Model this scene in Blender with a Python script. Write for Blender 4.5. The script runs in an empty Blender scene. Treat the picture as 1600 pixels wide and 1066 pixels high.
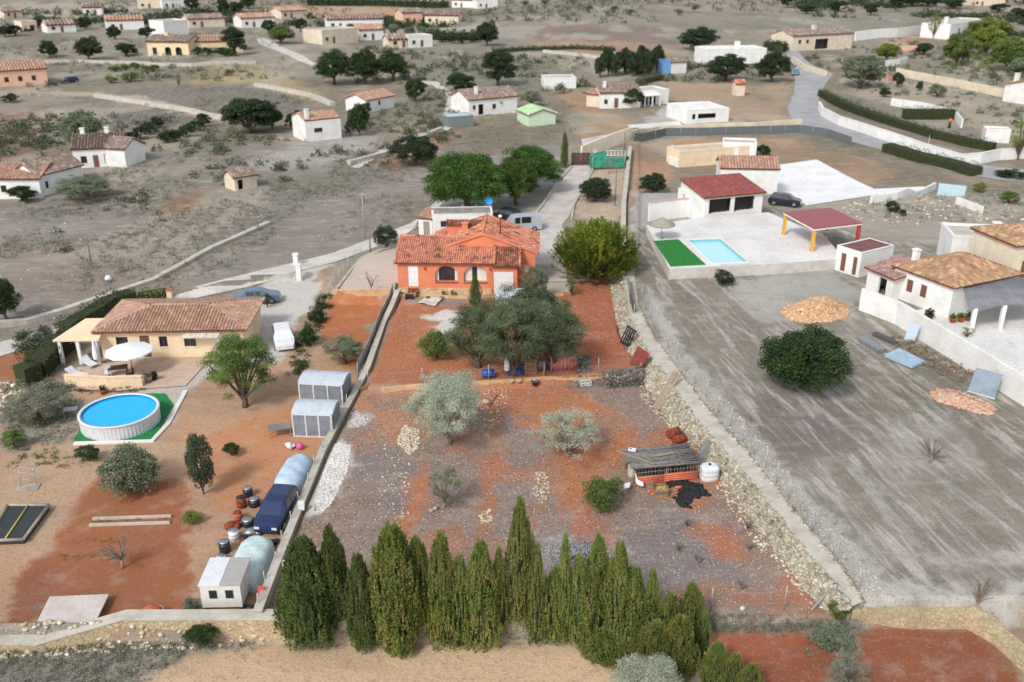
import bpy, math, random
import numpy as np
from mathutils import Vector
from mathutils.geometry import tessellate_polygon
random.seed(7); RNG = np.random.default_rng(11)
R = math.radians
sc = bpy.context.scene
COL = sc.collection
# ---------------------------------------------------------------- camera
F, PITCH, CH = 1450.0, R(23.0), 32.0
cam_d = bpy.data.cameras.new('camera'); cam = bpy.data.objects.new('camera', cam_d); COL.objects.link(cam)
cam.location = (0, 0, CH); cam.rotation_euler = (R(90) - PITCH, 0, 0)
cam_d.sensor_width = 36.0; cam_d.lens = F / 1600 * 36; cam_d.clip_end = 9000; cam_d.clip_start = 0.5
cam_d.dof.use_dof = True; cam_d.dof.focus_distance = 58.0; cam_d.dof.aperture_fstop = 0.0326 / 0.12
sc.camera = cam
# ---------------------------------------------------------------- sky, sun, exposure
SUN_EL, SUN_AZ = R(43), R(-146)          # azimuth measured from +Y towards +X
w = bpy.data.worlds.new('World'); sc.world = w; w.use_nodes = True
nt = w.node_tree; nt.nodes.clear()
sky = nt.nodes.new('ShaderNodeTexSky'); sky.sky_type = 'NISHITA'; sky.sun_disc = False
sky.sun_elevation = SUN_EL; sky.sun_rotation = SUN_AZ; sky.air_density = 1.0; sky.dust_density = 1.0; sky.ozone_density = 0.6
hs = nt.nodes.new('ShaderNodeHueSaturation'); hs.inputs['Saturation'].default_value = 0.35
bg = nt.nodes.new('ShaderNodeBackground'); bg.inputs['Strength'].default_value = 0.125
wo = nt.nodes.new('ShaderNodeOutputWorld')
nt.links.new(sky.outputs[0], hs.inputs['Color']); nt.links.new(hs.outputs[0], bg.inputs[0]); nt.links.new(bg.outputs[0], wo.inputs[0])
sun_d = bpy.data.lights.new('sun', 'SUN'); sun_d.energy = 1.5; sun_d.angle = R(12); sun_d.color = (1, .96, .9)
sun = bpy.data.objects.new('sun', sun_d); COL.objects.link(sun)
sdir = Vector((math.sin(SUN_AZ) * math.cos(SUN_EL), math.cos(SUN_AZ) * math.cos(SUN_EL), math.sin(SUN_EL)))
sun.rotation_euler = sdir.to_track_quat('Z', 'Y').to_euler(); sun.location = (-60, 0, 80)
vs = sc.view_settings; vs.view_transform = 'Standard'; vs.look = 'None'; vs.exposure = 0.74; vs.gamma = 1.0; vs.use_curve_mapping = False
sc.render.engine = 'CYCLES'
sc.cycles.max_bounces = 5; sc.cycles.transparent_max_bounces = 6
# ---------------------------------------------------------------- pixel <-> ground helpers
cP, sP = math.cos(PITCH), math.sin(PITCH)
def ray(u, v):
    y = 533.0 - v
    return (u - 800.0, F * cP + y * sP, -F * sP + y * cP)
def on_plane(u, v, z=0.0):
    d = ray(u, v); t = (CH - z) / -d[2]
    return (d[0] * t, d[1] * t)
def fbm(X, Y, s, seed=0, octv=4):
    out = np.zeros_like(X, dtype=float); amp = 1.0; tot = 0
    for o in range(octv):
        x = X / s * 2 ** o + seed * 17.3; y = Y / s * 2 ** o + seed * 7.7
        xi = np.floor(x).astype(np.int64); yi = np.floor(y).astype(np.int64); fx = x - xi; fy = y - yi
        fx = fx * fx * (3 - 2 * fx); fy = fy * fy * (3 - 2 * fy)
        def h(a, b):
            n = (a * 374761393 + b * 668265263 + (seed + o) * 1442695) & 0x7fffffff
            n = ((n ^ (n >> 13)) * 1274126177) & 0x7fffffff
            return (n ^ (n >> 16)) % 65536 / 65535.0
        out += amp * ((h(xi, yi) * (1 - fx) + h(xi + 1, yi) * fx) * (1 - fy) + (h(xi, yi + 1) * (1 - fx) + h(xi + 1, yi + 1) * fx) * fy)
        tot += amp; amp *= .5
    return out / tot
def sdf(X, Y, poly):
    """signed distance, positive inside"""
    d = np.full(X.shape, 1e18); ins = np.zeros(X.shape, bool); n = len(poly)
    for i in range(n):
        x0, y0 = poly[i]; x1, y1 = poly[(i + 1) % n]
        ex, ey = x1 - x0, y1 - y0; px, py = X - x0, Y - y0
        t = np.clip((px * ex + py * ey) / (ex * ex + ey * ey + 1e-9), 0, 1)
        d = np.minimum(d, (px - ex * t) ** 2 + (py - ey * t) ** 2)
        c = ((y0 > Y) != (y1 > Y))
        with np.errstate(divide='ignore', invalid='ignore'):
            xi = x0 + (Y - y0) * ex / (ey if abs(ey) > 1e-9 else 1e-9)
        ins ^= (c & (X < xi))
    d = np.sqrt(d)
    return np.where(ins, d, -d)
def sstep(x, a, b):
    t = np.clip((x - a) / (b - a), 0, 1); return t * t * (3 - 2 * t)
def pw(pts, z=0.0): return [on_plane(u, v, z) for u, v in pts]
# height zones: polygon in photo pixels on z=0, height offset, softness in metres (ramp lies inside the polygon)
WALL_FOOT = [(950,425),(958,480),(975,535),(1003,580),(1012,605),(1048,662),(1100,705),(1125,745),(1165,795),(1205,852),(1262,925),(1296,958)]
WALL_IN   = [(972,425),(982,485),(1000,530),(1030,575),(1045,598),(1078,645),(1118,690),(1150,728),(1192,778),(1234,833),(1292,902),(1330,948)]
WALL_OUT  = [(988,400),(998,478),(1018,520),(1048,562),(1064,582),(1100,632),(1142,678),(1175,715),(1215,763),(1254,815),(1310,880),(1350,938)]
Z_UP = pw([(572,607),(596,545),(625,463),(520,460),(560,405),(640,360),(680,300),(880,215),(1000,205),(1000,400),(962,440),(968,520),(1003,578),(850,596),(700,605)], .45)
Z_LEFT = pw([(400,975),(570,610),(622,465),(520,462),(500,420),(100,480),(-400,600),(-900,975)], 0)
Z_RIGHT = pw([(977,300),(972,400),(975,470),(990,520),(1032,578),(1084,655),(1132,710),(1174,755),(1215,805),(1258,862),(1300,915),(1335,955),(2600,950),(3200,320)], .9)
Z_FRONT = pw([(-1500,982),(430,972),(1085,966),(1190,1100),(1290,1400),(1400,3400),(-1500,3400)])
Z_FRONT2 = pw([(1085,966),(1350,958),(2600,957),(2600,3400),(1400,3400),(1290,1400),(1190,1100)])
ZONES = [(Z_UP, .45, .25), (Z_LEFT, -.5, .8), (Z_RIGHT, 1.1, .9), (Z_FRONT, -1.1, .35), (Z_FRONT2, -.3, .35)]
def Hgt(X, Y):
    X = np.asarray(X, float); Y = np.asarray(Y, float)
    z = np.zeros(X.shape)
    for poly, dz, s in ZONES: z = z + dz * sstep(sdf(X, Y, poly), 0, s)
    z = z + .45 * sstep(Y, 135, 165)
    far = sstep(Y, 105, 170) ; lf = sstep(-X, 14, 32) * sstep(Y, 88, 110)
    m = np.maximum(far, lf)
    z = z + m * ((fbm(X, Y, 42, 3, 3) - .5) * 2.2)
    z = z + np.clip(Y - 250, 0, None) * .022 + (fbm(X, Y, 160, 5, 2) - .5) * 10 * sstep(Y, 260, 480)
    return z
def H1(x, y): return float(Hgt(np.array([x]), np.array([y]))[0])
def pwz(pts):
    a = np.array(pts, float); y = 533 - a[:, 1]; dx = a[:, 0] - 800; dy = F * cP + y * sP; dz = -F * sP + y * cP; z = np.full(len(a), .3)
    for _ in range(24):
        t = (CH - z) / -dz; z = z * .5 + .5 * Hgt(dx * t, dy * t)
    return list(zip(dx * t, dy * t))
def P(u, v, z=None):
    if z is not None:
        x, y = on_plane(u, v, z); return Vector((x, y, z))
    z = 0.3
    for _ in range(14):
        x, y = on_plane(u, v, z); z2 = H1(x, y)
        if abs(z2 - z) < .004: break
        z = z * .4 + z2 * .6
    return Vector((x, y, z2))
def ztop(Y, vt):
    d = ray(800, vt); return CH + Y * d[2] / d[1]
def scale_at(p): return F / (p[1] * cP + (CH - p[2]) * sP)      # pixels per metre
def proj(X, Y, Z=0):
    zc = Y * cP + (CH - Z) * sP; yc = -Y * sP + (CH - Z) * cP
    return 800 + F * X / zc, 533 + F * yc / zc
# ---------------------------------------------------------------- materials
def lin(c):
    return tuple(((x / 255) / 12.92 if x / 255 < .04045 else ((x / 255 + .055) / 1.055) ** 2.4) for x in c) + (1,)
class NT:
    def __init__(s, name):
        s.m = bpy.data.materials.new(name); s.m.use_nodes = True; s.t = s.m.node_tree; s.t.nodes.clear()
        s.out = s.n('ShaderNodeOutputMaterial'); s.b = s.n('ShaderNodeBsdfPrincipled'); s.l(s.b.outputs[0], s.out.inputs[0])
    def n(s, k, **kw):
        x = s.t.nodes.new(k)
        for a, b in kw.items(): setattr(x, a, b)
        return x
    def l(s, a, b): s.t.links.new(a, b)
    def mix(s, fac, a, b, bt='MIX'):
        x = s.n('ShaderNodeMix'); x.data_type = 'RGBA'; x.blend_type = bt
        for k, v in ((0, fac), (6, a), (7, b)):
            if hasattr(v, 'is_output'): s.l(v, x.inputs[k])
            else: x.inputs[k].default_value = v
        return x.outputs[2]
    def math(s, op, a, b=None, c=None):
        x = s.n('ShaderNodeMath'); x.operation = op
        for k, v in enumerate((a, b, c)):
            if v is None: continue
            if hasattr(v, 'is_output'): s.l(v, x.inputs[k])
            else: x.inputs[k].default_value = v
        return x.outputs[0]
    def noise(s, co, scale, detail=4, rough=.55, dist=0):
        x = s.n('ShaderNodeTexNoise'); x.inputs['Scale'].default_value = scale; x.inputs['Detail'].default_value = detail
        x.inputs['Roughness'].default_value = rough; x.inputs['Distortion'].default_value = dist; s.l(co, x.inputs['Vector']); return x.outputs[0]
    def ramp(s, f, a, b):
        x = s.n('ShaderNodeMapRange'); x.interpolation_type = 'SMOOTHSTEP'; s.l(f, x.inputs[0]); x.inputs[1].default_value = a; x.inputs[2].default_value = b; return x.outputs[0]
    def bump(s, h, st, dist=.05):
        x = s.n('ShaderNodeBump'); x.inputs['Strength'].default_value = st; x.inputs['Distance'].default_value = dist
        s.l(h, x.inputs['Height']); s.l(x.outputs[0], s.b.inputs['Normal'])
MATS = {}
def mat(name, c, c2=None, scale=3.0, rough=.85, bump=.3, metal=0, spec=.3, c3=None, coord='Object', stretch=None):
    """procedural painted / stained surface"""
    if name in MATS: return MATS[name]
    t = NT(name); c2 = c2 or tuple(int(x * .8) for x in c)
    tc = t.n('ShaderNodeTexCoord'); co = tc.outputs[coord]
    if stretch:
        mp = t.n('ShaderNodeMapping'); mp.inputs['Scale'].default_value = stretch; t.l(co, mp.inputs[0]); co = mp.outputs[0]
    n1 = t.noise(co, scale, 6, .62); n2 = t.noise(co, scale * 9, 3, .6)
    f = t.ramp(n1, .38, .68)
    col = t.mix(f, lin(c), lin(c2))
    col = t.mix(t.math('MULTIPLY', t.ramp(n2, .45, .75), .35), col, lin(c3 or tuple(int(x * .7) for x in c2)))
    t.l(col, t.b.inputs['Base Color']); t.b.inputs['Roughness'].default_value = rough; t.b.inputs['Metallic'].default_value = metal
    t.b.inputs['Specular IOR Level'].default_value = spec
    if bump: t.bump(n2, bump, .04)
    MATS[name] = t.m; return t.m
def leafmat(name, a, b, c, trans=.25):
    if name in MATS: return MATS[name]
    t = NT(name); g = t.n('ShaderNodeNewGeometry'); oi = t.n('ShaderNodeObjectInfo'); tc = t.n('ShaderNodeTexCoord')
    r = g.outputs['Random Per Island']
    col = t.mix(t.ramp(r, .1, .9), lin(a), lin(b))
    n = t.noise(tc.outputs['Object'], 4.5, 3)
    col = t.mix(t.math('MULTIPLY', t.ramp(n, .45, .7), .7), col, lin(c))
    hv = t.n('ShaderNodeHueSaturation'); t.l(col, hv.inputs['Color'])
    t.l(t.math('ADD', t.math('MULTIPLY', oi.outputs['Random'], .24), .88), hv.inputs['Value'])
    t.l(t.math('ADD', t.math('MULTIPLY', oi.outputs['Random'], .02), .49), hv.inputs['Hue'])
    t.l(hv.outputs[0], t.b.inputs['Base Color']); t.b.inputs['Roughness'].default_value = .6; t.b.inputs['Specular IOR Level'].default_value = .25
    tr = t.n('ShaderNodeBsdfTranslucent'); t.l(hv.outputs[0], tr.inputs[0])
    mx = t.n('ShaderNodeMixShader'); mx.inputs[0].default_value = trans
    t.l(t.b.outputs[0], mx.inputs[1]); t.l(tr.outputs[0], mx.inputs[2]); t.l(mx.outputs[0], t.out.inputs[0])
    MATS[name] = t.m; return t.m
def islandmat(name, a, b, c, rough=.85, dirt=(90, 70, 60), dirtf=.5, scale=1.2, bumpst=.3):
    """colour varies from loose piece to piece (roof tiles, stones), with lichen patches"""
    if name in MATS: return MATS[name]
    t = NT(name); g = t.n('ShaderNodeNewGeometry'); tc = t.n('ShaderNodeTexCoord'); r = g.outputs['Random Per Island']
    col = t.mix(t.ramp(r, 0, .55), lin(a), lin(b)); col = t.mix(t.ramp(r, .6, 1), col, lin(c))
    n = t.noise(tc.outputs['Object'], scale, 5, .65); n2 = t.noise(tc.outputs['Object'], scale * 14, 3, .6)
    d = t.math('MULTIPLY', t.ramp(n, .46, .7), dirtf)
    r2 = t.math('FRACT', t.math('MULTIPLY', r, 7.31))
    d = t.math('MULTIPLY', d, t.math('ADD', r2, .3))
    col = t.mix(d, col, lin(dirt))
    t.l(col, t.b.inputs['Base Color']); t.b.inputs['Roughness'].default_value = rough; t.bump(n2, bumpst, .03)
    t.b.inputs['Specular IOR Level'].default_value = .25
    MATS[name] = t.m; return t.m
def stonemat(name, a, b, mortar, scale=3.5):
    if name in MATS: return MATS[name]
    t = NT(name); tc = t.n('ShaderNodeTexCoord'); co = tc.outputs['Object']
    v = t.n('ShaderNodeTexVoronoi'); v.inputs['Scale'].default_value = scale; t.l(co, v.inputs['Vector'])
    v.inputs['Randomness'].default_value = 1; v2 = t.n('ShaderNodeTexVoronoi'); v2.feature = 'DISTANCE_TO_EDGE'; v2.inputs['Scale'].default_value = scale; t.l(co, v2.inputs['Vector'])
    sx = t.n('ShaderNodeSeparateColor'); t.l(v.outputs['Color'], sx.inputs[0])
    col = t.mix(sx.outputs[0], lin(a), lin(b)); n = t.noise(co, 12, 4)
    col = t.mix(t.math('MULTIPLY', n, .35), col, lin(mortar))
    e = t.ramp(v2.outputs['Distance'], .0, .07)
    col = t.mix(t.math('ADD', t.math('MULTIPLY', e, .55), .45), lin(mortar), col); n3 = t.noise(co, .9, 5); col = t.mix(t.math('MULTIPLY', t.ramp(n3, .45, .65), .45), col, lin(mortar))
    t.l(col, t.b.inputs['Base Color']); t.b.inputs['Roughness'].default_value = .9; t.bump(t.math('ADD', e, t.math('MULTIPLY', n, .3)), .6, .06)
    MATS[name] = t.m; return t.m
def simple(name, c, rough=.4, metal=0, spec=.5, alpha=None):
    if name in MATS: return MATS[name]
    t = NT(name); tc = t.n('ShaderNodeTexCoord'); n = t.noise(tc.outputs['Object'], 2.5, 5)
    col = t.mix(t.math('MULTIPLY', t.ramp(n, .4, .7), .35), lin(c), lin(tuple(int(x * .75 + 20) for x in c)))
    t.l(col, t.b.inputs['Base Color']); t.b.inputs['Roughness'].default_value = rough; t.b.inputs['Metallic'].default_value = metal
    t.b.inputs['Specular IOR Level'].default_value = spec
    if alpha: t.b.inputs['Alpha'].default_value = alpha
    MATS[name] = t.m; return t.m
def watermat(name, c, c2):
    t = NT(name); tc = t.n('ShaderNodeTexCoord'); n = t.noise(tc.outputs['Object'], 1.2, 3)
    t.l(t.mix(n, lin(c), lin(c2)), t.b.inputs['Base Color']); t.b.inputs['Roughness'].default_value = .08; t.b.inputs['IOR'].default_value = 1.33
    t.bump(t.noise(tc.outputs['Object'], 5, 2), .12, .03); return t.m
# ---------------------------------------------------------------- mesh building
def tag(o, label=None, cat=None, group=None, kind=None):
    if label: o['label'] = label
    if cat: o['category'] = cat
    if group: o['group'] = group
    if kind: o['kind'] = kind
    return o
def thing(name, label, cat, loc=(0, 0, 0), rz=0.0, group=None):
    o = bpy.data.objects.new(name, None); COL.objects.link(o); o.empty_display_size = .3
    o.location = loc; o.rotation_euler = (0, 0, rz); return tag(o, label, cat, group)
def link(name, me, parent=None, loc=(0, 0, 0), rz=0.0):
    o = bpy.data.objects.new(name, me); COL.objects.link(o); o.location = loc; o.rotation_euler = (0, 0, rz)
    if parent is not None: o.parent = parent
    return o
def mesh_np(name, V, F, mats, midx=None, smooth=False):
    """F: (n,k) array of equal-size faces"""
    V = np.asarray(V, np.float32); F = np.asarray(F, np.int32); n, k = F.shape
    me = bpy.data.meshes.new(name); me.vertices.add(len(V)); me.vertices.foreach_set('co', V.ravel())
    me.loops.add(n * k); me.loops.foreach_set('vertex_index', F.ravel())
    me.polygons.add(n); me.polygons.foreach_set('loop_start', np.arange(0, n * k, k, dtype=np.int32))
    if midx is not None: me.polygons.foreach_set('material_index', np.asarray(midx, np.int32))
    if smooth: me.polygons.foreach_set('use_smooth', np.ones(n, bool))
    for m in (mats if isinstance(mats, (list, tuple)) else [mats]): me.materials.append(m)
    me.update(calc_edges=True); return me
def rot2(x, y, a): c, s = math.cos(a), math.sin(a); return x * c - y * s, x * s + y * c
class MB:
    def __init__(s): s.v = []; s.f = []; s.m = []; s.s = []
    def add(s, vs, fs, m=0, smooth=False):
        b = len(s.v); s.v += [tuple(x) for x in vs]; s.f += [tuple(b + i for i in f) for f in fs]; s.m += [m] * len(fs); s.s += [smooth] * len(fs); return s
    def box(s, x0, y0, z0, x1, y1, z1, m=0, rz=0, about=None, bev=0):
        v = [(x, y, z) for z in (z0, z1) for x, y in ((x0, y0), (x1, y0), (x1, y1), (x0, y1))]
        if rz:
            a = about or ((x0 + x1) / 2, (y0 + y1) / 2); v = [(*[q + w for q, w in zip(rot2(x - a[0], y - a[1], rz), a)], z) for x, y, z in v]
        return s.add(v, [(3, 2, 1, 0), (4, 5, 6, 7), (0, 1, 5, 4), (1, 2, 6, 5), (2, 3, 7, 6), (3, 0, 4, 7)], m)
    def prism(s, poly, z0, z1, m=0):
        n = len(poly); v = [(x, y, z0) for x, y in poly] + [(x, y, z1) for x, y in poly]
        return s.add(v, [tuple(range(n - 1, -1, -1)), tuple(range(n, 2 * n))] + [(i, (i + 1) % n, n + (i + 1) % n, n + i) for i in range(n)], m)
    def slab(s, pts, t, m=0):
        """closed thin solid below a planar 3-D polygon"""
        n = len(pts); a = [Vector(p) for p in pts]; nr = (a[1] - a[0]).cross(a[2] - a[0]).normalized()
        if nr.z < 0: nr = -nr
        b = [p - nr * t for p in a]
        return s.add(a + b, [tuple(range(n)), tuple(range(2 * n - 1, n - 1, -1))] + [(i, n + i, n + (i + 1) % n, (i + 1) % n) for i in range(n)], m)
    def tube(s, pts, rad, n=6, m=0, cap=True, smooth=True):
        pts = [Vector(p) for p in pts]; k = len(pts)
        if not hasattr(rad, '__len__'): rad = [rad] * k
        b = len(s.v); prev = None
        for i, p in enumerate(pts):
            d = (pts[min(i + 1, k - 1)] - pts[max(i - 1, 0)]).normalized()
            if prev is None: u = d.orthogonal().normalized()
            else: u = (prev - d * prev.dot(d)); u = u.normalized() if u.length > 1e-5 else d.orthogonal().normalized()
            prev = u; w_ = d.cross(u)
            for j in range(n):
                a = 2 * math.pi * j / n; s.v.append(tuple(p + (u * math.cos(a) + w_ * math.sin(a)) * rad[i]))
        for i in range(k - 1):
            for j in range(n):
                s.f.append((b + i * n + j, b + i * n + (j + 1) % n, b + (i + 1) * n + (j + 1) % n, b + (i + 1) * n + j)); s.m.append(m); s.s.append(smooth)
        if cap:
            s.f.append(tuple(b + j for j in range(n - 1, -1, -1))); s.f.append(tuple(b + (k - 1) * n + j for j in range(n))); s.m += [m, m]; s.s += [False, False]
        return s
    def lathe(s, prof, n=24, m=0, c=(0, 0, 0), sx=1, sy=1, smooth=True, cap=True):
        b = len(s.v); k = len(prof)
        for r, z in prof:
            for j in range(n):
                a = 2 * math.pi * j / n; s.v.append((c[0] + r * math.cos(a) * sx, c[1] + r * math.sin(a) * sy, c[2] + z))
        for i in range(k - 1):
            for j in range(n):
                s.f.append((b + i * n + j, b + i * n + (j + 1) % n, b + (i + 1) * n + (j + 1) % n, b + (i + 1) * n + j)); s.m.append(m); s.s.append(smooth)
        if cap:
            s.f.append(tuple(b + j for j in range(n - 1, -1, -1))); s.f.append(tuple(b + (k - 1) * n + j for j in range(n))); s.m += [m, m]; s.s += [False, False]
        return s
    def mesh(s, name, mats):
        me = bpy.data.meshes.new(name); me.from_pydata(s.v, [], s.f)
        me.polygons.foreach_set('material_index', s.m); me.polygons.foreach_set('use_smooth', s.s)
        for m in (mats if isinstance(mats, (list, tuple)) else [mats]): me.materials.append(m)
        me.update(); return me
    def build(s, name, mats, parent=None, loc=(0, 0, 0), rz=0.0): return link(name, s.mesh(name, mats), parent, loc, rz)
def tiles(mb, p0, p1, q0, q1, w=.23, l=.42, m=0, seg=3, jit=.012):
    """barrel tiles laid up the slope from eave p0-p1 to ridge q0-q1, every tile a loose piece"""
    p0, p1, q0, q1 = map(Vector, (p0, p1, q0, q1)); e = (p1 - p0); W = e.length; e.normalize()
    up = (q0 - p0) - e * (q0 - p0).dot(e)
    if up.length < .01: up = (q1 - p0) - e * (q1 - p0).dot(e)
    L = up.length; up.normalize(); nr = e.cross(up).normalized()
    if nr.z < 0: nr = -nr
    s0 = (q0 - p0).dot(e); s1 = (q1 - p0).dot(e); n = max(1, int(W / w)); w = W / n
    for i in range(n):
        s = (i + .5) * w; Lm = L
        if s < s0: Lm = min(Lm, L * s / max(s0, .01))
        if s > s1: Lm = min(Lm, L * (W - s) / max(W - s1, .01))
        k = max(1, int(round(Lm / l)))
        for j in range(k):
            a = j * Lm / k - .03; b = (j + 1) * Lm / k + .02; jx = random.uniform(-jit, jit); vs_ = []
            for t, lift in ((a, .035), (b, .0)):
                for g in range(seg + 1):
                    th = math.pi * g / seg
                    vs_.append(p0 + e * (s + jx - math.cos(th) * w * .46) + up * t + nr * (.01 + lift + math.sin(th) * w * .38))
            mb.add(vs_, [(g, g + 1, seg + 2 + g, seg + 1 + g) for g in range(seg)], m, True)
ICO = None
def rocks(C, S, flat=.7, seed=1):
    """many irregular stones: centres C (n,3), sizes S (n,)"""
    global ICO
    if ICO is None:
        import bmesh
        bm = bmesh.new(); bmesh.ops.create_icosphere(bm, subdivisions=1, radius=1); ICO = (np.array([v.co[:] for v in bm.verts]), np.array([[v.index for v in f.verts] for f in bm.faces])); bm.free()
    v, f = ICO; rg = np.random.default_rng(seed); n = len(C); nv = len(v)
    V = v[None] * (1 + rg.uniform(-.32, .32, (n, nv, 1)))
    V *= np.stack([rg.uniform(.7, 1.3, n), rg.uniform(.7, 1.3, n), rg.uniform(.5, 1, n) * flat], 1)[:, None]
    a = rg.uniform(0, 6.28, n); c, s = np.cos(a)[:, None], np.sin(a)[:, None]
    x = V[..., 0] * c - V[..., 1] * s; y = V[..., 0] * s + V[..., 1] * c
    V = np.stack([x, y, V[..., 2]], -1) * (np.asarray(S)[:, None, None] * .5) + np.asarray(C)[:, None]
    Fc = f[None] + (np.arange(n) * nv)[:, None, None]
    return V.reshape(-1, 3), Fc.reshape(-1, 3)
def unit(a): return a / (np.linalg.norm(a, axis=-1, keepdims=True) + 1e-9)
def leafquads(C, D, Nr, L, W):
    """diamond leaves: centres, long axis, normal"""
    D = unit(D); S = unit(np.cross(D, Nr)); n = len(C)
    L = np.broadcast_to(L, (n,))[:, None]; W = np.broadcast_to(W, (n,))[:, None]
    V = np.stack([C - D * L / 2, C + S * W / 2, C + D * L / 2, C - S * W / 2], 1).reshape(-1, 3)
    return V, np.arange(n * 4).reshape(n, 4)
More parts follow.
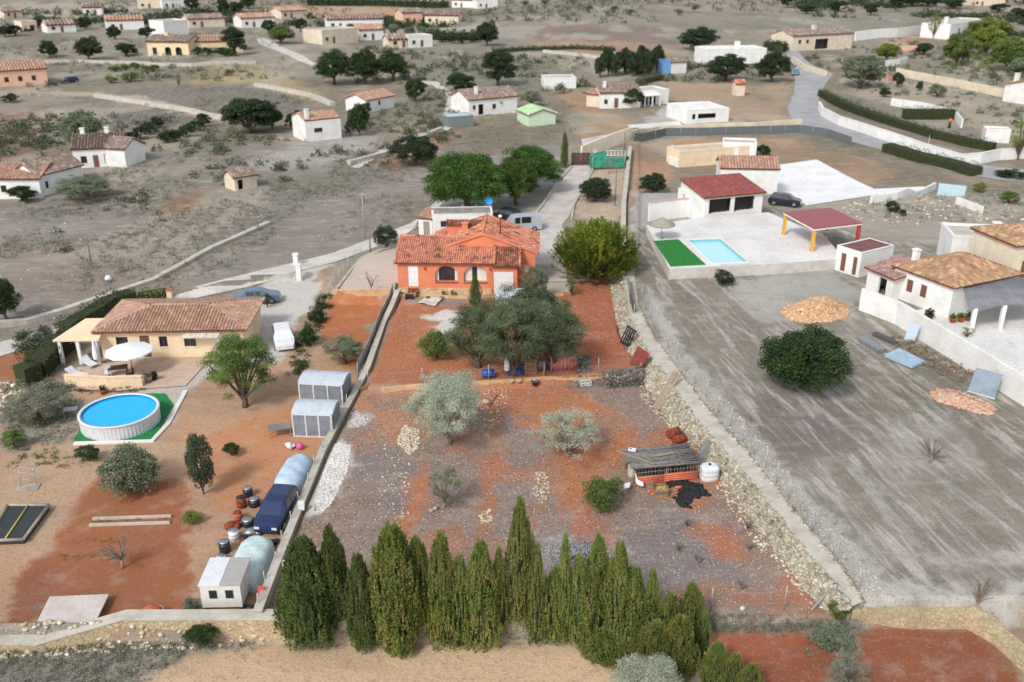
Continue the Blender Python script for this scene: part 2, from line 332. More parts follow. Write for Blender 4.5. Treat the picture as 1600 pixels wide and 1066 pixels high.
# ---------------------------------------------------------------- ground
PAINT = [  # (photo outline on the ground, soil colour, (chips, rows, streaks), softness m)
 # far valley fields
 ([(-200,-60),(1800,-60),(1800,110),(1240,100),(1000,125),(700,110),(300,130),(-200,150)], (158,148,130), (0,0,.7), 5),
 ([(-100,8),(210,2),(212,22),(-100,34)], (188,176,156), (0,0,.3), 3),
 ([(400,8),(600,12),(760,22),(620,33),(500,28),(420,22)], (196,152,122), (0,0,.2), 2),
 ([(200,30),(420,30),(620,40),(900,44),(840,64),(600,60),(420,50),(220,44)], (172,164,152), (0,0,.4), 3),
 ([(845,44),(880,36),(1062,46),(1062,74),(960,72),(820,64)], (146,126,115), (0,0,.3), 2),
 ([(815,60),(1062,73),(1040,92),(900,84),(830,76)], (176,142,118), (0,0,.3), 2),
 ([(1060,30),(1600,20),(1800,60),(1500,90),(1320,46),(1240,50),(1060,44)], (150,144,128), (0,0,.9), 3),
 ([(640,75),(840,70),(900,90),(880,150),(760,150),(660,120)], (142,140,122), (0,0,.9), 3),
 ([(-100,150),(150,150),(300,172),(170,200),(-100,195)], (166,152,134), (0,0,.6), 2),
 ([(100,152),(260,134),(345,150),(356,176),(300,192),(200,178)], (133,122,114), (0,.2,.3), 1.5),
 ([(150,168),(300,192),(280,215),(210,222),(160,190)], (128,116,108), (0,.2,.3), 1.5),
 ([(285,112),(400,100),(480,128),(520,160),(470,158),(380,132),(300,130)], (184,160,122), (0,0,.4), 1.5),
 ([(290,140),(400,130),(490,160),(480,182),(400,180),(350,160)], (130,122,114), (0,.2,.3), 1.2),
 ([(-100,143),(150,143),(260,160),(360,186),(352,192),(240,166),(140,150),(-100,151)], (196,178,154), (0,0,.2), 1),
 ([(0,180),(60,178),(75,205),(55,240),(0,258),(-60,260),(-60,180)], (150,92,68), (0,0,.4), 2),
 # middle left field
 ([(-300,330),(0,318),(120,262),(300,225),(600,222),(680,205),(720,225),(660,300),(640,352),(560,392),(420,422),(268,462),(135,500),(-300,590)], (154,146,137), (.25,0,1), 2.5),
 ([(0,390),(150,375),(270,400),(300,440),(200,470),(80,480),(0,440)], (156,140,128), (.2,0,1), 3),
 ([(240,335),(262,318),(318,294),(322,312),(296,334),(262,342)], (176,112,84), (.1,0,.5), 1),
 ([(578,252),(600,238),(640,212),(700,204),(706,218),(680,246),(640,264),(600,264)], (160,78,52), (0,0,.4), .8),
 ([(380,250),(470,225),(540,205),(600,215),(560,250),(470,262),(400,270)], (186,180,172), (.5,0,1), 2),
 ([(-300,560),(0,548),(92,528),(60,585),(30,625),(-300,680)], (176,108,74), (0,0,.2), .8),
 # left neighbour
 ([(-400,650),(60,600),(120,590),(330,560),(450,500),(560,560),(545,620),(405,972),(-400,990)], (188,142,114), (.2,0,.5), .8),
 ([(330,478),(420,440),(524,402),(524,455),(500,470),(455,520),(440,560),(340,575),(240,545),(330,520)], (202,197,190), (.2,0,.2), .5),
 ([(240,548),(340,548),(335,572),(300,612),(262,660),(232,700),(160,690),(170,622),(250,600)], (198,188,176), (.2,0,.2), .4),
 ([(500,420),(524,420),(518,462),(497,520),(470,580),(450,600),(462,520),(490,470)], (164,136,110), (.2,0,.5), .4),
 ([(516,462),(603,463),(575,520),(556,580),(520,560),(500,520)], (178,98,64), (.05,0,.2), .4),
 ([(150,745),(282,752),(300,860),(292,962),(60,985),(20,900),(80,860)], (160,92,62), (.05,0,.2), .5),
 ([(10,905),(70,880),(90,930),(60,968),(0,975)], (150,88,62), (.05,0,.4), .4),
 ([(300,690),(440,640),(540,600),(500,720),(440,760),(380,800),(330,790)], (190,124,92), (.05,0,.2), .6),
 ([(0,690),(130,680),(300,700),(160,740),(60,850),(0,800)], (186,150,122), (.2,0,.5), .6),
 ([(0,600),(110,600),(160,650),(130,690),(0,700)], (160,148,132), (.2,0,.8), .5),
 # upper garden of the plot
 ([(572,607),(600,540),(625,460),(880,452),(905,438),(960,430),(970,520),(1003,580),(850,596),(700,605)], (174,98,66), (.35,0,.25), .2),
 ([(655,497),(690,484),(730,488),(715,520),(700,540),(672,528),(690,508)], (212,206,198), (1,0,.3), .25),
 ([(630,462),(720,458),(760,470),(700,480),(640,474)], (150,128,116), (.5,0,.4), .2),
 ([(640,585),(900,575),(860,596),(650,604)], (166,92,62), (.2,0,.3), .3),
 ([(905,440),(960,435),(968,500),(985,560),(920,575),(905,520)], (170,90,58), (.55,0,.2), .2),
 # lower plot
 ([(572,610),(850,598),(1005,584),(1100,705),(1206,850),(1296,958),(403,972),(520,710)], (152,128,115), (.85,0,.5), .15),
 ([(560,612),(660,608),(700,640),(660,690),(600,740),(560,770),(545,740),(600,690),(560,640)], (178,120,92), (.5,0,.3), .5),
 ([(740,602),(1000,588),(1010,600),(985,640),(1000,690),(975,735),(940,780),(900,835),(868,800),(866,730),(800,700),(780,775),(752,860),(742,850),(755,720),(762,650)], (182,106,72), (.45,0,.25), .6),
 ([(900,600),(1005,592),(1030,630),(1040,660),(990,650),(930,625)], (150,124,112), (.7,0,.5), .4),
 ([(790,640),(850,690),(868,760),(820,850),(770,860),(780,770)], (150,132,124), (1,0,.6), .6),
 ([(1000,700),(1040,660),(1090,700),(1130,760),(1080,800),(1010,760)], (170,104,76), (.5,0,.3), .5),
 ([(640,745),(668,720),(680,760),(662,800),(655,850),(612,852),(622,800)], (182,108,74), (.5,0,.2), .5),
 ([(550,700),(640,690),(650,740),(620,800),(550,800),(535,750)], (138,124,120), (.6,0,.8), .6),
 ([(560,800),(620,800),(600,860),(540,850)], (150,128,118), (1,0,.6), .5),
 ([(680,700),(740,690),(748,800),(680,850),(668,780)], (150,126,114), (.9,0,.6), .6),
 ([(860,850),(1050,790),(1130,830),(1180,930),(1100,960),(960,955),(900,900)], (136,124,122), (.7,0,.8), .8),
 ([(1090,815),(1150,835),(1170,880),(1130,870)], (176,104,74), (.4,0,.2), .5),
 ([(1120,910),(1280,930),(1296,957),(1060,960),(1050,930)], (160,110,90), (.6,0,.4), .5),
 ([(518,696),(549,695),(545,735),(530,775),(505,800),(487,800),(500,745)], (208,205,200), (1,0,.2), .3),
 ([(545,645),(580,650),(570,668),(543,668)], (185,175,168), (1,0,.3), .25),
 ([(830,870),(850,840),(960,842),(985,860),(900,872),(880,905),(850,900)], (168,166,168), (.2,0,.6), .4),
 # ground right of the plot
 ([(985,400),(1000,470),(1040,560),(1165,715),(1350,948),(1900,948),(2400,500),(1700,330),(1000,300)], (149,141,128), (.15,1,.5), .5),
 ([(1360,600),(1450,560),(1560,640),(1640,700),(1500,690),(1400,650)], (138,132,114), (.1,.8,.6), 1.5),
 ([(1130,660),(1250,600),(1340,640),(1300,700),(1180,740)], (136,122,120), (.1,1,.5), 1.2),
 ([(1400,660),(1480,650),(1530,720),(1420,760),(1380,720)], (178,170,162), (.1,1,.5), 1.2),
 ([(1000,436),(1035,470),(1075,555),(1150,640),(1260,765),(1420,945),(1352,948),(1254,815),(1142,678),(1048,562),(1012,500)], (196,191,182), (1,0,.3), .6),
 ([(1320,940),(1370,912),(1480,918),(1700,905),(1700,962),(1352,957)], (204,198,188), (.3,0,.3), .5),
 ([(1400,870),(1700,850),(1700,880),(1500,890)], (196,186,178), (.1,.3,.5), .8),
 ([(1130,440),(1300,412),(1345,470),(1330,500),(1180,500)], (184,181,172), (.2,.2,.6), .6),
 ([(985,222),(1060,214),(1230,216),(1330,240),(1420,270),(1330,290),(1200,250),(1060,260),(990,320),(980,300)], (190,146,118), (.1,0,.5), .8),
 ([(985,330),(1010,300),(1080,300),(1080,340),(1010,352),(985,400)], (186,182,176), (.1,0,.2), .5),
 ([(1200,320),(1300,300),(1500,305),(1700,300),(1700,400),(1400,380),(1290,352)], (182,172,158), (.4,0,.8), .8),
 # far right gardens and fields
 ([(1030,128),(1230,130),(1250,180),(1240,192),(1150,190),(1100,165),(1040,150)], (186,156,130), (.1,0,.5), 1),
 ([(862,142),(905,140),(960,178),(1000,192),(985,208),(905,216),(915,185),(880,160)], (184,144,112), (0,0,.3), 1),
 ([(1000,190),(1040,165),(1070,170),(1090,190),(1060,200)], (196,194,192), (0,0,.1), .5),
 ([(1320,120),(1400,90),(1600,105),(1800,180),(1800,260),(1600,240),(1480,190),(1340,170)], (184,170,148), (.2,0,.7), 1.5),
 ([(1290,140),(1400,165),(1520,200),(1540,238),(1440,205),(1310,168)], (150,143,128), (.2,0,.8), 1),
 ([(1390,55),(1460,55),(1460,75),(1390,78)], (190,150,124), (0,0,.4), 1.5),
 # beside the drive
 ([(905,300),(925,262),(980,262),(972,330),(960,350),(895,345)], (188,166,142), (.8,0,.4), .3),
 ([(680,330),(700,250),(880,225),(892,262),(845,320),(820,338),(760,345)], (150,146,140), (.2,0,.5), .5),
 ([(528,455),(560,404),(640,372),(660,400),(626,460)], (200,184,170), (1,0,.2), .2),
 ([(600,460),(640,440),(900,440),(890,457),(640,464)], (196,186,168), (.1,0,.1), .2),
 # foreground terrace
 ([(-400,984),(450,974),(420,1000),(300,1020),(200,1400),(-400,1400)], (146,141,132), (.5,0,.8), .3),
 ([(205,1080),(250,1040),(310,1012),(420,988),(620,985),(900,996),(990,1040),(1000,1200),(180,1200)], (208,170,138), (.2,0,.4), .5),
 ([(1080,970),(1350,960),(1330,985),(1090,985)], (148,132,120), (.4,0,.8), .3),
 ([(1105,988),(1330,982),(1345,1066),(1360,1300),(1130,1300)], (160,84,58), (.2,0,.3), .4),
 ([(1300,985),(1350,965),(1400,1066),(1400,1300),(1300,1300)], (150,140,126), (.6,0,.8), .4),
 ([(1330,988),(1510,980),(1620,1066),(1700,1300),(1380,1300)], (160,88,62), (.2,0,.3), .4),
 ([(1520,975),(1900,965),(1900,1400),(1640,1100)], (186,152,128), (.2,0,.4), .4),
 # field edges, trampled lines
 ([(430,972),(1350,958),(1350,985),(900,1000),(430,996)], (140,132,120), (.4,0,.7), .2),
]
def build_ground():
    def soilc(c):
        g = sum(c) / 3; k = .9
        c = tuple(g + (x - g) * k for x in c)
        red = min(max((c[0] - c[2] - 40) / 50, 0), 1)
        return lin((c[0] * (1 + .03 * red), c[1] * (1 + .09 * red), c[2] * (1 + .02 * red)))[:3]
    deps = np.concatenate([np.linspace(math.radians(62), math.radians(2.6), 720), np.radians(np.array([2.3, 2, 1.7, 1.4, 1.1, .9, .7, .5]))])
    Ys = CH / np.tan(deps); nj = 860; T = np.linspace(-1, 1, nj)
    Y = np.repeat(Ys[:, None], nj, 1); X = T[None] * (Y * .72 + 22)
    shp = X.shape; Z = Hgt(X.ravel(), Y.ravel()).reshape(shp)
    xs, ys = X.ravel(), Y.ravel()
    colr = np.empty((len(xs), 3)); colr[:] = lin((150, 138, 118))[:3]; fx = np.zeros((len(xs), 3)); fx[:] = (.1, 0, .8)
    n1 = fbm(xs, ys, 2.2, 1, 4) - .5; n2 = fbm(xs, ys, 2.2, 2, 4) - .5; n3 = fbm(xs, ys, .5, 4, 3) - .5
    kf = np.clip(ys / 70, .6, 4)
    wx = xs + n1 * 2.2 * kf; wy = ys + n2 * 3.0 * kf
    big = fbm(xs, ys, 9, 8, 4) - .5
    for poly, c, f, s in PAINT:
        pp = pwz([(min(max(a, -700), 2300), max(min(b, 1500), -55)) for a, b in poly]); d = sdf(wx, wy, pp) if s > .22 else sdf(xs + n3 * .3, ys + n3 * .3, pp)
        a = sstep(d + n3 * s * 2.6, -s, s)[:, None]
        colr = colr * (1 - a) + np.array(soilc(c)) * a; fx = fx * (1 - a) + np.array(f) * a
    # bare red earth shows through the weeds of the lower plot in broken patches
    pl = sstep(sdf(xs, ys, pw([(575,612),(1003,588),(1206,850),(1290,955),(410,968)])), 0, .5)
    pat = sstep(fbm(xs, ys * .8, 3.2, 21, 5), .53, .62) * pl * .75
    colr = colr * (1 - pat[:, None]) + np.array(lin((176, 116, 88))[:3]) * pat[:, None]
    pat = sstep(fbm(xs, ys * .8, 2.6, 22, 5), .56, .66) * pl * .6
    colr = colr * (1 - pat[:, None]) + np.array(lin((146, 124, 108))[:3]) * pat[:, None]
    # far and left land: broken tones
    fl = np.maximum(sstep(ys, 120, 160), sstep(-xs, 16, 30) * sstep(ys, 90, 105))
    pat = sstep(fbm(xs, ys * .6, 16, 31, 5), .5, .66) * fl * .6
    colr = colr * (1 - pat[:, None]) + np.array(lin((118, 116, 98))[:3]) * pat[:, None]
    pat = sstep(fbm(xs, ys * .5, 11, 35, 5), .56, .7) * fl * .55
    colr = colr * (1 - pat[:, None]) + np.array(lin((196, 186, 168))[:3]) * pat[:, None]
    colr *= (1 + big * .34)[:, None]
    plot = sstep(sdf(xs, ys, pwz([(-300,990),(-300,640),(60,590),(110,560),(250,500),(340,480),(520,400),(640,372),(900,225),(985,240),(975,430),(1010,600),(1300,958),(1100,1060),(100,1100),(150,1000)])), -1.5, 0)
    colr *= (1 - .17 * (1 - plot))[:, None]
    nr = len(Ys); I = np.arange(nr * nj).reshape(nr, nj)
    F_ = np.stack([I[:-1, :-1], I[:-1, 1:], I[1:, 1:], I[1:, :-1]], -1).reshape(-1, 4)
    t = NT('soil'); at = t.n('ShaderNodeAttribute', attribute_name='soil'); af = t.n('ShaderNodeAttribute', attribute_name='fx')
    sp = t.n('ShaderNodeSeparateColor'); t.l(af.outputs['Color'], sp.inputs[0]); tc = t.n('ShaderNodeTexCoord'); co = tc.outputs['Object']
    g = t.noise(co, 2.2, 6, .7); g2 = t.noise(co, 13, 3, .7); g3 = t.noise(co, .55, 5, .65)
    def streak(rot, sx, sy, sc_, lo, hi, ds=.4):
        mp = t.n('ShaderNodeMapping'); mp.vector_type = 'POINT'; mp.inputs['Rotation'].default_value = (0, 0, rot)
        t.l(co, mp.inputs[0]); m2 = t.n('ShaderNodeMapping'); m2.inputs['Scale'].default_value = (sx, sy, 1); t.l(mp.outputs[0], m2.inputs[0])
        return t.ramp(t.noise(m2.outputs[0], sc_, 6, .66, ds), lo, hi)
    rows = streak(R(ROWS_ROT), 1.2, .17, 1.0, .46, .65, .7); rows2 = streak(R(ROWS_ROT + 6), .5, .13, 1.0, .46, .62, .8)
    lay = streak(R(12), .12, .42, 1.0, .47, .66); lay2 = streak(R(-6), .3, .9, 1.0, .5, .68)
    col = at.outputs['Color']
    def M(a, b): return t.math('MULTIPLY', a, b)
    col = t.mix(M(M(rows, sp.outputs[1]), .85), col, lin((194, 188, 180))); col = t.mix(M(M(rows2, sp.outputs[1]), .5), col, lin((116, 114, 98)))
    col = t.mix(M(M(lay, sp.outputs[2]), .5), col, lin((112, 110, 98))); col = t.mix(M(M(lay2, sp.outputs[2]), .4), col, lin((190, 180, 166)))
    col = t.mix(M(t.ramp(g, .52, .72), .42), col, lin((96, 84, 74))); col = t.mix(M(t.ramp(g3, .52, .7), .22), col, lin((206, 192, 176)))
    v = t.n('ShaderNodeTexVoronoi'); v.inputs['Scale'].default_value = 6.5; t.l(co, v.inputs['Vector']); sv = t.n('ShaderNodeSeparateColor'); t.l(v.outputs['Color'], sv.inputs[0])
    chip = M(M(t.ramp(sv.outputs[0], .68, .72), t.ramp(v.outputs['Distance'], .42, .3)), sp.outputs[0])
    col = t.mix(M(chip, .8), col, lin((206, 196, 184)))
    v = t.n('ShaderNodeTexVoronoi'); v.inputs['Scale'].default_value = 9; t.l(co, v.inputs['Vector']); sv2 = t.n('ShaderNodeSeparateColor'); t.l(v.outputs['Color'], sv2.inputs[0])
    col = t.mix(M(M(t.ramp(sv2.outputs[1], .6, .7), t.ramp(v.outputs['Distance'], .5, .3)), t.math('ADD', M(sp.outputs[2], .45), .1)), col, lin((74, 66, 60)))
    col = t.mix(M(t.ramp(g2, .4, .75), .25), col, lin((120, 100, 86)))
    t.l(col, t.b.inputs['Base Color']); t.b.inputs['Roughness'].default_value = .95; t.b.inputs['Specular IOR Level'].default_value = .15
    t.bump(t.math('ADD', g, t.math('ADD', M(g2, .5), M(chip, .4))), .75, .12)
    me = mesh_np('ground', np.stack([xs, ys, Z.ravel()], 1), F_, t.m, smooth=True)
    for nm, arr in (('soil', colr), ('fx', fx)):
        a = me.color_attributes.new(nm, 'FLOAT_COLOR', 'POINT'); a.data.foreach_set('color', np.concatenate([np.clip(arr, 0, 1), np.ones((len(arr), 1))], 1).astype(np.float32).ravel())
    tag(link('ground', me), kind='structure')
_a = on_plane(1048, 562); _b = on_plane(1228, 790); ROWS_ROT = -math.degrees(math.atan2(_b[0] - _a[0], _a[1] - _b[1]))
build_ground()
# ---------------------------------------------------------------- roads, drives and pavings as sheets just above the ground
def sheet(name, poly, m, lift=.05, kind='structure', step=2.0, thick=None):
    """drape a photo-outlined flat paving over the terrain"""
    p3 = []
    n = len(poly)
    pts = [P(u, v) for u, v in poly]; dense = []
    for i in range(n):
        a, b = pts[i], pts[(i + 1) % n]; k = max(1, int((b - a).length / step))
        dense += [a.lerp(b, j / k) for j in range(k)]
    tri = tessellate_polygon([[Vector((p.x, p.y, 0)) for p in dense]])
    import bmesh
    bm = bmesh.new(); vs_ = [bm.verts.new(p) for p in dense]
    for a, b, c in tri:
        try: bm.faces.new((vs_[a], vs_[b], vs_[c]))
        except ValueError: pass
    for _ in range(7):
        le = [e for e in bm.edges if e.calc_length() > step * 1.6]
        if not le: break
        bmesh.ops.subdivide_edges(bm, edges=le, cuts=1); bmesh.ops.triangulate(bm, faces=bm.faces[:])
    co = np.array([v.co[:] for v in bm.verts]); z = Hgt(co[:, 0], co[:, 1])
    for v, zz in zip(bm.verts, z): v.co.z = zz + lift
    bmesh.ops.recalc_face_normals(bm, faces=bm.faces[:])
    if bm.faces and sum(f.normal.z for f in bm.faces) < 0: bmesh.ops.reverse_faces(bm, faces=bm.faces[:])
    me = bpy.data.meshes.new(name); bm.to_mesh(me); bm.free(); me.materials.append(m)
    return tag(link(name, me), kind=kind)
m_conc = mat('driveway_concrete', (200, 194, 188), (178, 168, 160), .5, .9, .3, c3=(150, 140, 132))
m_road = mat('asphalt_road', (164, 164, 165), (148, 148, 149), .3, .9, .2, c3=(136, 136, 138))
m_track = mat('dusty_track', (204, 199, 192), (184, 178, 168), .4, .95, .4)
m_pave = mat('pale_paving', (222, 220, 217), (206, 203, 198), .3, .8, .1)
m_pave2 = mat('white_paving', (232, 231, 230), (220, 219, 217), .3, .8, .1)
sheet('driveway', [(893,259),(926,259),(915,285),(896,318),(889,340),(878,352),(884,380),(886,441),(835,441),(836,372),(843,345),(800,360),(790,350),(845,325),(862,298),(880,272)], m_conc, .06, step=1.2)
sheet('road', [(1226,76),(1242,76),(1266,100),(1302,116),(1290,132),(1280,150),(1279,170),(1300,184),(1360,208),(1440,236),(1500,254),(1560,262),(1700,272),(1700,292),(1560,282),(1480,268),(1380,236),(1300,214),(1262,204),(1234,184),(1230,168),(1240,148),(1242,122),(1234,106)], m_road, .07, step=3)
sheet('road', [(908,218),(975,206),(985,212),(940,228),(912,236)], m_conc, .06, step=2)
sheet('track', [(-300,585),(0,536),(136,494),(180,486),(268,462),(420,420),(520,396),(600,366),(640,350),(664,330),(700,300),(706,304),(668,342),(650,356),(606,380),(524,410),(424,440),(272,474),(190,500),(140,512),(0,558),(-300,612)], m_track, .06, step=2.5)
sheet('track', [(400,58),(418,62),(442,74),(470,86),(500,104),(494,106),(458,92),(432,80),(404,68)], m_track, .12, step=5)
sheet('track', [(548,262),(600,232),(640,214),(700,196),(694,176),(700,152),(676,134),(640,130),(642,126),(684,128),(712,150),(706,174),(716,194),(700,204),(640,222),(604,240),(560,264)], m_track, .09, step=3)
sheet('paving', [(1012,356),(1080,344),(1200,332),(1292,372),(1304,404),(1318,412),(1052,428),(1038,416)], m_pave, .07, step=2)
sheet('paving', [(1186,262),(1276,250),(1366,296),(1444,292),(1440,306),(1260,322),(1208,300)], m_pave2, .07, step=2)
sheet('paving', [(1404,492),(1500,472),(1700,452),(1700,640),(1600,602),(1500,552)], m_pave, .07, step=2)
sheet('paving', [(112,610),(180,612),(290,604),(330,560),(340,545),(240,545),(232,560),(120,575)], mat('terrace_paving', (200,178,160), (186,160,140), 1, .9, .2), .07, step=1.5)
sheet('paving', [(980,196),(1060,190),(1070,200),(1060,212),(1000,214)], m_pave, .08, step=2)
# ---------------------------------------------------------------- foliage
L_pine = leafmat('pine_needles', (80, 110, 48), (50, 76, 34), (112, 138, 60), .28)
L_dark = leafmat('dark_leaves', (62, 76, 50), (42, 58, 40), (82, 96, 58), .2)
L_oak = leafmat('evergreen_leaves', (112, 124, 88), (74, 88, 64), (154, 162, 126), .3)
L_olive = leafmat('olive_leaves', (190, 196, 174), (150, 158, 138), (212, 214, 194), .35)
L_oliveg = leafmat('greener_olive_leaves', (134, 144, 116), (102, 114, 86), (162, 168, 142), .3)
L_green = leafmat('green_leaves', (110, 130, 66), (78, 100, 50), (146, 158, 92), .3)
L_cyp = leafmat('cypress_sprays', (158, 170, 90), (108, 126, 64), (186, 172, 104), .4)
L_cypd = leafmat('dark_cypress_sprays', (116, 132, 76), (82, 100, 56), (146, 154, 86), .35)
L_jun = leafmat('juniper_plumes', (128, 146, 58), (78, 100, 42), (206, 200, 84), .35)
L_yel = leafmat('yellow_green_leaves', (136, 146, 66), (108, 122, 52), (160, 164, 90), .3)
L_dry = leafmat('dry_twigs', (160, 150, 140), (128, 118, 110), (186, 176, 164), .2)
L_hedge = leafmat('hedge_leaves', (58, 80, 40), (42, 60, 32), (84, 102, 52), .2)
L_maquis = leafmat('maquis_leaves', (86, 96, 70), (64, 74, 54), (112, 118, 90), .2)
L_scrub = leafmat('scrub_leaves', (140, 140, 120), (116, 118, 98), (160, 158, 138), .2)
M_bark = mat('bark', (104, 90, 76), (78, 66, 56), 3, .95, .6)
M_barkl = mat('grey_bark', (150, 138, 124), (116, 104, 92), 3, .95, .6)
def clump_cloud(cc, cr, n, rg, up=.35, ls=(.03, .05), asp=.5, shell=.55):
    """leaves scattered over clumps: cc (k,3) centres, cr (k,) radii, n leaves in all"""
    k = len(cc); pr = cr ** 2 / np.sum(cr ** 2); idx = rg.choice(k, n, p=pr)
    d = unit(rg.normal(size=(n, 3))); d[:, 2] = np.where(d[:, 2] < -.5, -d[:, 2] * .5, d[:, 2]); d = unit(d)
    C = cc[idx] + d * (cr[idx] * rg.uniform(shell, 1.05, n))[:, None] * np.array([1, 1, .85])
    Nr = unit(d + rg.normal(size=(n, 3)) * .55); D = unit(rg.normal(size=(n, 3)) + np.array([0, 0, up]))
    L = rg.uniform(ls[0], ls[1], n); return C, D, Nr, L, L * asp
def crown_mesh(kind, seed, q=1.0):
    """unit crown: base z=0, top z=1, width 1"""
    rg = np.random.default_rng(seed)
    z0, zc, rz, shell, k, n, cr, ls = {
        'round': (.10, .50, .48, .62, 80, 19000, (.10, .16), (.026, .048)),
        'broad': (.12, .50, .46, .70, 100, 22000, (.08, .14), (.022, .040)),
        'umbrella': (.20, .55, .42, .66, 110, 26000, (.085, .14), (.020, .036)),
        'olive': (.07, .50, .47, .45, 100, 19000, (.06, .12), (.018, .034)),
        'sparse': (.05, .50, .47, .4, 60, 5600, (.05, .11), (.022, .038)),
        'column': (.04, .50, .48, .5, 46, 8000, (.13, .22), (.05, .09)),
        'bush': (.0, .46, .48, .55, 46, 8000, (.12, .19), (.032, .055)),
    }[kind]
    k = int(k * q ** .5); n = int(n * q)
    d = unit(rg.normal(size=(k, 3))); d[:, 2] = np.where(d[:, 2] < -.75, -d[:, 2], d[:, 2])
    r = rg.uniform(shell, .88, k) ** .6 * rg.uniform(.78, 1.06, k)
    lump = 1 + .15 * np.sin(np.arctan2(d[:, 1], d[:, 0]) * 3 + seed) + .10 * np.sin(np.arctan2(d[:, 1], d[:, 0]) * 5 + seed * 2)
    cc = d * (r * lump)[:, None] * np.array([.42, .42, rz - .06]); cc[:, 2] += zc
    if kind == 'umbrella': cc[:, 2] -= .10 * (cc[:, 0] ** 2 + cc[:, 1] ** 2) / .2
    crr = rg.uniform(cr[0], cr[1], k)
    if kind in ('olive', 'sparse'):
        C, D, Nr, L, W = clump_cloud(cc, crr, n, rg, .5, ls, .34, .2)
    elif kind == 'column':
        C, D, Nr, L, W = clump_cloud(cc, crr, n, rg, 1.2, ls, .42, .6)
    else: C, D, Nr, L, W = clump_cloud(cc, crr, n, rg, .3, ls, .6, .5)
    L = L / q ** .4; W = W / q ** .4
    V, F_ = leafquads(C, D, Nr, L, W); me = mesh_np('crown_' + kind, V, F_, L_dark)
    # limbs reaching into the clumps
    mb = MB(); rr = random.Random(seed); fork = z0 * rr.uniform(.7, .9) + .06
    tr = .036 if kind not in ('column', 'bush') else .03
    mb.tube([(0, 0, -.03), (.012, .004, fork * .5), (rr.uniform(-.03, .03), 0, fork)], [tr * 1.25, tr, tr * .9], 7)
    for i in rg.choice(k, min(k, 11 if kind != 'sparse' else 22), replace=False):
        c = cc[i]; mid = Vector((c[0] * .45, c[1] * .45, fork + (c[2] - fork) * .5))
        mb.tube([(0, 0, fork - .02), mid, Vector(c)], [tr * .62, tr * .38, tr * .12], 5, cap=False)
    return me, mb.mesh('trunk_' + kind, M_bark)
def cypress_mesh(seed, q=1.0, fat=1.0):
    rg = np.random.default_rng(seed); k = int(430 * q)
    z = rg.uniform(.02, .97, k) ** .9; prof = lambda z: .5 * np.clip(np.sin(np.clip((1 - z) * 1.02, 0, 1) ** .72 * 1.85), 0, 1) * (.72 + .28 * np.clip(z * 6, 0, 1))
    a = rg.uniform(0, 6.283, k); rr = prof(z) * (.82 + .14 * np.sin(a * 3 + z * 9 + seed)) * rg.uniform(.74, 1.12, k)
    bx, by = rr * np.cos(a), rr * np.sin(a)
    lean = np.array([rg.normal() * .02, rg.normal() * .02])
    m = 30; t = rg.uniform(0, 1, (k, m)); ln = rg.uniform(.08, .17, k)[:, None]
    out = np.stack([np.cos(a), np.sin(a)], 1)
    px = bx[:, None] - out[:, 0:1] * (.05 + .05 * t) * (rr[:, None] / .5) + rg.normal(0, .016, (k, m)) + lean[0] * z[:, None]
    py = by[:, None] - out[:, 1:2] * (.05 + .05 * t) * (rr[:, None] / .5) + rg.normal(0, .016, (k, m)) + lean[1] * z[:, None]
    taper = (1 - t * .6); px = bx[:, None] * .94 + (px - bx[:, None] * .94) * taper; py = by[:, None] * .94 + (py - by[:, None] * .94) * taper
    pz = z[:, None] + (t - .45) * ln
    C = np.stack([px, py, pz], -1).reshape(-1, 3); n = len(C); O = np.repeat(np.stack([out[:, 0], out[:, 1], np.zeros(k)], 1), m, 0)
    D = unit(O * .45 + np.array([0, 0, 1.0]) * .8 + rg.normal(size=(n, 3)) * .25); Nr = unit(O + rg.normal(size=(n, 3)) * .5)
    L = rg.uniform(.026, .05, n) * (1.1 - C[:, 2] * .3)
    # z is stretched by the tree's slenderness when placed, so leaves are flattened here
    V, F_ = leafquads(C, D, Nr, L, L * .55); V[:, 2] = np.repeat(C[:, 2], 4) + (V[:, 2] - np.repeat(C[:, 2], 4)) * .7
    me = mesh_np('crown_cypress', V, F_, L_cyp)
    mb = MB(); mb.tube([(0, 0, -.03), (0, 0, .5), (lean[0], lean[1], .93)], [.06, .04, .008], 6); 
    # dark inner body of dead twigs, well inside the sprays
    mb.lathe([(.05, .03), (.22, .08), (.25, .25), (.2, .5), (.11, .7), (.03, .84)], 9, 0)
    return me, mb.mesh('trunk_cypress', mat('inner_twigs', (66, 70, 42), (48, 50, 32), 6, .95, .5))
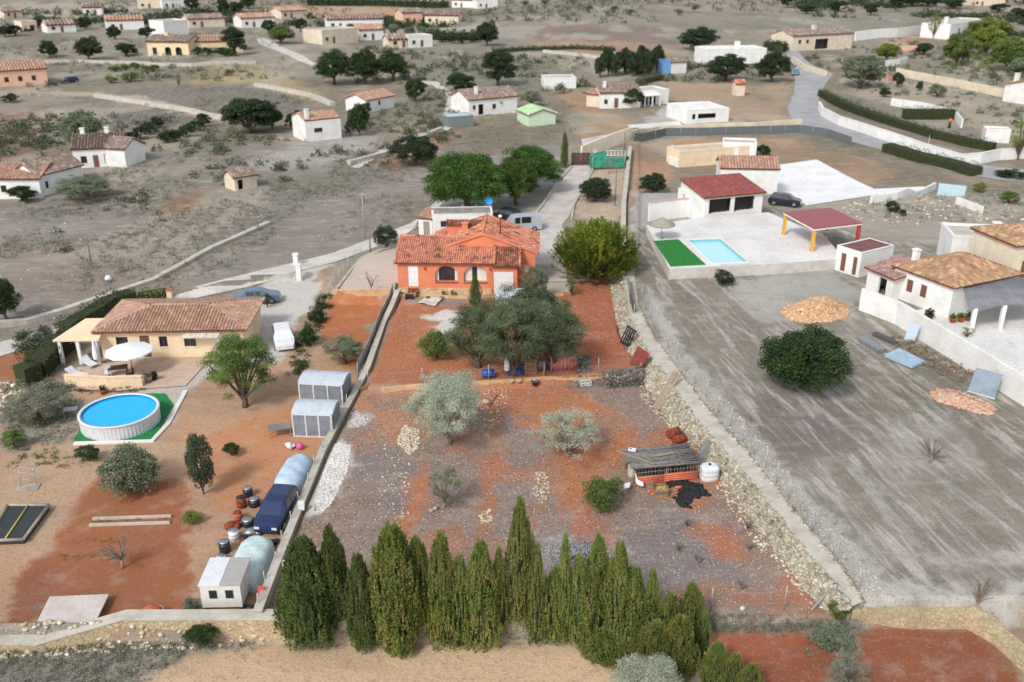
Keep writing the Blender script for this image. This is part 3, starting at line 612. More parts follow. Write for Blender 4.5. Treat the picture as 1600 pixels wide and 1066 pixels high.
def plume_mesh(seed, n=420):
    """spreading juniper: arched feathery plumes"""
    rg = np.random.default_rng(seed); Cs, Ds, Ns, Ls, Ws = [], [], [], [], []
    mb = MB(); mb.tube([(0, 0, -.02), (0, 0, .3)], [.05, .03], 7)
    for i in range(n):
        a = rg.uniform(0, 6.283); e = rg.uniform(0, 1) ** .8; ph = 1.45 * (1 - e) - .05
        Rr = rg.uniform(.86, 1.08); tip = np.array([math.cos(a) * math.cos(ph) * .5 * Rr, math.sin(a) * math.cos(ph) * .5 * Rr, .30 + math.sin(ph) * .62 * Rr + .03])
        bse = np.array([tip[0] * .25, tip[1] * .25, .05 + tip[2] * .25]); tdir = unit(tip - bse)
        bend = np.array([0, 0, .10 * math.cos(ph)]); m = 70; t = rg.uniform(.38, 1, m) ** .8
        pos = bse[None] * (1 - t[:, None]) + tip[None] * t[:, None] - bend[None] * (np.sin(t * math.pi))[:, None]
        wd = .034 * np.clip(1.25 - t, .12, 1)
        side = unit(np.cross(tdir, [0, 0, 1.0])); upv = np.cross(side, tdir)
        s = rg.uniform(-1, 1, m); pos = pos + side[None] * (s * wd)[:, None] + upv[None] * (rg.normal(0, .012, m) - abs(s) * .012)[:, None]
        Cs.append(pos); Ds.append(unit(tdir[None] * 1.0 + side[None] * (s * .9)[:, None] + rg.normal(size=(m, 3)) * .2)); Ns.append(unit(upv[None] + rg.normal(size=(m, 3)) * .35))
        L = rg.uniform(.03, .05, m); Ls.append(L); Ws.append(L * .36)
        if i % 12 == 0: mb.tube([(0, 0, .1), bse, bse * .5 + tip * .5], [.02, .015, .004], 5, cap=False)
    V, F_ = leafquads(np.concatenate(Cs), np.concatenate(Ds), np.concatenate(Ns), np.concatenate(Ls), np.concatenate(Ws))
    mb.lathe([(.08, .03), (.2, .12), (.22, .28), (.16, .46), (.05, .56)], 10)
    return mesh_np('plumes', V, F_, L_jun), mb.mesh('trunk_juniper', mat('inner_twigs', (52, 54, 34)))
TPL = {}
def tpl(kind, i, q=1.0):
    k = (kind, i, q)
    if k not in TPL:
        TPL[k] = cypress_mesh(40 + i, q) if kind == 'cypress' else plume_mesh(5) if kind == 'plume' else crown_mesh(kind, 60 + i * 7, q)
    return TPL[k]
def tree_at(p, wd, ht, kind, lm, label, cat='tree', group=None, i=None, q=1.0, name='tree', rz=None, bark=None, depth=1.0):
    i = random.randrange(2 if kind not in ('cypress',) else 4) if i is None else i
    cm, tm = tpl(kind, i, q); a = random.uniform(0, 6.28) if rz is None else rz
    t = thing(name, label, cat, p, a, group)
    for nm, me, m in (('trunk', tm, bark), ('crown', cm, lm)):
        o = link(nm, me, t); o.scale = (wd, wd * depth, ht)
        if m: o.material_slots[0].link = 'OBJECT'; o.material_slots[0].material = m
    return t
def tree(u, vb, wpx, vt, kind, lm, label, **k):
    """tree standing at pixel (u, vb), crown wpx wide, top seen at row vt"""
    p = P(u, vb); s = scale_at(p); wd = wpx / s
    # the far side of a round crown is what shows highest
    ht = ztop(p.y + wd * .18, vt) - p.z
    return tree_at(p, wd, max(ht, .35), kind, lm, label, **k)
ORD = ['first', 'second', 'third', 'fourth', 'fifth', 'sixth', 'seventh', 'eighth', 'ninth', 'tenth', 'eleventh', 'twelfth', 'thirteenth', 'fourteenth', 'fifteenth', 'sixteenth', 'seventeenth', 'eighteenth', 'nineteenth', 'twentieth', 'twenty-first', 'twenty-second', 'twenty-third', 'twenty-fourth', 'twenty-fifth', 'twenty-sixth', 'twenty-seventh', 'twenty-eighth', 'twenty-ninth', 'thirtieth']
# ---- the cypress hedge across the front of the plot (tip x, tip y, half width px, base x, base y, leaf)
HEDGE = sorted([(487,845,35,486,1000,1),(524,826,20,528,985,1),(566,868,20,568,992,1),(626,826,34,620,994,0),(658,842,20,656,985,0),(697,838,22,694,990,0),(720,868,14,722,994,0),(757,848,24,754,988,0),(779,858,13,780,996,2),(809,784,19,812,985,0),(836,850,13,838,992,2),(866,890,20,866,998,2),(879,838,12,880,985,2),(905,868,15,902,990,0),(929,838,17,930,982,2),(916,890,24,922,1004,0),(963,852,19,962,986,0),(985,888,24,984,1006,0),(1012,888,12,1014,988,2),(1002,934,26,1004,1012,0),(1040,930,20,1042,1018,2),(1072,914,20,1074,1012,0),(1096,955,12,1096,1022,2),(1058,965,24,1060,1050,0),(1022,972,24,1024,1036,2),(1112,1004,18,1116,1068,0),(1140,1022,16,1143,1082,2),(1167,1038,15,1170,1095,0),(940,985,30,944,1022,0),(975,1000,26,980,1030,2)], key=lambda t: t[0])
def hedge_label(n, x, yt, hw):
    if x == 809: return 'tallest cypress of the front hedge, pencil thin and rising above all others'
    if x == 487: return 'broadest dark cypress at the left end of the front hedge'
    if x == 1167: return 'small pointed cypress at the far right end of the front hedge'
    return 'green cypress in the front hedge, %s from its left end' % ORD[n]
for n, (x, yt, hw, xb, yb, lf) in enumerate(HEDGE):
    p = P(xb, yb); s = scale_at(p); ht = ztop(p.y, yt) - p.z
    tree_at(p, hw * 2 * 1.6 / s, ht, 'cypress', (L_cyp, L_cypd, L_cyp)[lf], hedge_label(n, x, yt, hw), 'cypress', 'cypresses of the front hedge', i=n % 4, q=2.4 if hw > 30 else 1.5 if hw > 16 else .9, name='cypress_tree')
# ---- trees of the plot and its house
TP = dict(cat='pine', name='pine_tree', group='umbrella pines behind the white annexe')
tree(731, 334, 150, 229, 'umbrella', L_pine, 'wide umbrella pine behind the flat-roofed white annexe, leftmost of the pines', q=2.2, i=0, **TP)
tree(828, 300, 112, 221, 'umbrella', L_pine, 'rounded umbrella pine beside the driveway, nearest the brown gate', q=1.8, i=1, **TP)
tree(806, 320, 80, 246, 'umbrella', L_pine, 'smaller umbrella pine between the two wide pines above the parked van', q=1.3, i=0, **TP)
tree(882, 262, 16, 206, 'cypress', L_cypd, 'slim dark cypress beside the left gate pillar', cat='cypress', name='cypress_tree', i=1)
tree(930, 314, 58, 275, 'round', L_dark, 'low dark carob tree with open crown right of the driveway', q=1, i=1, name='carob_tree')
tree(929, 432, 140, 334, 'plume', L_jun, 'huge spreading juniper with yellow-green plume tips beside the driveway', cat='juniper', name='juniper', i=0)
tree(604, 388, 42, 348, 'bush', L_dark, 'round dark bush at the corner of the gravel yard', cat='bush', name='bush', i=1)
tree(804, 586, 158, 442, 'olive', L_oak, 'large spreading grey-green oak shading the blue barrels and the old door', q=3.4, i=0, name='oak_tree')
tree(864, 580, 132, 452, 'olive', L_oak, 'broad grey-green oak over the pink corrugated coop', q=2.8, i=1, name='oak_tree')
tree(748, 574, 132, 456, 'olive', L_oak, 'looser grey-green oak leaning left, next to the orange tree', q=2.4, i=1, name='oak_tree')
tree(832, 540, 100, 436, 'broad', L_oak, 'rounded grey-green oak at the back of the clump below the garage', q=1.4, i=0, name='oak_tree')
tree(838, 470, 54, 408, 'olive', L_oliveg, 'silvery shrubby tree in front of the orange garage corner', q=1.3, i=1, name='olive_tree')
tree(743, 480, 26, 432, 'cypress', L_green, 'small bright green cone cypress in front of the arched windows', cat='cypress', name='cypress_tree', i=2)
tree(683, 560, 60, 514, 'bush', L_green, 'round orange tree with glossy dark leaves left of the coop', cat='tree', name='citrus_tree', i=0)
tree(701, 694, 146, 566, 'olive', L_olive, 'large silver olive tree in the middle of the lower plot', q=2.2, i=0, name='olive_tree', bark=M_barkl)
tree(888, 712, 146, 624, 'sparse', L_olive, 'thin see-through silver olive tree on red earth', q=1.5, i=1, name='olive_tree', bark=M_barkl)
tree(695, 792, 66, 718, 'sparse', L_oliveg, 'small young olive in the grey mulch of the lower plot', q=1.2, i=0, name='olive_tree', bark=M_barkl)
tree(941, 796, 62, 738, 'bush', L_green, 'round green bush beside the two white geese', cat='bush', name='bush', i=1)
tree(893, 462, 26, 430, 'sparse', L_green, 'yucca-like green shrub at the top edge of the red garden', cat='shrub', name='shrub', i=0)
# ---- trees outside the plot (u, base row, width px, top row, form, leaf, label)
OUT = [
 (1256,606,148,504,'round',L_hedge,'big round dark carob standing alone in the ploughed field',2),
 (383,636,134,498,'olive',L_green,'tall grey-green tree in the neighbour yard right of the terracotta bungalow',1.6),
 (318,772,46,666,'bush',L_maquis,'narrow upright green tree in the neighbour vegetable garden',1),
 (204,768,100,690,'bush',L_oliveg,'grey olive just below the round pool',1.2),
 (60,660,110,600,'olive',L_scrub,'scruffy grey shrub mass left of the round pool',1),
 (10,500,50,430,'round',L_hedge,'round green tree at the left edge of the picture',1),
 (540,568,76,518,'olive',L_oliveg,'pale olive on the strip outside the left boundary wall',1),
 (132,312,110,268,'olive',L_oliveg,'pale green tree spreading below the white left farmhouse',1),
 (98,292,30,262,'round',L_dark,'dark ball-shaped tree against a white gable wall',.7),
 (36,316,42,288,'round',L_hedge,'green round tree before the low white farmhouse at left',.7),
 (134,234,66,168,'round',L_oliveg,'tall dull green tree behind the white house with two chimneys',.8),
 (390,208,90,148,'round',L_dark,'dark wide tree cluster beside the brown ploughed field',.8),
 (426,202,40,164,'round',L_hedge,'green tree at the right of the dark tree cluster',.6),
 (650,258,84,208,'broad',L_dark,'round grey carob on a bare red earth circle',.9),
 (522,132,62,76,'umbrella',L_hedge,'leftmost pine of the row of tall pines beyond the track',.8),
 (570,132,66,76,'umbrella',L_hedge,'middle pine of the row of tall pines beyond the track',.8),
 (615,126,54,78,'umbrella',L_hedge,'rightmost pine of the row of tall pines beyond the track',.8),
 (649,158,38,122,'round',L_hedge,'green tree right of the white cube house among the pines',.6),
 (720,150,54,112,'round',L_dark,'dark tree left of the white farmhouse with a chimney',.6),
 (778,134,60,74,'round',L_dark,'tall dark tree behind the white farmhouse with a chimney',.8),
 (761,72,38,32,'round',L_dark,'dark round tree at the end of a far hedge',.6),
 (775,176,34,142,'olive',L_oliveg,'pale tree in front of the white farmhouse porch',.6),
 (830,166,46,138,'olive',L_oliveg,'dull green tree beside the pale green shed',.6),
 (1090,78,62,42,'round',L_dark,'dark double-crowned tree left of the long white villa',.7),
 (1133,126,64,84,'round',L_dark,'dark tree in front of the long white villa',.7),
 (1205,128,54,80,'round',L_dark,'dark tree at the villa corner beside the road',.7),
 (988,168,38,138,'round',L_hedge,'round green tree in front of the white porch house',.7),
 (1020,302,46,268,'round',L_dark,'small dark tree in the yard of the red-roofed villa',.8),
 (1344,138,74,82,'round',L_oliveg,'large grey-green tree right of the road bend',.9),
 (1458,60,24,16,'sparse',L_yel,'tall thin yellow-green tree in front of a white wall',.6),
 (1384,96,40,66,'round',L_yel,'bright green shrub tree right of the beige house',.6),
 (1443,86,30,66,'round',L_hedge,'dark rounded shrub left of the bright pines at upper right',.6),
 (1494,104,50,46,'round',L_green,'feathery green pine right of the white wall',.7),
 (1540,86,60,40,'round',L_yel,'bright yellow-green pine at upper right',.7),
 (1575,110,70,56,'round',L_green,'large green pine at the right edge',.8),
 (1545,60,70,28,'round',L_yel,'highest bright pine beside the white villa on the hill',.7),
 (1590,118,40,88,'round',L_oliveg,'pale grey round tree above the right gable',.6),
 (1130,445,36,420,'bush',L_dark,'dark round bush against the pool terrace wall',.7),
 (1393,332,26,312,'bush',L_dark,'larger of two dark round bushes above the red carport',.5),
 (1410,338,14,326,'bush',L_dark,'smaller of two dark round bushes above the red carport',.5),
 (1192,244,24,226,'round',L_hedge,'small round tree behind the road screen',.5),
 (1590,250,40,170,'sparse',L_yel,'palm-like yellow-green tree at the right edge',.6),
 (1575,318,36,296,'bush',L_green,'green bush right of the blue-glass gate',.5),
 (1530,300,24,284,'bush',L_yel,'low yellow-green bush beside the blue-glass gate',.5),
 (1580,278,50,262,'bush',L_dark,'dark spreading bush above the right garden',.5),
 (1464,152,30,130,'bush',L_oliveg,'grey rounded bush below the long retaining wall',.5),
 (1402,136,18,112,'column',L_dark,'dark upright shrub by the red sign post',.5),
 (1436,142,12,126,'column',L_dark,'tiny dark conifer on the white retaining wall',.5),
 (1382,152,22,134,'bush',L_dark,'dark bush right of the large grey-green roadside tree',.5),
 (198,88,38,66,'round',L_dark,'dark flat-topped tree left of the yellow villa',.6),
 (140,94,44,56,'round',L_dark,'dark broad tree left of the flat-topped tree',.6),
 (78,90,30,62,'round',L_hedge,'dark green tree on the far left terrace',.6),
 (368,86,40,40,'round',L_dark,'dark tree at the right end of the yellow villa',.6),
 (440,68,44,38,'round',L_green,'green palm-like tree among the far white houses',.6),
 (204,128,30,112,'bush',L_green,'low green orchard shrub, right of the salmon farmhouse',.5),
 (174,130,22,118,'bush',L_yel,'yellow-green orchard shrub nearest the salmon farmhouse',.5),
 (340,82,46,72,'bush',L_dark,'clipped dark hedge bush before the yellow villa arches',.5),
 (280,136,14,112,'sparse',L_oliveg,'thin lone tree on the yellow field bank',.5),
 (562,212,30,160,'column',L_hedge,'dark tall conifer right of the white cube house',.6),
 (17,160,30,145,'bush',L_dark,'dark bush under the salmon farmhouse at the left edge',.5),
 (300,960,30,930,'bush',L_oliveg,'dry grey bush at the end of the vegetable garden',.7),
 (318,1004,60,966,'bush',L_hedge,'dark green bush growing out of the front stone wall',.9),
 (1010,1110,150,1010,'olive',L_olive,'silver olive cut by the bottom edge in front of the hedge',1.4),
 (1300,1010,66,972,'bush',L_oliveg,'grey-green wild bush between the two red fields',.9),
 (1306,966,34,938,'bush',L_green,'green bush at the near end of the rubble wall',.8),
 (1320,1072,80,1015,'sparse',L_scrub,'grey scrubby bush between the red fields at the bottom edge',.9),
 (24,700,40,668,'bush',L_green,'green garden shrub left below the round pool',.6),
 (140,720,36,692,'bush',L_hedge,'dark garden shrub under the pool deck',.7),
 (362,712,30,690,'bush',L_hedge,'small bright shrub right of the narrow upright tree',.6),
 (300,818,34,795,'bush',L_yel,'yellow-green shrub at the end of the vegetable bed',.7),
 (418,480,24,455,'sparse',L_dark,'thin dark shrub at the corner of the terracotta bungalow',.5),
 (1510,528,24,508,'sparse',L_yel,'small agave-like plant on the right villa terrace',.5),
 (495,505,26,480,'bush',L_hedge,'upper green shrub of the left boundary strip',.6),
 (482,540,30,505,'bush',L_hedge,'lower green shrub of the left boundary strip',.6),
 (1075,320,14,306,'bush',L_hedge,'tiny potted shrub by the white villa wall',.4),
]
for u, vb, wp, vt, kd, lm, lb, q in OUT:
    nm = 'bush' if kd == 'bush' else 'pine_tree' if lm is L_pine else 'tree'
    tree(u, vb, wp, vt, kd, lm, lb, q=q, cat='bush' if kd == 'bush' else 'tree', name=nm)
# ---- dense dark planting further off: rows told apart by their place
def row(pts, wp, hp, kd, lm, lbl, group, name='tree', cat='tree', q=.5):
    for n, (u, vb) in enumerate(pts):
        tree(u, vb, wp * random.uniform(.85, 1.2), vb - hp * random.uniform(.85, 1.15), kd, lm, '%s, %s from the left' % (lbl, ORD[n]), group=group, name=name, cat=cat, q=q)
row([(938,122),(950,118),(962,120),(976,116),(990,120),(1004,114),(1016,118),(1026,112)], 24, 40, 'column', L_dark, 'dark tree of the screen row behind the white porch house', 'dark screen trees behind the white porch house')
row([(206,226),(220,218),(234,210),(246,200)], 26, 22, 'bush', L_dark, 'dark bush in the diagonal row above the white left farmhouse', 'dark diagonal bushes above the white left farmhouse', 'bush', 'bush', .4)
row([(262,222),(276,222),(292,214),(306,204),(318,198)], 28, 22, 'bush', L_hedge, 'green bush in the second diagonal row beside the brown field', 'green diagonal bushes beside the brown field', 'bush', 'bush', .4)
row([(455,202),(468,196),(482,192)], 20, 26, 'bush', L_dark, 'dark bush behind the white cube house', 'dark bushes behind the white cube house', 'bush', 'bush', .4)
row([(548,214),(558,206),(566,198),(572,186)], 20, 30, 'bush', L_dark, 'dark bush climbing right of the white cube house', 'dark bushes right of the white cube house', 'bush', 'bush', .4)
row([(690,66),(706,68),(722,68),(738,66)], 20, 16, 'bush', L_dark, 'dark bush in the far garden hedge', 'dark bushes of the far garden hedge', 'bush', 'bush', .4)
row([(310,88),(324,88),(352,88),(362,88)], 18, 14, 'bush', L_hedge, 'dark hedge bush in front of the yellow villa', 'hedge bushes before the yellow villa', 'bush', 'bush', .4)
row([(180,112),(196,110),(212,110),(228,112),(240,112)], 20, 12, 'bush', L_green, 'orchard bush in the far row above the salmon farmhouse yard', 'orchard bushes above the salmon farmhouse yard', 'bush', 'bush', .4)
row([(548,58),(562,56),(580,58),(594,56),(616,58),(640,58),(660,58),(676,60)], 20, 20, 'round', L_oliveg, 'garden tree before the far white row of houses', 'garden trees before the far white houses', 'tree', 'tree', .4)
row([(8,58),(24,56),(60,44),(96,48),(134,46),(180,62),(230,60),(250,44)], 24, 20, 'round', L_dark, 'dark tree on the far upper left hillside', 'dark trees on the far upper left hillside', 'tree', 'tree', .4)
row([(300,18),(350,22),(370,22),(388,14),(420,52),(470,50)], 24, 24, 'round', L_dark, 'dark tree along the far top left houses', 'dark trees along the far top left houses', 'tree', 'tree', .4)
row([(820,10),(852,8),(895,6),(920,20),(960,20),(985,24),(1060,24),(1085,18)], 14, 12, 'round', L_scrub, 'grey tree dotted on the far top slope', 'grey trees on the far top slope', 'tree', 'tree', .4)
row([(1230,12),(1260,22),(1310,18),(1360,24),(1400,12),(1425,10),(1450,10),(1490,14),(1560,20),(1590,30)], 30, 18, 'round', L_dark, 'dark tree on the far top right slope', 'dark trees on the far top right slope', 'tree', 'tree', .4)
# ---- hedges
def hedge(name, pts, wid, h, lm, label, per=90, cat='hedge', ls=(.12, .24)):
    ps = [P(u, v) for u, v in pts]; rg = np.random.default_rng(len(pts) * 7 + int(pts[0][0])); Cs, Ns = [], []
    mb = MB()
    for a, b in zip(ps[:-1], ps[1:]):
        L = (b - a).length; n = int(L * per * (wid + h * 2) / 3); t = rg.uniform(0, 1, n); e = np.array((b - a).normalized()); sd = np.array([-e[1], e[0], 0])
        ang = rg.uniform(-.1, math.pi + .1, n); k = 1 + .22 * np.sin(t * L * 2.1 + rg.uniform(0, 6)) * rg.uniform(.5, 1, n) + rg.normal(0, .06, n)
        off = np.cos(ang); up = np.sin(ang) ** .6
        base = np.array(a)[None] * (1 - t)[:, None] + np.array(b)[None] * t[:, None]
        Cs.append(base + sd[None] * (np.sign(off) * abs(off) ** .6 * wid / 2 * k)[:, None] + np.array([0, 0, 1])[None] * (np.nan_to_num(up) * h * k)[:, None])
        Ns.append(sd[None] * off[:, None] + np.array([0, 0, 1])[None] * np.sin(ang)[:, None])
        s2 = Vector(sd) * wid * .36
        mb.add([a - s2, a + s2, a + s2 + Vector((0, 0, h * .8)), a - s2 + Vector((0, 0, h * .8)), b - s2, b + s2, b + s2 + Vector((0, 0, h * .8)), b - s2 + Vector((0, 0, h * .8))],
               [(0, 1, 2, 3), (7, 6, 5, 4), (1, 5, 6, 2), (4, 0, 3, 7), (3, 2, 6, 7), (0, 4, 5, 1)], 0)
    C = np.concatenate(Cs); N_ = unit(np.concatenate(Ns) + rg.normal(size=C.shape) * .5); D = unit(rg.normal(size=C.shape) + [0, 0, .4]); L = rg.uniform(ls[0], ls[1], len(C))
    V, F_ = leafquads(C, D, N_, L, L * .6)
    o0 = ps[0]; t = thing(name, label, cat, o0); link('foliage', mesh_np('foliage', V - np.array(o0), F_, lm), t)
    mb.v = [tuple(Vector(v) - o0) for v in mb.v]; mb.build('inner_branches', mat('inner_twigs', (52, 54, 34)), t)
hedge('hedge', [(1283,150),(1300,160),(1340,178),(1400,198),(1460,216),(1520,230),(1552,236)], 2.2, 1.6, L_hedge, 'long dark green hedge on top of the white roadside wall', 60)
hedge('hedge', [(1385,236),(1430,250),(1480,262),(1525,275)], 3.2, 1.6, L_hedge, 'broad green hedge between the road and the soil bank', 60)
hedge('hedge', [(1412,186),(1450,186),(1488,186)], 2.6, 2.4, L_dark, 'tall clipped rectangular hedge in the right garden', 60)
hedge('hedge', [(105,528),(140,508),(176,484),(210,470)], 2.0, 1.7, L_hedge, 'dark hedge between the dusty track and the terracotta bungalow', 70)
hedge('hedge', [(34,600),(60,590),(86,560),(104,545)], 2.2, 1.8, L_hedge, 'thick green hedge left of the bungalow terrace', 70)
hedge('hedge', [(218,470),(240,465),(262,462)], 1.6, 1.2, L_yel, 'short yellow-green hedge beside the white gate pillar', 70)
hedge('hedge', [(1200,76),(1216,82),(1234,72)], 4, 2.5, L_dark, 'dark hedge left of the beige roadside house', 30, ls=(.3, .5))
hedge('hedge', [(480,8),(560,9),(640,11),(700,12)], 5, 3.0, L_dark, 'very long dark hedge row along the far top field', 10, ls=(.7, 1.2))
# ---- wild scrub and ground cover nobody could count
def scatter(poly, n, seed):
    pp = np.array(poly, float); rg = np.random.default_rng(seed); out = []
    wp = pwz([(min(max(p[0], -600), 2200), max(p[1], -50)) for p in poly]); w_ = np.array(wp); lo, hi = w_.min(0), w_.max(0)
    while len(out) < n:
        q = rg.uniform(lo, hi, (4000, 2)); d = sdf(q[:, 0], q[:, 1], wp); out += list(q[d > 0])
    q = np.array(out[:n]); return q[:, 0], q[:, 1], Hgt(q[:, 0], q[:, 1])
def tufts(name, poly, n, size, lm, label, seed, per=30, ls=.24, cat='scrub', flat=.7, dens=None):
    x, y, z = scatter(poly, n, seed); rg = np.random.default_rng(seed)
    if dens is not None:
        k = dens(x, y) > rg.uniform(0, 1, len(x)); x, y, z = x[k], y[k], z[k]; n = len(x)
    s = rg.uniform(size[0], size[1], n) * rg.uniform(.7, 1, n)
    C0 = np.stack([x, y, z], 1); d = unit(rg.normal(size=(n, per, 3))); d[..., 2] = abs(d[..., 2])
    C = C0[:, None] + d * (s[:, None] * rg.uniform(.4, 1, (n, per)) * .5)[..., None] * np.array([1, 1, flat * 1.6]); C = C.reshape(-1, 3); d = d.reshape(-1, 3)
    L = np.repeat(s, per) * ls * rg.uniform(.6, 1.2, n * per)
    V, F_ = leafquads(C, unit(d + rg.normal(size=d.shape) * .5), unit(rg.normal(size=d.shape)), L, L * .5)
    o = link(name, mesh_np(name, V, F_, lm)); return tag(o, label, cat, kind='stuff')
patchy = lambda s, sd, a, b: (lambda x, y: sstep(fbm(x, y, s, sd, 3), a, b))
tufts('scrub', [(-200,-30),(1800,-30),(1800,60),(1240,48),(1000,40),(600,34),(0,34),(-200,60)], 5200, (1.6, 5), L_maquis, 'grey-green scrub dotted over the far top slopes', 3, per=22, dens=patchy(60, 9, .36, .6))
tufts('scrub', [(620,90),(800,84),(910,96),(880,150),(700,120)], 300, (.8, 2.4), L_scrub, 'low scrub on the slope beyond the track', 4, per=20)
tufts('scrub', [(-100,50),(420,50),(500,140),(420,210),(240,230),(-100,260)], 2600, (.7, 2.6), L_scrub, 'low scrub on the left valley fields', 5, per=24, dens=patchy(22, 9, .4, .6))
tufts('scrub', [(-200,330),(200,260),(600,230),(650,270),(640,340),(420,415),(130,490),(-200,560)], 6500, (.2, 1.3), L_scrub, 'weedy scrub over the grey left field', 6, per=20, dens=patchy(9, 19, .38, .6))
tufts('scrub', [(1000,440),(1350,940),(1800,940),(1900,560),(1330,500),(1180,470)], 900, (.15, .5), L_scrub, 'low weeds in the ploughed right field', 7, per=16, dens=patchy(6, 29, .48, .62))
tufts('scrub', [(1240,330),(1600,290),(1700,250),(1700,350),(1420,350)], 260, (.4, 1.4), L_oliveg, 'scrub on the stony bank above the right villa', 8, per=20)
tufts('scrub', [(1300,110),(1420,90),(1600,120),(1600,250),(1480,190),(1330,160)], 260, (.6, 1.6), L_green, 'garden scrub on the right terraces', 9, per=20)
tufts('scrub', [(640,200),(900,150),(900,215),(720,240)], 320, (.4, 1.3), L_scrub, 'pale scrub behind the pines', 12, per=18)
tufts('weeds', [(-100,990),(440,985),(300,1020),(200,1090),(-100,1090)], 1200, (.15, .7), L_scrub, 'grey weeds at the foot of the front stone wall', 10, per=16)
tufts('weeds', [(440,978),(1100,970),(1100,1010),(900,1000),(600,1000)], 900, (.15, .6), L_scrub, 'dry weeds at the foot of the front hedge', 13, per=16)
tufts('dry_weeds', [(575,615),(1003,590),(1200,850),(1290,952),(412,966)], 13000, (.05, .2), L_dry, 'short dry weeds over the lower plot', 11, per=8, ls=.55, flat=.5, dens=patchy(3.2, 41, .36, .6))
tufts('green_weeds', [(560,640),(700,640),(700,830),(600,860),(470,830)], 160, (.12, .5), L_oliveg, 'small green weeds in the lower plot', 14, per=16, dens=patchy(2.5, 45, .5, .6))
tufts('green_weeds', [(780,640),(830,640),(860,790),(800,860),(770,800)], 60, (.1, .4), L_oliveg, 'small green weeds between the olives', 15, per=16)
tufts('scrub', [(0,600),(120,600),(140,690),(0,700)], 260, (.3, 1.1), L_scrub, 'garden scrub left of the pool', 16, per=18)
tufts('weeds', [(1110,980),(1320,975),(1340,1080),(1270,1080),(1240,1000)], 130, (.15, .6), L_scrub, 'weeds beside the lower red field', 17, per=14)
def stones(name, poly, n, size, m, label, seed, dens=None, flat=.7, mound=0):
    x, y, z = scatter(poly, n, seed)
    if dens is not None: rg = np.random.default_rng(seed); k = dens(x, y) > rg.uniform(0, 1, len(x)); x, y, z = x[k], y[k], z[k]
    if mound: z = z + mound * sstep(sdf(x, y, pwz(poly)), 0, 2.2) * (.6 + .6 * fbm(x, y, 1.5, seed, 3))
    s = np.random.default_rng(seed).uniform(size[0], size[1], len(x)) ** 1.0
    V, F_ = rocks(np.stack([x, y, z + s * .1], 1), s, flat, seed); return tag(link(name, mesh_np(name, V, F_, m)), label, 'stones', kind='stuff')
M_stone = islandmat('limestone', (206, 192, 168), (182, 166, 142), (226, 216, 198), dirt=(150, 126, 100), dirtf=.5)
M_white = islandmat('white_stone', (222, 218, 212), (204, 199, 194), (238, 236, 232), dirt=(170, 150, 136), dirtf=.4)
M_pink = islandmat('pink_chips', (206, 178, 160), (180, 140, 118), (226, 214, 204), dirt=(150, 100, 76), dirtf=.4)
stones('stone_chips', [(575,615),(1003,590),(1200,850),(1290,952),(412,966)], 7000, (.03, .10), M_pink, 'pale stone chips scattered over the lower plot', 21)
stones('stone_chips', [(578,602),(628,465),(700,462),(900,450),(960,440),(1000,580)], 3200, (.03, .08), M_pink, 'pale stone chips on the red upper garden', 22)
stones('white_gravel', [(520,697),(549,697),(543,738),(520,785),(503,802),(488,798),(505,740)], 3200, (.06, .16), M_white, 'bright white rubble strip along the left boundary wall', 23)
stones('white_gravel', [(545,645),(578,652),(568,668),(543,668)], 260, (.06, .16), M_white, 'small white rubble patch below the kerb', 24)
stones('stone_pile', [(632,664),(656,672),(654,700),(640,712),(620,690)], 620, (.06, .26), M_stone, 'loose heap of pale stones left of the big olive', 25, mound=.2)
stones('stone_pile', [(838,735),(858,740),(858,770),(850,790),(832,770)], 110, (.08, .24), M_stone, 'line of stones beside the sparse olive', 26)
stones('stone_pile', [(747,800),(768,796),(772,815),(752,820)], 60, (.08, .26), M_stone, 'small stone heap at the foot of the lower plot', 27)
stones('stone_pile', [(1220,490),(1230,478),(1256,470),(1286,467),(1312,472),(1327,484),(1322,496),(1300,503),(1262,505),(1234,500)], 3000, (.14, .5), islandmat('clay_rubble', (206, 168, 130), (188, 150, 114), (218, 190, 158), dirt=(160, 130, 106)), 'orange earth and rubble heap behind the big carob', 28, mound=1.1)
stones('rubble', [(1452,616),(1466,608),(1492,611),(1524,622),(1556,638),(1550,648),(1524,645),(1490,635),(1464,627)], 1100, (.12, .45), islandmat('brick_rubble', (190, 140, 114), (204, 172, 148), (180, 130, 110), dirt=(190, 170, 150), dirtf=.9), 'broken orange bricks and rubble beside the villa wall', 29, mound=.5)
stones('stone_chips', [(1010,445),(1070,548),(1260,770),(1400,945),(1352,948),(1254,815),(1142,678),(1048,562)], 3000, (.04, .15), islandmat('pale_rubble', (192, 186, 174), (166, 160, 148), (212, 207, 198), dirt=(140, 134, 122)), 'pale rubble verge on top of the retaining wall', 30)
stones('gravel', [(530,454),(562,406),(624,392),(624,456)], 2200, (.03, .08), M_stone, 'fine gravel of the fenced yard', 31)
stones('stone_chips', [(905,310),(925,268),(975,268),(968,330),(900,340)], 700, (.06, .2), M_stone, 'pale stony ground right of the driveway', 32)
stones('stones', [(-300,330),(300,230),(650,240),(640,345),(130,490),(-300,590)], 600, (.08, .3), M_stone, 'pale stones strewn over the grey left field', 33)
stones('stones', [(1250,340),(1400,310),(1580,320),(1600,345),(1420,352)], 260, (.15, .5), M_stone, 'pale stones on the bank above the right villa', 34)
stones('rubble', [(30,985),(440,980),(420,1005),(0,1030)], 300, (.1, .4), M_stone, 'fallen stones under the front stone wall', 35)

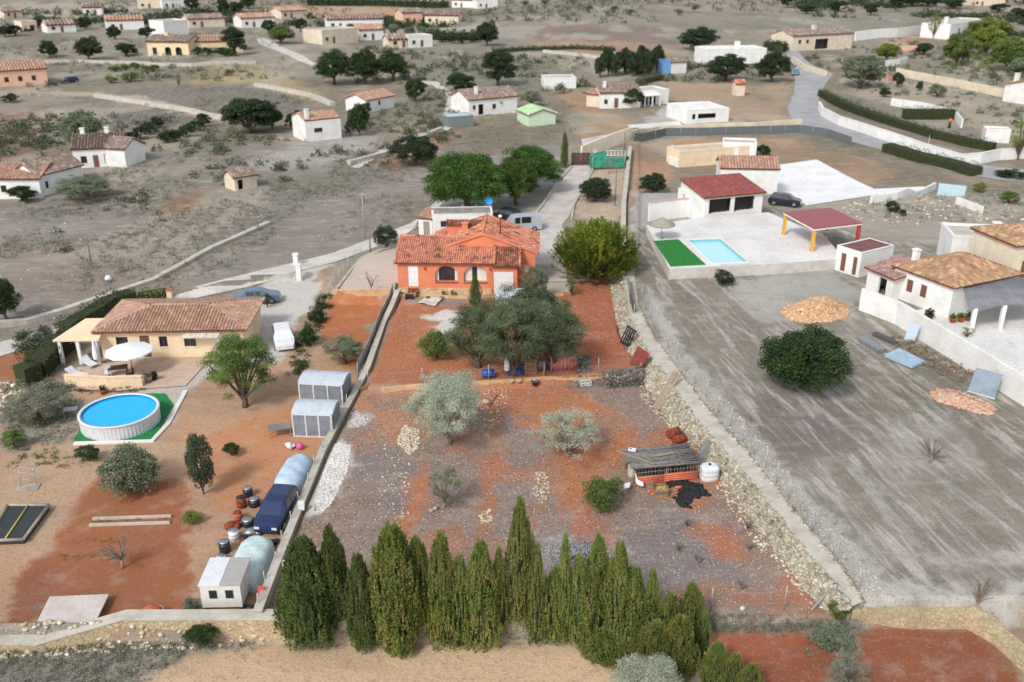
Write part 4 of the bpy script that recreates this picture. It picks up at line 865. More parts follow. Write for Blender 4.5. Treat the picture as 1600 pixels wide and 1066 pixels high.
# dark far thickets and hedgerows that read as one mass
tufts('far_thickets', [(-100,16),(420,22),(620,30),(760,34),(900,44),(860,60),(600,46),(420,40),(-100,46)], 1300, (2, 6.5), L_dark, 'dark thickets between the far houses at the top', 81, per=60, ls=.2, dens=patchy(45, 77, .44, .56))
tufts('far_thickets', [(1240,4),(1700,0),(1700,60),(1560,60),(1440,34),(1240,26)], 1200, (2, 6.5), L_dark, 'dark thickets on the far top right hillside', 82, per=60, ls=.2, dens=patchy(45, 78, .42, .56))
tufts('far_thickets', [(-100,70),(240,70),(420,92),(400,120),(200,106),(-100,110)], 170, (1.5, 3.6), L_maquis, 'thickets around the yellow villa', 83, per=60, ls=.2, dens=patchy(30, 79, .44, .56))
tufts('far_thickets', [(0,190),(110,175),(110,230),(60,262),(-60,262)], 90, (1.2, 3), L_maquis, 'olive thicket at the left edge above the low farmhouse', 84, per=60, ls=.2)
tufts('far_thickets', [(1440,80),(1700,70),(1700,150),(1560,120),(1480,108)], 160, (1.5, 4), L_green, 'bright pine undergrowth at the upper right', 85, per=60, ls=.2)
tufts('far_thickets', [(560,196),(640,150),(700,120),(720,180),(640,220)], 110, (.8, 2.4), L_maquis, 'grey undergrowth beside the winding track', 86, per=50, ls=.2)
hedge('hedge', [(770,82),(830,79),(900,77),(960,80)], 2, 1.2, L_maquis, 'thin hedge row at the lower edge of the brown far field', 12, ls=(.4, .8))
hedge('hedge', [(670,62),(720,63),(765,62)], 4, 3, L_dark, 'dark garden hedge left of a far round tree', 12, ls=(.5, .9))
hedge('hedge', [(1010,150),(1000,132),(1034,124)], 2, 1.4, L_maquis, 'rough hedge behind the porch house', 20, ls=(.3, .6))

tufts('far_thickets', [(420,60),(620,78),(900,92),(1030,100),(1030,130),(930,150),(700,140),(560,130),(440,90)], 420, (1.4, 4.2), L_maquis, 'grey-green thickets around the tall pines beyond the track', 87, per=60, ls=.2, dens=patchy(28, 91, .44, .56))
tufts('far_thickets', [(-100,110),(200,112),(420,112),(470,190),(380,230),(240,222),(100,240),(-100,190)], 420, (1.2, 3.6), L_maquis, 'grey-green thickets over the left valley fields', 88, per=60, ls=.2, dens=patchy(24, 92, .46, .58))
tufts('far_thickets', [(240,230),(420,215),(560,230),(640,190),(720,160),(720,215),(600,270),(420,290),(260,290)], 260, (.8, 2.6), L_maquis, 'grey thickets below the white cube house', 89, per=60, ls=.2, dens=patchy(14, 93, .42, .56))
tufts('far_thickets', [(900,92),(1240,100),(1230,130),(1050,130),(940,112)], 200, (1.4, 4), L_maquis, 'grey-green thickets beyond the dark tree screen', 90, per=60, ls=.2, dens=patchy(22, 94, .42, .56))
tufts('far_thickets', [(1250,90),(1400,60),(1500,80),(1600,110),(1600,200),(1500,190),(1360,160),(1300,130)], 240, (1, 3.4), L_maquis, 'garden thickets on the upper right terraces', 91, per=60, ls=.2, dens=patchy(16, 95, .42, .56))
tufts('far_thickets', [(60,340),(220,300),(260,330),(200,380),(80,400)], 60, (.8, 2.4), L_maquis, 'rough thicket in the grey left field', 92, per=60, ls=.2, dens=patchy(9, 96, .42, .56))
tufts('brambles', [(20,530),(110,500),(150,505),(90,545),(40,580)], 160, (.5, 1.6), L_maquis, 'rough brambles beside the dusty track', 93, per=50, ls=.2)
tufts('brambles', [(500,462),(522,462),(500,520),(470,590),(445,590),(470,520)], 120, (.4, 1.2), L_hedge, 'bushy strip along the outside of the pale yard', 94, per=50, ls=.2)

tufts('weeds', [(1100,960),(1350,952),(1345,985),(1110,990)], 420, (.12, .55), L_scrub, 'dry weeds between the plot and the lower red field', 96, per=18)

tufts('garden_shrubs', [(20,606),(60,590),(112,604),(112,650),(60,668),(10,660)], 90, (.5, 1.5), L_oliveg, 'grey-green garden shrubs between the hedge and the round pool', 97, per=60, ls=.2)
tufts('garden_shrubs', [(96,604),(225,606),(225,612),(130,616)], 90, (.2, .6), L_maquis, 'low shrubs at the foot of the cream terrace wall', 98, per=40, ls=.2)
tufts('garden_shrubs', [(0,700),(130,700),(150,720),(60,740),(0,730)], 60, (.2, .7), L_maquis, 'straggling garden shrubs below the pool deck', 99, per=40, ls=.2)
stones('rubble', [(0,598),(40,602),(60,640),(0,650)], 160, (.15, .6), M_stone, 'pale rubble at the left edge beside the garden shrubs', 98)

stones('stones', [(745,605),(800,603),(790,650),(760,690),(745,650)], 160, (.06, .2), M_stone, 'loose stones strewn right of the silver olive', 101)
stones('stones', [(600,690),(640,720),(640,800),(610,860),(590,800)], 130, (.05, .2), M_stone, 'loose stones strewn through the left of the lower plot', 102)
stones('stones', [(1000,600),(1020,620),(1100,705),(1200,850),(1290,950),(1270,950),(1180,850),(1080,705),(1000,620)], 500, (.06, .26), M_stone, 'fallen stones along the foot of the rubble wall', 103)
# ---------------------------------------------------------------- shared surfaces for buildings
M_wht = mat('white_render', (232, 231, 228), (218, 216, 210), .6, .85, .15, c3=(186, 180, 172))
M_cream = mat('cream_render', (238, 214, 180), (228, 202, 168), .6, .85, .12)
M_beige = mat('beige_render', (222, 208, 186), (208, 192, 170), .6, .85, .12)
M_salmon = mat('salmon_render', (236, 192, 164), (224, 178, 150), .6, .85, .12)
M_yellow = mat('yellow_render', (228, 208, 172), (216, 194, 156), .6, .85, .12)
M_orange = mat('orange_render', (220, 136, 102), (208, 124, 92), .9, .85, .2, c3=(186, 110, 84))
M_conw = mat('concrete_wall', (176, 166, 150), (150, 140, 126), 1.2, .92, .4, c3=(118, 108, 96))
M_cap = mat('pale_cap', (196, 190, 178), (176, 168, 154), 1.0, .92, .4, c3=(140, 132, 120))
M_kerb = mat('yellow_stone_kerb', (214, 180, 136), (192, 158, 116), 1.5, .9, .4, c3=(160, 128, 96))
M_rub = stonemat('rubble_masonry', (176, 166, 144), (150, 138, 116), (104, 94, 80), 3.4)
M_ylw = stonemat('yellow_masonry', (206, 186, 146), (184, 162, 124), (150, 134, 108), 3.6)
M_under = mat('roof_underlay', (150, 92, 66), (126, 78, 58), 2)
T_main = islandmat('orange_roof_tiles', (210, 140, 114), (200, 130, 104), (220, 156, 132), dirt=(112, 76, 62), dirtf=1.1, scale=.9)
T_dark = islandmat('lichen_roof_tiles', (170, 104, 80), (128, 84, 68), (190, 130, 104), dirt=(72, 60, 54), dirtf=.9, scale=1.1)
T_terra = islandmat('terracotta_roof_tiles', (188, 150, 128), (170, 134, 114), (200, 164, 144), dirt=(140, 112, 98), dirtf=.8)
T_tan = islandmat('tan_roof_tiles', (184, 148, 114), (162, 128, 98), (202, 168, 134), dirt=(116, 94, 78), dirtf=.8)
T_red = islandmat('red_roof_tiles', (152, 86, 80), (140, 78, 72), (166, 98, 92), dirt=(128, 92, 88), dirtf=.7)
T_grey = islandmat('weathered_roof_tiles', (156, 136, 124), (134, 116, 106), (176, 156, 142), dirt=(100, 90, 84), dirtf=.7)
M_glass = simple('window_glass', (40, 46, 52), .08, 0, .8)
M_frame = simple('brown_frame', (84, 58, 46), .5)
M_wframe = simple('white_frame', (232, 232, 230), .4)
M_dark = simple('dark_interior', (44, 40, 38), .9)
M_shut = simple('brown_shutter', (118, 76, 60), .6)
M_metal = simple('grey_metal', (158, 160, 162), .45, .6)
M_post = simple('galvanised_post', (172, 172, 170), .5, .4)
M_black = simple('black_plastic', (34, 34, 36), .5)
M_rubber = simple('tyre_rubber', (30, 30, 31), .85)
M_wood = mat('weathered_wood', (168, 152, 132), (138, 122, 104), 4, .9, .5, stretch=(1, 8, 8))
M_woodb = mat('brown_wood', (150, 110, 80), (120, 86, 62), 4, .9, .5)
M_rust = mat('rusty_steel', (158, 82, 54), (120, 60, 42), 4, .85, .4, metal=.2)
def polyline_wall(name, pts, h, th, m, label, cat='wall', cap=None, capover=.05, base=-.5, group=None, zfix=None, htop=None, side=0.0):
    """solid wall along pixel points on the ground; h may be a list"""
    ps = [P(u, v) for u, v in pts]; n = len(ps); hs_ = h if hasattr(h, '__len__') else [h] * n; o = ps[0].copy(); o.z = 0
    dense = []
    for i in range(n - 1):
        k = max(1, int((ps[i + 1] - ps[i]).length / 3.0))
        for j in range(k + (i == n - 2)):
            t = j / k; q = ps[i].lerp(ps[i + 1], t); zz = H1(q.x, q.y) if zfix is None else zfix
            dense.append((Vector((q.x, q.y, zz)), hs_[i] * (1 - t) + hs_[i + 1] * t))
    mb = MB(); k = len(dense); L = []
    for i, (q, hh) in enumerate(dense):
        d = (dense[min(i + 1, k - 1)][0] - dense[max(i - 1, 0)][0]); d.z = 0; d.normalize(); nn = Vector((-d.y, d.x, 0)); q0 = q - o + nn * side
        L.append((q0, nn, hh))
    def ribbon(a, z0f, z1f, m_):
        v = []
        for q0, nn, hh in L:
            b = z0f(hh); t = z1f(hh)
            for s in (a, -a): v.append(q0 + nn * s + Vector((0, 0, b)))
            for s in (-a, a): v.append(q0 + nn * s + Vector((0, 0, t)))
        f = []
        for i in range(k - 1):
            for j in range(4): f.append((i * 4 + j, i * 4 + (j + 1) % 4, i * 4 + 4 + (j + 1) % 4, i * 4 + 4 + j))
        f += [(3, 2, 1, 0), tuple(k * 4 - 4 + j for j in range(4))]; mb.add(v, f, m_)
    ribbon(th / 2, lambda hh: base, lambda hh: hh, 0)
    if cap: ribbon(th / 2 + capover, lambda hh: hh + .002, lambda hh: hh + .07, 1)
    ob = mb.build(name, [m] + ([cap] if cap else []), None, o)
    return tag(ob, label, cat, group)
def wall_face(mb, o, e, W, H, holes, t=.2, m=0):
    o = Vector(o); e = Vector(e).normalized(); up = Vector((0, 0, 1)); n = e.cross(up)
    loops = [[Vector((0, 0, 0)), Vector((W, 0, 0)), Vector((W, H, 0)), Vector((0, H, 0))]]
    for x0, x1, z0, z1, kd in holes:
        if kd == 'arch':
            r = (x1 - x0) / 2; rz = min(r * .8, z1 - z0 - .1); pts = [Vector((x0, z0, 0)), Vector((x1, z0, 0))]
            pts += [Vector(((x0 + x1) / 2 + r * math.cos(math.pi * i / 12), z1 - rz + rz * math.sin(math.pi * i / 12), 0)) for i in range(13)]
        else: pts = [Vector((x0, z0, 0)), Vector((x1, z0, 0)), Vector((x1, z1, 0)), Vector((x0, z1, 0))]
        loops.append(pts)
    tri = tessellate_polygon(loops); flat = [p for l in loops for p in l]
    W3 = lambda p, d=0: o + e * p.x + up * p.y - n * d
    fs = []
    for a, b, c in tri:
        A, B, C_ = W3(flat[a]), W3(flat[b]), W3(flat[c])
        fs.append((a, b, c) if (B - A).cross(C_ - A).dot(n) > 0 else (a, c, b))
    mb.add([W3(p) for p in flat], fs, m)
    for l in loops[1:]:
        k = len(l); mb.add([W3(p) for p in l] + [W3(p, t) for p in l], [(i, (i + 1) % k, k + (i + 1) % k, k + i) for i in range(k)], m)
def opening(par, o, e, hole, kd, mw=None):
    """fills a hole: kd window/glass/door/garage/shutter/dark/curtain"""
    x0, x1, z0, z1, shp = hole; o = Vector(o); e = Vector(e).normalized(); up = Vector((0, 0, 1)); n = e.cross(up); d = .14
    def pan(mb, a, b, c, f, dd, th, m=0):
        A = o + e * a + up * c - n * dd; mb.add([A, A + e * (b - a), A + e * (b - a) - n * th, A - n * th] + [q + up * (f - c) for q in (A, A + e * (b - a), A + e * (b - a) - n * th, A - n * th)],
            [(3, 2, 1, 0), (4, 5, 6, 7), (0, 1, 5, 4), (1, 2, 6, 5), (2, 3, 7, 6), (3, 0, 4, 7)], m)
    if kd in ('door', 'garage', 'shutter'):
        mb = MB(); pan(mb, x0, x1, z0, z1, .06, .05); m_ = mw or (M_shut if kd == 'shutter' else M_wframe)
        k = 2 if kd != 'door' else 1
        for i in range(1, k): pan(mb, x0 + (x1 - x0) * i / k - .02, x0 + (x1 - x0) * i / k + .02, z0, z1, .05, .01)
        ob = mb.build({'door': 'door', 'garage': 'garage_door', 'shutter': 'shutter'}[kd], m_, par)
        if kd == 'door': h_ = MB(); pan(h_, x1 - .16, x1 - .06, (z0 + z1) / 2, (z0 + z1) / 2 + .05, .02, .04); h_.build('handle', M_metal, ob)
        return ob
    if kd == 'dark':
        mb = MB(); pan(mb, x0 - .05, x1 + .05, z0 - .05, z1 + .05, .9, .02); return mb.build('opening', M_dark, par)
    mb = MB(); fw = .06; fm = mw or M_frame
    pan(mb, x0, x1, z0, z0 + fw, d, .06); pan(mb, x0, x1, z1 - fw, z1, d, .06); pan(mb, x0, x0 + fw, z0 + fw, z1 - fw, d, .06); pan(mb, x1 - fw, x1, z0 + fw, z1 - fw, d, .06)
    k = max(2, int((x1 - x0) / .75))
    for i in range(1, k): xx = x0 + (x1 - x0) * i / k; pan(mb, xx - .03, xx + .03, z0 + fw, z1 - fw, d + .001, .06)
    wdo = mb.build('window', fm, par)
    g = MB(); pan(g, x0 + .02, x1 - .02, z0 + .02, z1 - .02, d + .05, .02); g.build('pane', M_glass, wdo)
    s = MB(); pan(s, x0 - .06, x1 + .06, z0 - .07, z0 - .005, -.06, .1); s.build('sill', M_wht if mw is None else mw, wdo)
    return wdo
def roof(par, W, D, z, kind, rise, tm, tw=.3, tl=.45, ov=.3, x0=0, y0=0, slabm=None, gm=None):
    """pitched tiled roof over the rectangle, local coords"""
    mb = MB(); A = (x0 - ov, y0 - ov, z); B = (x0 + W + ov, y0 - ov, z); Cc = (x0 + W + ov, y0 + D + ov, z); Dd = (x0 - ov, y0 + D + ov, z); zz = z + rise
    if kind == 'gablex':
        r0 = (x0 - ov, y0 + D / 2, zz); r1 = (x0 + W + ov, y0 + D / 2, zz); fs = [(A, B, r1, r0), (Cc, Dd, r0, r1)]; tr = ((x0, W), 'x')
    elif kind == 'gabley':
        r0 = (x0 + W / 2, y0 - ov, zz); r1 = (x0 + W / 2, y0 + D + ov, zz); fs = [(Dd, A, r0, r1), (B, Cc, r1, r0)]
    elif kind == 'hip':
        k = min(W, D) / 2 + ov
        if W >= D: r0 = (x0 - ov + k, y0 + D / 2, zz); r1 = (x0 + W + ov - k, y0 + D / 2, zz); fs = [(A, B, r1, r0), (Cc, Dd, r0, r1), (Dd, A, r0), (B, Cc, r1)]
        else: r0 = (x0 + W / 2, y0 - ov + k, zz); r1 = (x0 + W / 2, y0 + D + ov - k, zz); fs = [(A, B, r0), (Cc, Dd, r1), (Dd, A, r0, r1), (B, Cc, r1, r0)]
    elif kind == 'shedF': r0 = (x0 - ov, y0 + D, zz); r1 = (x0 + W + ov, y0 + D, zz); fs = [(A, B, r1, r0)]
    for f in fs:
        mb.slab([Vector(p) for p in f], .12, 1)
        tiles(mb, f[0], f[1], f[3] if len(f) == 4 else f[2], f[2], tw, tl)
    if kind in ('gablex', 'gabley', 'hip'):
        mb.tube([Vector(r0) + Vector((0, 0, .03)), Vector(r1) + Vector((0, 0, .03))], .11, 6, 0)
    ob = mb.build('roof', [tm, slabm or M_under], par)
    return ob
def house(pl, pr, depth, h, label, kind='gablex', rise=1.4, wm=None, tm=None, front=(), side=(), chim=(), name='house', z=None, tw=.35, tl=.5, ov=.3, side_right=True, cat='house', base=-.6, group=None, parapet=.3, porch=None, flatm=None, sidel=()):
    a = P(*pl) if z is None else P(*pl, z=z); b = P(*pr) if z is None else P(*pr, z=z)
    rz = math.atan2(b.y - a.y, b.x - a.x); W = math.hypot(b.x - a.x, b.y - a.y); t = thing(name, label, cat, a, rz, group); wm = wm or M_wht
    mb = MB(); D = depth; Z = Vector((0, 0, 1))
    wf = [tuple(q[:4]) + (q[5] if len(q) > 5 else 'rect',) for q in front]; sf = [tuple(q[:4]) + ('rect',) for q in side]; sl = [tuple(q[:4]) + ('rect',) for q in sidel]
    wall_face(mb, (0, 0, 0), (1, 0, 0), W, h, wf); wall_face(mb, (W, 0, 0), (0, 1, 0), D, h, sf); wall_face(mb, (W, D, 0), (-1, 0, 0), W, h, []); wall_face(mb, (0, D, 0), (0, -1, 0), D, h, sl)
    mb.box(-.02, -.02, base, W + .02, D + .02, -.001, 0)
    if kind == 'flat':
        mb.box(.1, .1, h - .25, W - .1, D - .1, h - .02, 1)
        for q in ((-.04, -.04, W + .04, .2), (-.04, D - .2, W + .04, D + .04), (-.04, .2, .2, D - .2), (W - .2, .2, W + .04, D - .2)): mb.box(q[0], q[1], h + .001, q[2], q[3], h + parapet, 0)
    elif kind == 'gabley':
        for y in (0, D): mb.add([(0, y, h), (W, y, h), (W / 2, y, h + rise - .1)], [(0, 1, 2) if y == 0 else (2, 1, 0)], 0)
    elif kind == 'gablex':
        for x in (0, W): mb.add([(x, 0, h), (x, D, h), (x, D / 2, h + rise - .1)], [(0, 1, 2) if x == W else (2, 1, 0)], 0)
    elif kind == 'shedF':
        for x in (0, W): mb.add([(x, 0, h), (x, D, h), (x, D, h + rise - .1)], [(0, 1, 2) if x == W else (2, 1, 0)], 0)
        mb.add([(W, D, h), (0, D, h), (0, D, h + rise - .1), (W, D, h + rise - .1)], [(0, 1, 2, 3)], 0)
    mb.build('wall', [wm, flatm or M_cap], t)
    rf = roof(t, W, D, h, kind, rise, tm or T_terra, tw, tl, ov) if kind != 'flat' else None
    for q, f in zip(front, wf): opening(t, (0, 0, 0), (1, 0, 0), f, q[4], q[6] if len(q) > 6 else None)
    for q, f in zip(side, sf): opening(t, (W, 0, 0), (0, 1, 0), f, q[4])
    for q, f in zip(sidel, sl): opening(t, (0, D, 0), (0, -1, 0), f, q[4])
    for cx, cy, cw, chh in chim:
        c = MB(); c.box(cx, cy, h - .1, cx + cw, cy + cw, h + chh); c.box(cx - .08, cy - .08, h + chh + .002, cx + cw + .08, cy + cw + .08, h + chh + .12); c.build('chimney', wm, rf or t)
    if porch:   # (x0, x1, depth, h, roof material, n posts)
        x0, x1, pd, ph, pm, npst = porch; r_ = MB(); r_.slab([Vector((x0, -pd, ph - .25)), Vector((x1, -pd, ph - .25)), Vector((x1, -.02, ph)), Vector((x0, -.02, ph))], .16); r_.build('porch_roof', pm, t)
        for i in range(npst):
            xx = x0 + .15 + (x1 - x0 - .3) * i / max(npst - 1, 1); c = MB(); c.box(xx - .13, -pd + .1, -.3, xx + .13, -pd + .36, ph - .4); c.build('porch_column', wm, t)
    return t, W
# ---------------------------------------------------------------- the orange house
hz = P(623, 458); hb = P(806, 460)
HRZ = math.atan2(hb.y - hz.y, hb.x - hz.x)
t = thing('orange_house', 'orange rendered house with ribbed terracotta roofs and two arched windows', 'house', hz, HRZ)
PL = .55; EH = 3.25; D1, RISE = 4.4, 1.3
arch = [(3.7, 5.9, 1.25, 2.85, 'arch'), (6.5, 8.75, 1.25, 2.85, 'arch'), (1.0, 2.0, .72, 2.85, 'rect')]
mb = MB(); wall_face(mb, (0, 0, 0), (1, 0, 0), 9.3, EH, arch, .35)
wall_face(mb, (9.3, 0, 0), (1, 0, 0), 2.45, 2.95, [(.1, 2.05, .02, 2.35, 'rect')], .2)
mb.add([(0, 0, 0), (0, D1 * 2, 0), (0, D1 * 2, EH), (0, D1, EH + RISE - .1), (0, 0, EH)], [(4, 3, 2, 1, 0)])
mb.add([(9.3, 0, 2.95), (9.3, 0, EH), (9.3, D1, EH + RISE - .1), (9.3, D1, 2.95)], [(3, 2, 1, 0)][::-1])
mb.add([(11.75, 0, 0), (11.75, 3, 0), (11.75, 3, 4.0), (11.75, 0, 2.95)], [(0, 1, 2, 3)])
mb.add([(0, 8.8, 0), (4, 8.8, 0), (4, 8.8, EH), (0, 8.8, EH)], [(3, 2, 1, 0)])
# main block behind: x 3.0..13.6, front plane y 2.7
MX0, MX1, MY0, MY1, ME, MR = 3.0, 13.5, 2.7, 9.6, 3.5, 1.8; mxc = (MX0 + MX1) / 2
mb.add([(MX0, MY0, 0), (MX1, MY0, 0), (MX1, MY0, ME), (mxc, MY0, ME + MR + .04), (MX0, MY0, ME)], [(0, 1, 2, 3, 4)])
mb.add([(MX1, MY0, 0), (MX1, MY1, 0), (MX1, MY1, ME), (MX1, MY0, ME)], [(0, 1, 2, 3)])
mb.add([(MX0, MY1, 0), (MX1, MY1, 0), (MX1, MY1, ME), (mxc, MY1, ME + MR), (MX0, MY1, ME)], [(4, 3, 2, 1, 0)])
mb.add([(MX0, MY0, 3), (MX0, MY1, 3), (MX0, MY1, ME), (MX0, MY0, ME)], [(3, 2, 1, 0)])
# raised rear box on the left slope
mb.box(4.3, 6.7, 3.2, 6.2, 7.6, 5.05); mb.box(6.2, 7.0, 3.6, 7.9, 7.6, 5.05)
# front verge of the gable, proud of the tiles
for sx, x1_ in ((-1, MX0 - .1), (1, MX1 + .25)):
    a_ = Vector((mxc, MY0 - .02, ME + MR + .16)); b_ = Vector((x1_, MY0 - .02, ME + .05 if sx > 0 else ME + .12)); dv = Vector((0, -.14, 0)); dz_ = Vector((0, 0, .2))
    v_ = [a_, b_, b_ + dv, a_ + dv, a_ - dz_, b_ - dz_, b_ + dv - dz_, a_ + dv - dz_]; mb.add(v_, [(0, 3, 2, 1), (4, 5, 6, 7), (0, 1, 5, 4), (3, 7, 6, 2), (1, 2, 6, 5), (0, 4, 7, 3)])
mb.build('wall', M_orange, t)
pb = MB(); pb.box(-.05, -.16, -.6, 9.28, -.004, PL); pb.build('plinth', stonemat('crazy_stone_plinth', (230, 206, 164), (216, 188, 142), (150, 116, 84), 2.2), t)
def roofpart(pts_faces, name, tm, parent, tw=.225, tl=.4):
    m_ = MB()
    for f in pts_faces: m_.slab([Vector(p) for p in f], .12, 1); tiles(m_, f[0], f[1], f[3] if len(f) == 4 else f[2], f[2], tw, tl, seg=4)
    return m_, m_.build(name, [tm, M_under], parent)
_, r1_ = roofpart([((-.25, -.32, EH - .06), (9.5, -.32, EH - .06), (9.5, D1, EH + RISE), (-.25, D1, EH + RISE)), ((4.2, 8.9, EH - .06), (-.25, 8.9, EH - .06), (-.25, D1, EH + RISE), (4.2, D1, EH + RISE))], 'roof', T_main, t)
m_ = MB(); 
for i in range(24): m_.tube([(-.25 + i * .4, D1, EH + RISE + .06), (.18 + i * .4, D1, EH + RISE + .04)], [.13, .11], 7)
for i in range(11): m_.tube([(9.5, -.32 + i * .43, EH - .0 + i * .43 * .287), (9.5, .15 + i * .43, EH - .0 + (i * .43 + .47) * .287)], [.12, .10], 7); m_.tube([(-.22, -.32 + i * .43, EH - .0 + i * .43 * .287), (-.22, .15 + i * .43, EH - .0 + (i * .43 + .47) * .287)], [.12, .10], 7)
m_.build('ridge_tiles', T_main, r1_)
roofpart([((9.25, -.3, 2.92), (12.0, -.3, 2.92), (12.0, 3.1, 4.1), (9.25, 3.1, 4.1))], 'garage_roof', T_dark, t)
m_ = MB()
for i in range(8): m_.tube([(12.0, -.3 + i * .42, 2.98 + i * .42 * .347), (12.0, .16 + i * .42, 2.98 + (i * .42 + .46) * .347)], [.12, .10], 7)
m_.build('verge_tiles', T_main, t)
SP = .3
fr_ = ((MX1 + .35, MY0 - .02, ME - .08), (MX1 + .35, MY1 + .2, ME - .08), (mxc, MY1 + .2, ME + MR + .05), (mxc, MY0 - .02, ME + MR + .05))
fl_ = ((MX0 - .2, MY1 + .2, ME - .04), (MX0 - .2, D1 + .1, ME - .04), (mxc, D1 + .1, ME + MR + .05), (mxc, MY1 + .2, ME + MR + .05))
fl2 = ((6.9, D1 + .1, ME + 1.32), (6.9, MY0 - .02, ME + 1.32), (mxc, MY0 - .02, ME + MR + .05), (mxc, D1 + .1, ME + MR + .05))
_, r2_ = roofpart([fr_, fl_, fl2], 'main_roof', islandmat('speckled_roof_tiles', (208, 134, 106), (180, 112, 88), (224, 162, 136), dirt=(104, 66, 54), dirtf=1.2, scale=.9), t)
m_ = MB(); 
for i in range(17): m_.tube([(mxc, MY0 + i * .42, ME + MR + .13), (mxc, MY0 + .46 + i * .42, ME + MR + .11)], [.14, .12], 7)
m_.build('ridge_tiles', T_main, r2_)
roofpart([((4.15, 6.55, 5.1), (8.0, 6.55, 5.1), (8.0, 7.7, 5.35), (4.15, 7.7, 5.35))], 'chimney_roof', T_dark, t)
m_ = MB(); m_.box(5.9, 5.9, 3.6, 6.5, 6.45, 5.45); m_.box(5.82, 5.82, 5.452, 6.58, 6.53, 5.55); m_.build('chimney', M_orange, r2_)
m_ = MB(); m_.tube([(9.9, 4.6, 4.6), (9.9, 4.6, 6.6)], .07, 8); m_.lathe([(.02, 6.5), (.2, 6.55), (.2, 6.7), (.02, 6.82)], 10, 1, (9.9, 4.6, 0)); m_.build('flue_pipe', [M_rust, M_wframe], r2_)
m_ = MB(); m_.slab([Vector((11.8, .3, 2.55)), Vector((12.8, .2, 2.25)), Vector((12.9, 1.6, 2.4)), Vector((11.8, 1.7, 2.75))], .12); m_.build('side_canopy', T_terra, t)
for hq in arch[:2]:
    w_ = MB(); xa, xb, za, zb, _k = hq
    for xx in (xa, (xa * 2 + xb) / 3, (xa + xb * 2) / 3, xb - .08): w_.box(xx, .36, za, xx + .08, .42, zb)
    w_.box(xa, .362, za - .02, xb, .43, za + .08); w_.box(xa, .362, zb - .06, xb, .43, zb + .04)
    win = w_.build('window', M_frame, t)
    g_ = MB(); g_.box(xa - .1, .46, za - .1, xb + .1, .48, zb + .1); g_.build('pane', M_glass, win)
    wav = lambda x: .055 * math.sin(x * 26)
    for q0, q1 in (((xa + .02, xa + .32), (xb - .3, xb - .02)) if xa < 5 else ((xa + .05, xa + .8), (xb - .95, xb - .02))):
        c_ = MB(); k = 12; v_ = [(q0 + (q1 - q0) * i / k, .32 + wav(q0 + (q1 - q0) * i / k) * .3, zz) for i in range(k + 1) for zz in (za + .03, zb - .12)]
        c_.add(v_, [(2 * i, 2 * i + 2, 2 * i + 3, 2 * i + 1) for i in range(k)], 0, True)
        c_.build('curtain', mat('curtain_cloth', (224, 224, 216), (206, 208, 200), 2), win)
    s_ = MB(); s_.box(xa - .05, -.1, za - .1, xb + .05, .34, za - .012); s_.build('sill', mat('terracotta_sill', (170, 92, 66)), win)
d_ = MB(); d_.box(1.0, .05, .72, 2.0, .1, 2.85); d_.build('door', M_wframe, t)
d_ = MB(); d_.box(.98, -.35, .45, 2.02, -.17, .6); d_.box(.98, -.55, .2, 2.02, -.36, .4); d_.build('doorstep', M_rust, t)
d_ = MB(); 
for i in range(13): d_.box(9.42 + i * .148, .06, .02, 9.42 + i * .148 + .14, .10, 2.35)
d_.box(9.4, .1, .02, 11.35, .13, 2.35); d_.build('garage_door', M_wframe, t)
for xx in (2.7, 9.1):
    d_ = MB(); d_.tube([(xx, 0, 2.7), (xx, -.18, 2.72)], .03, 6); d_.lathe([(.03, -.12), (.09, -.05), (.09, .08), (.03, .12)], 8, 0, (xx, -.18, 2.62)); d_.build('wall_lamp', M_rust, t)
# white annexe behind
t, W_ = house((676, 371), (770, 369), 3.2, 2.75, 'white flat-roofed annexe with two small dark windows behind the orange house', 'flat', wm=M_wht, parapet=.03, name='annexe', flatm=mat('grey_bitumen', (150, 146, 138), (128, 124, 116), 1.2),
    front=[(1.0, 1.75, 1.2, 1.95, 'window'), (3.7, 4.5, 1.2, 1.95, 'window')])
t, W_ = house((655, 369), (675.4, 371), 2.4, 2.2, 'small white lean-to with a terracotta roof on the left end of the annexe', 'shedF', rise=.6, wm=M_wht, tm=T_terra, name='lean_to', tw=.25, tl=.4, ov=.1, front=[(.6, 1.4, .05, 1.85, 'door', 'rect', simple('grey_door', (150, 146, 136)))], cat='outbuilding')
# patio, yard walls of the house
polyline_wall('patio_wall', [(640,462),(700,466),(800,468),(880,462)], .25, .3, M_kerb, 'low cream wall edging the patio of the orange house', base=-.3)
polyline_wall('yard_wall', [(521,460),(560,460),(610,459)], .42, .25, M_kerb, 'yellow stone retaining wall closing the near end of the gravel yard', base=-1.2, cap=M_kerb)
polyline_wall('yard_kerb', [(521,460),(548,425),(566,405),(590,395),(618,386)], .25, .3, M_cap, 'curved grey kerb on the left edge of the gravel yard', base=-1.0)
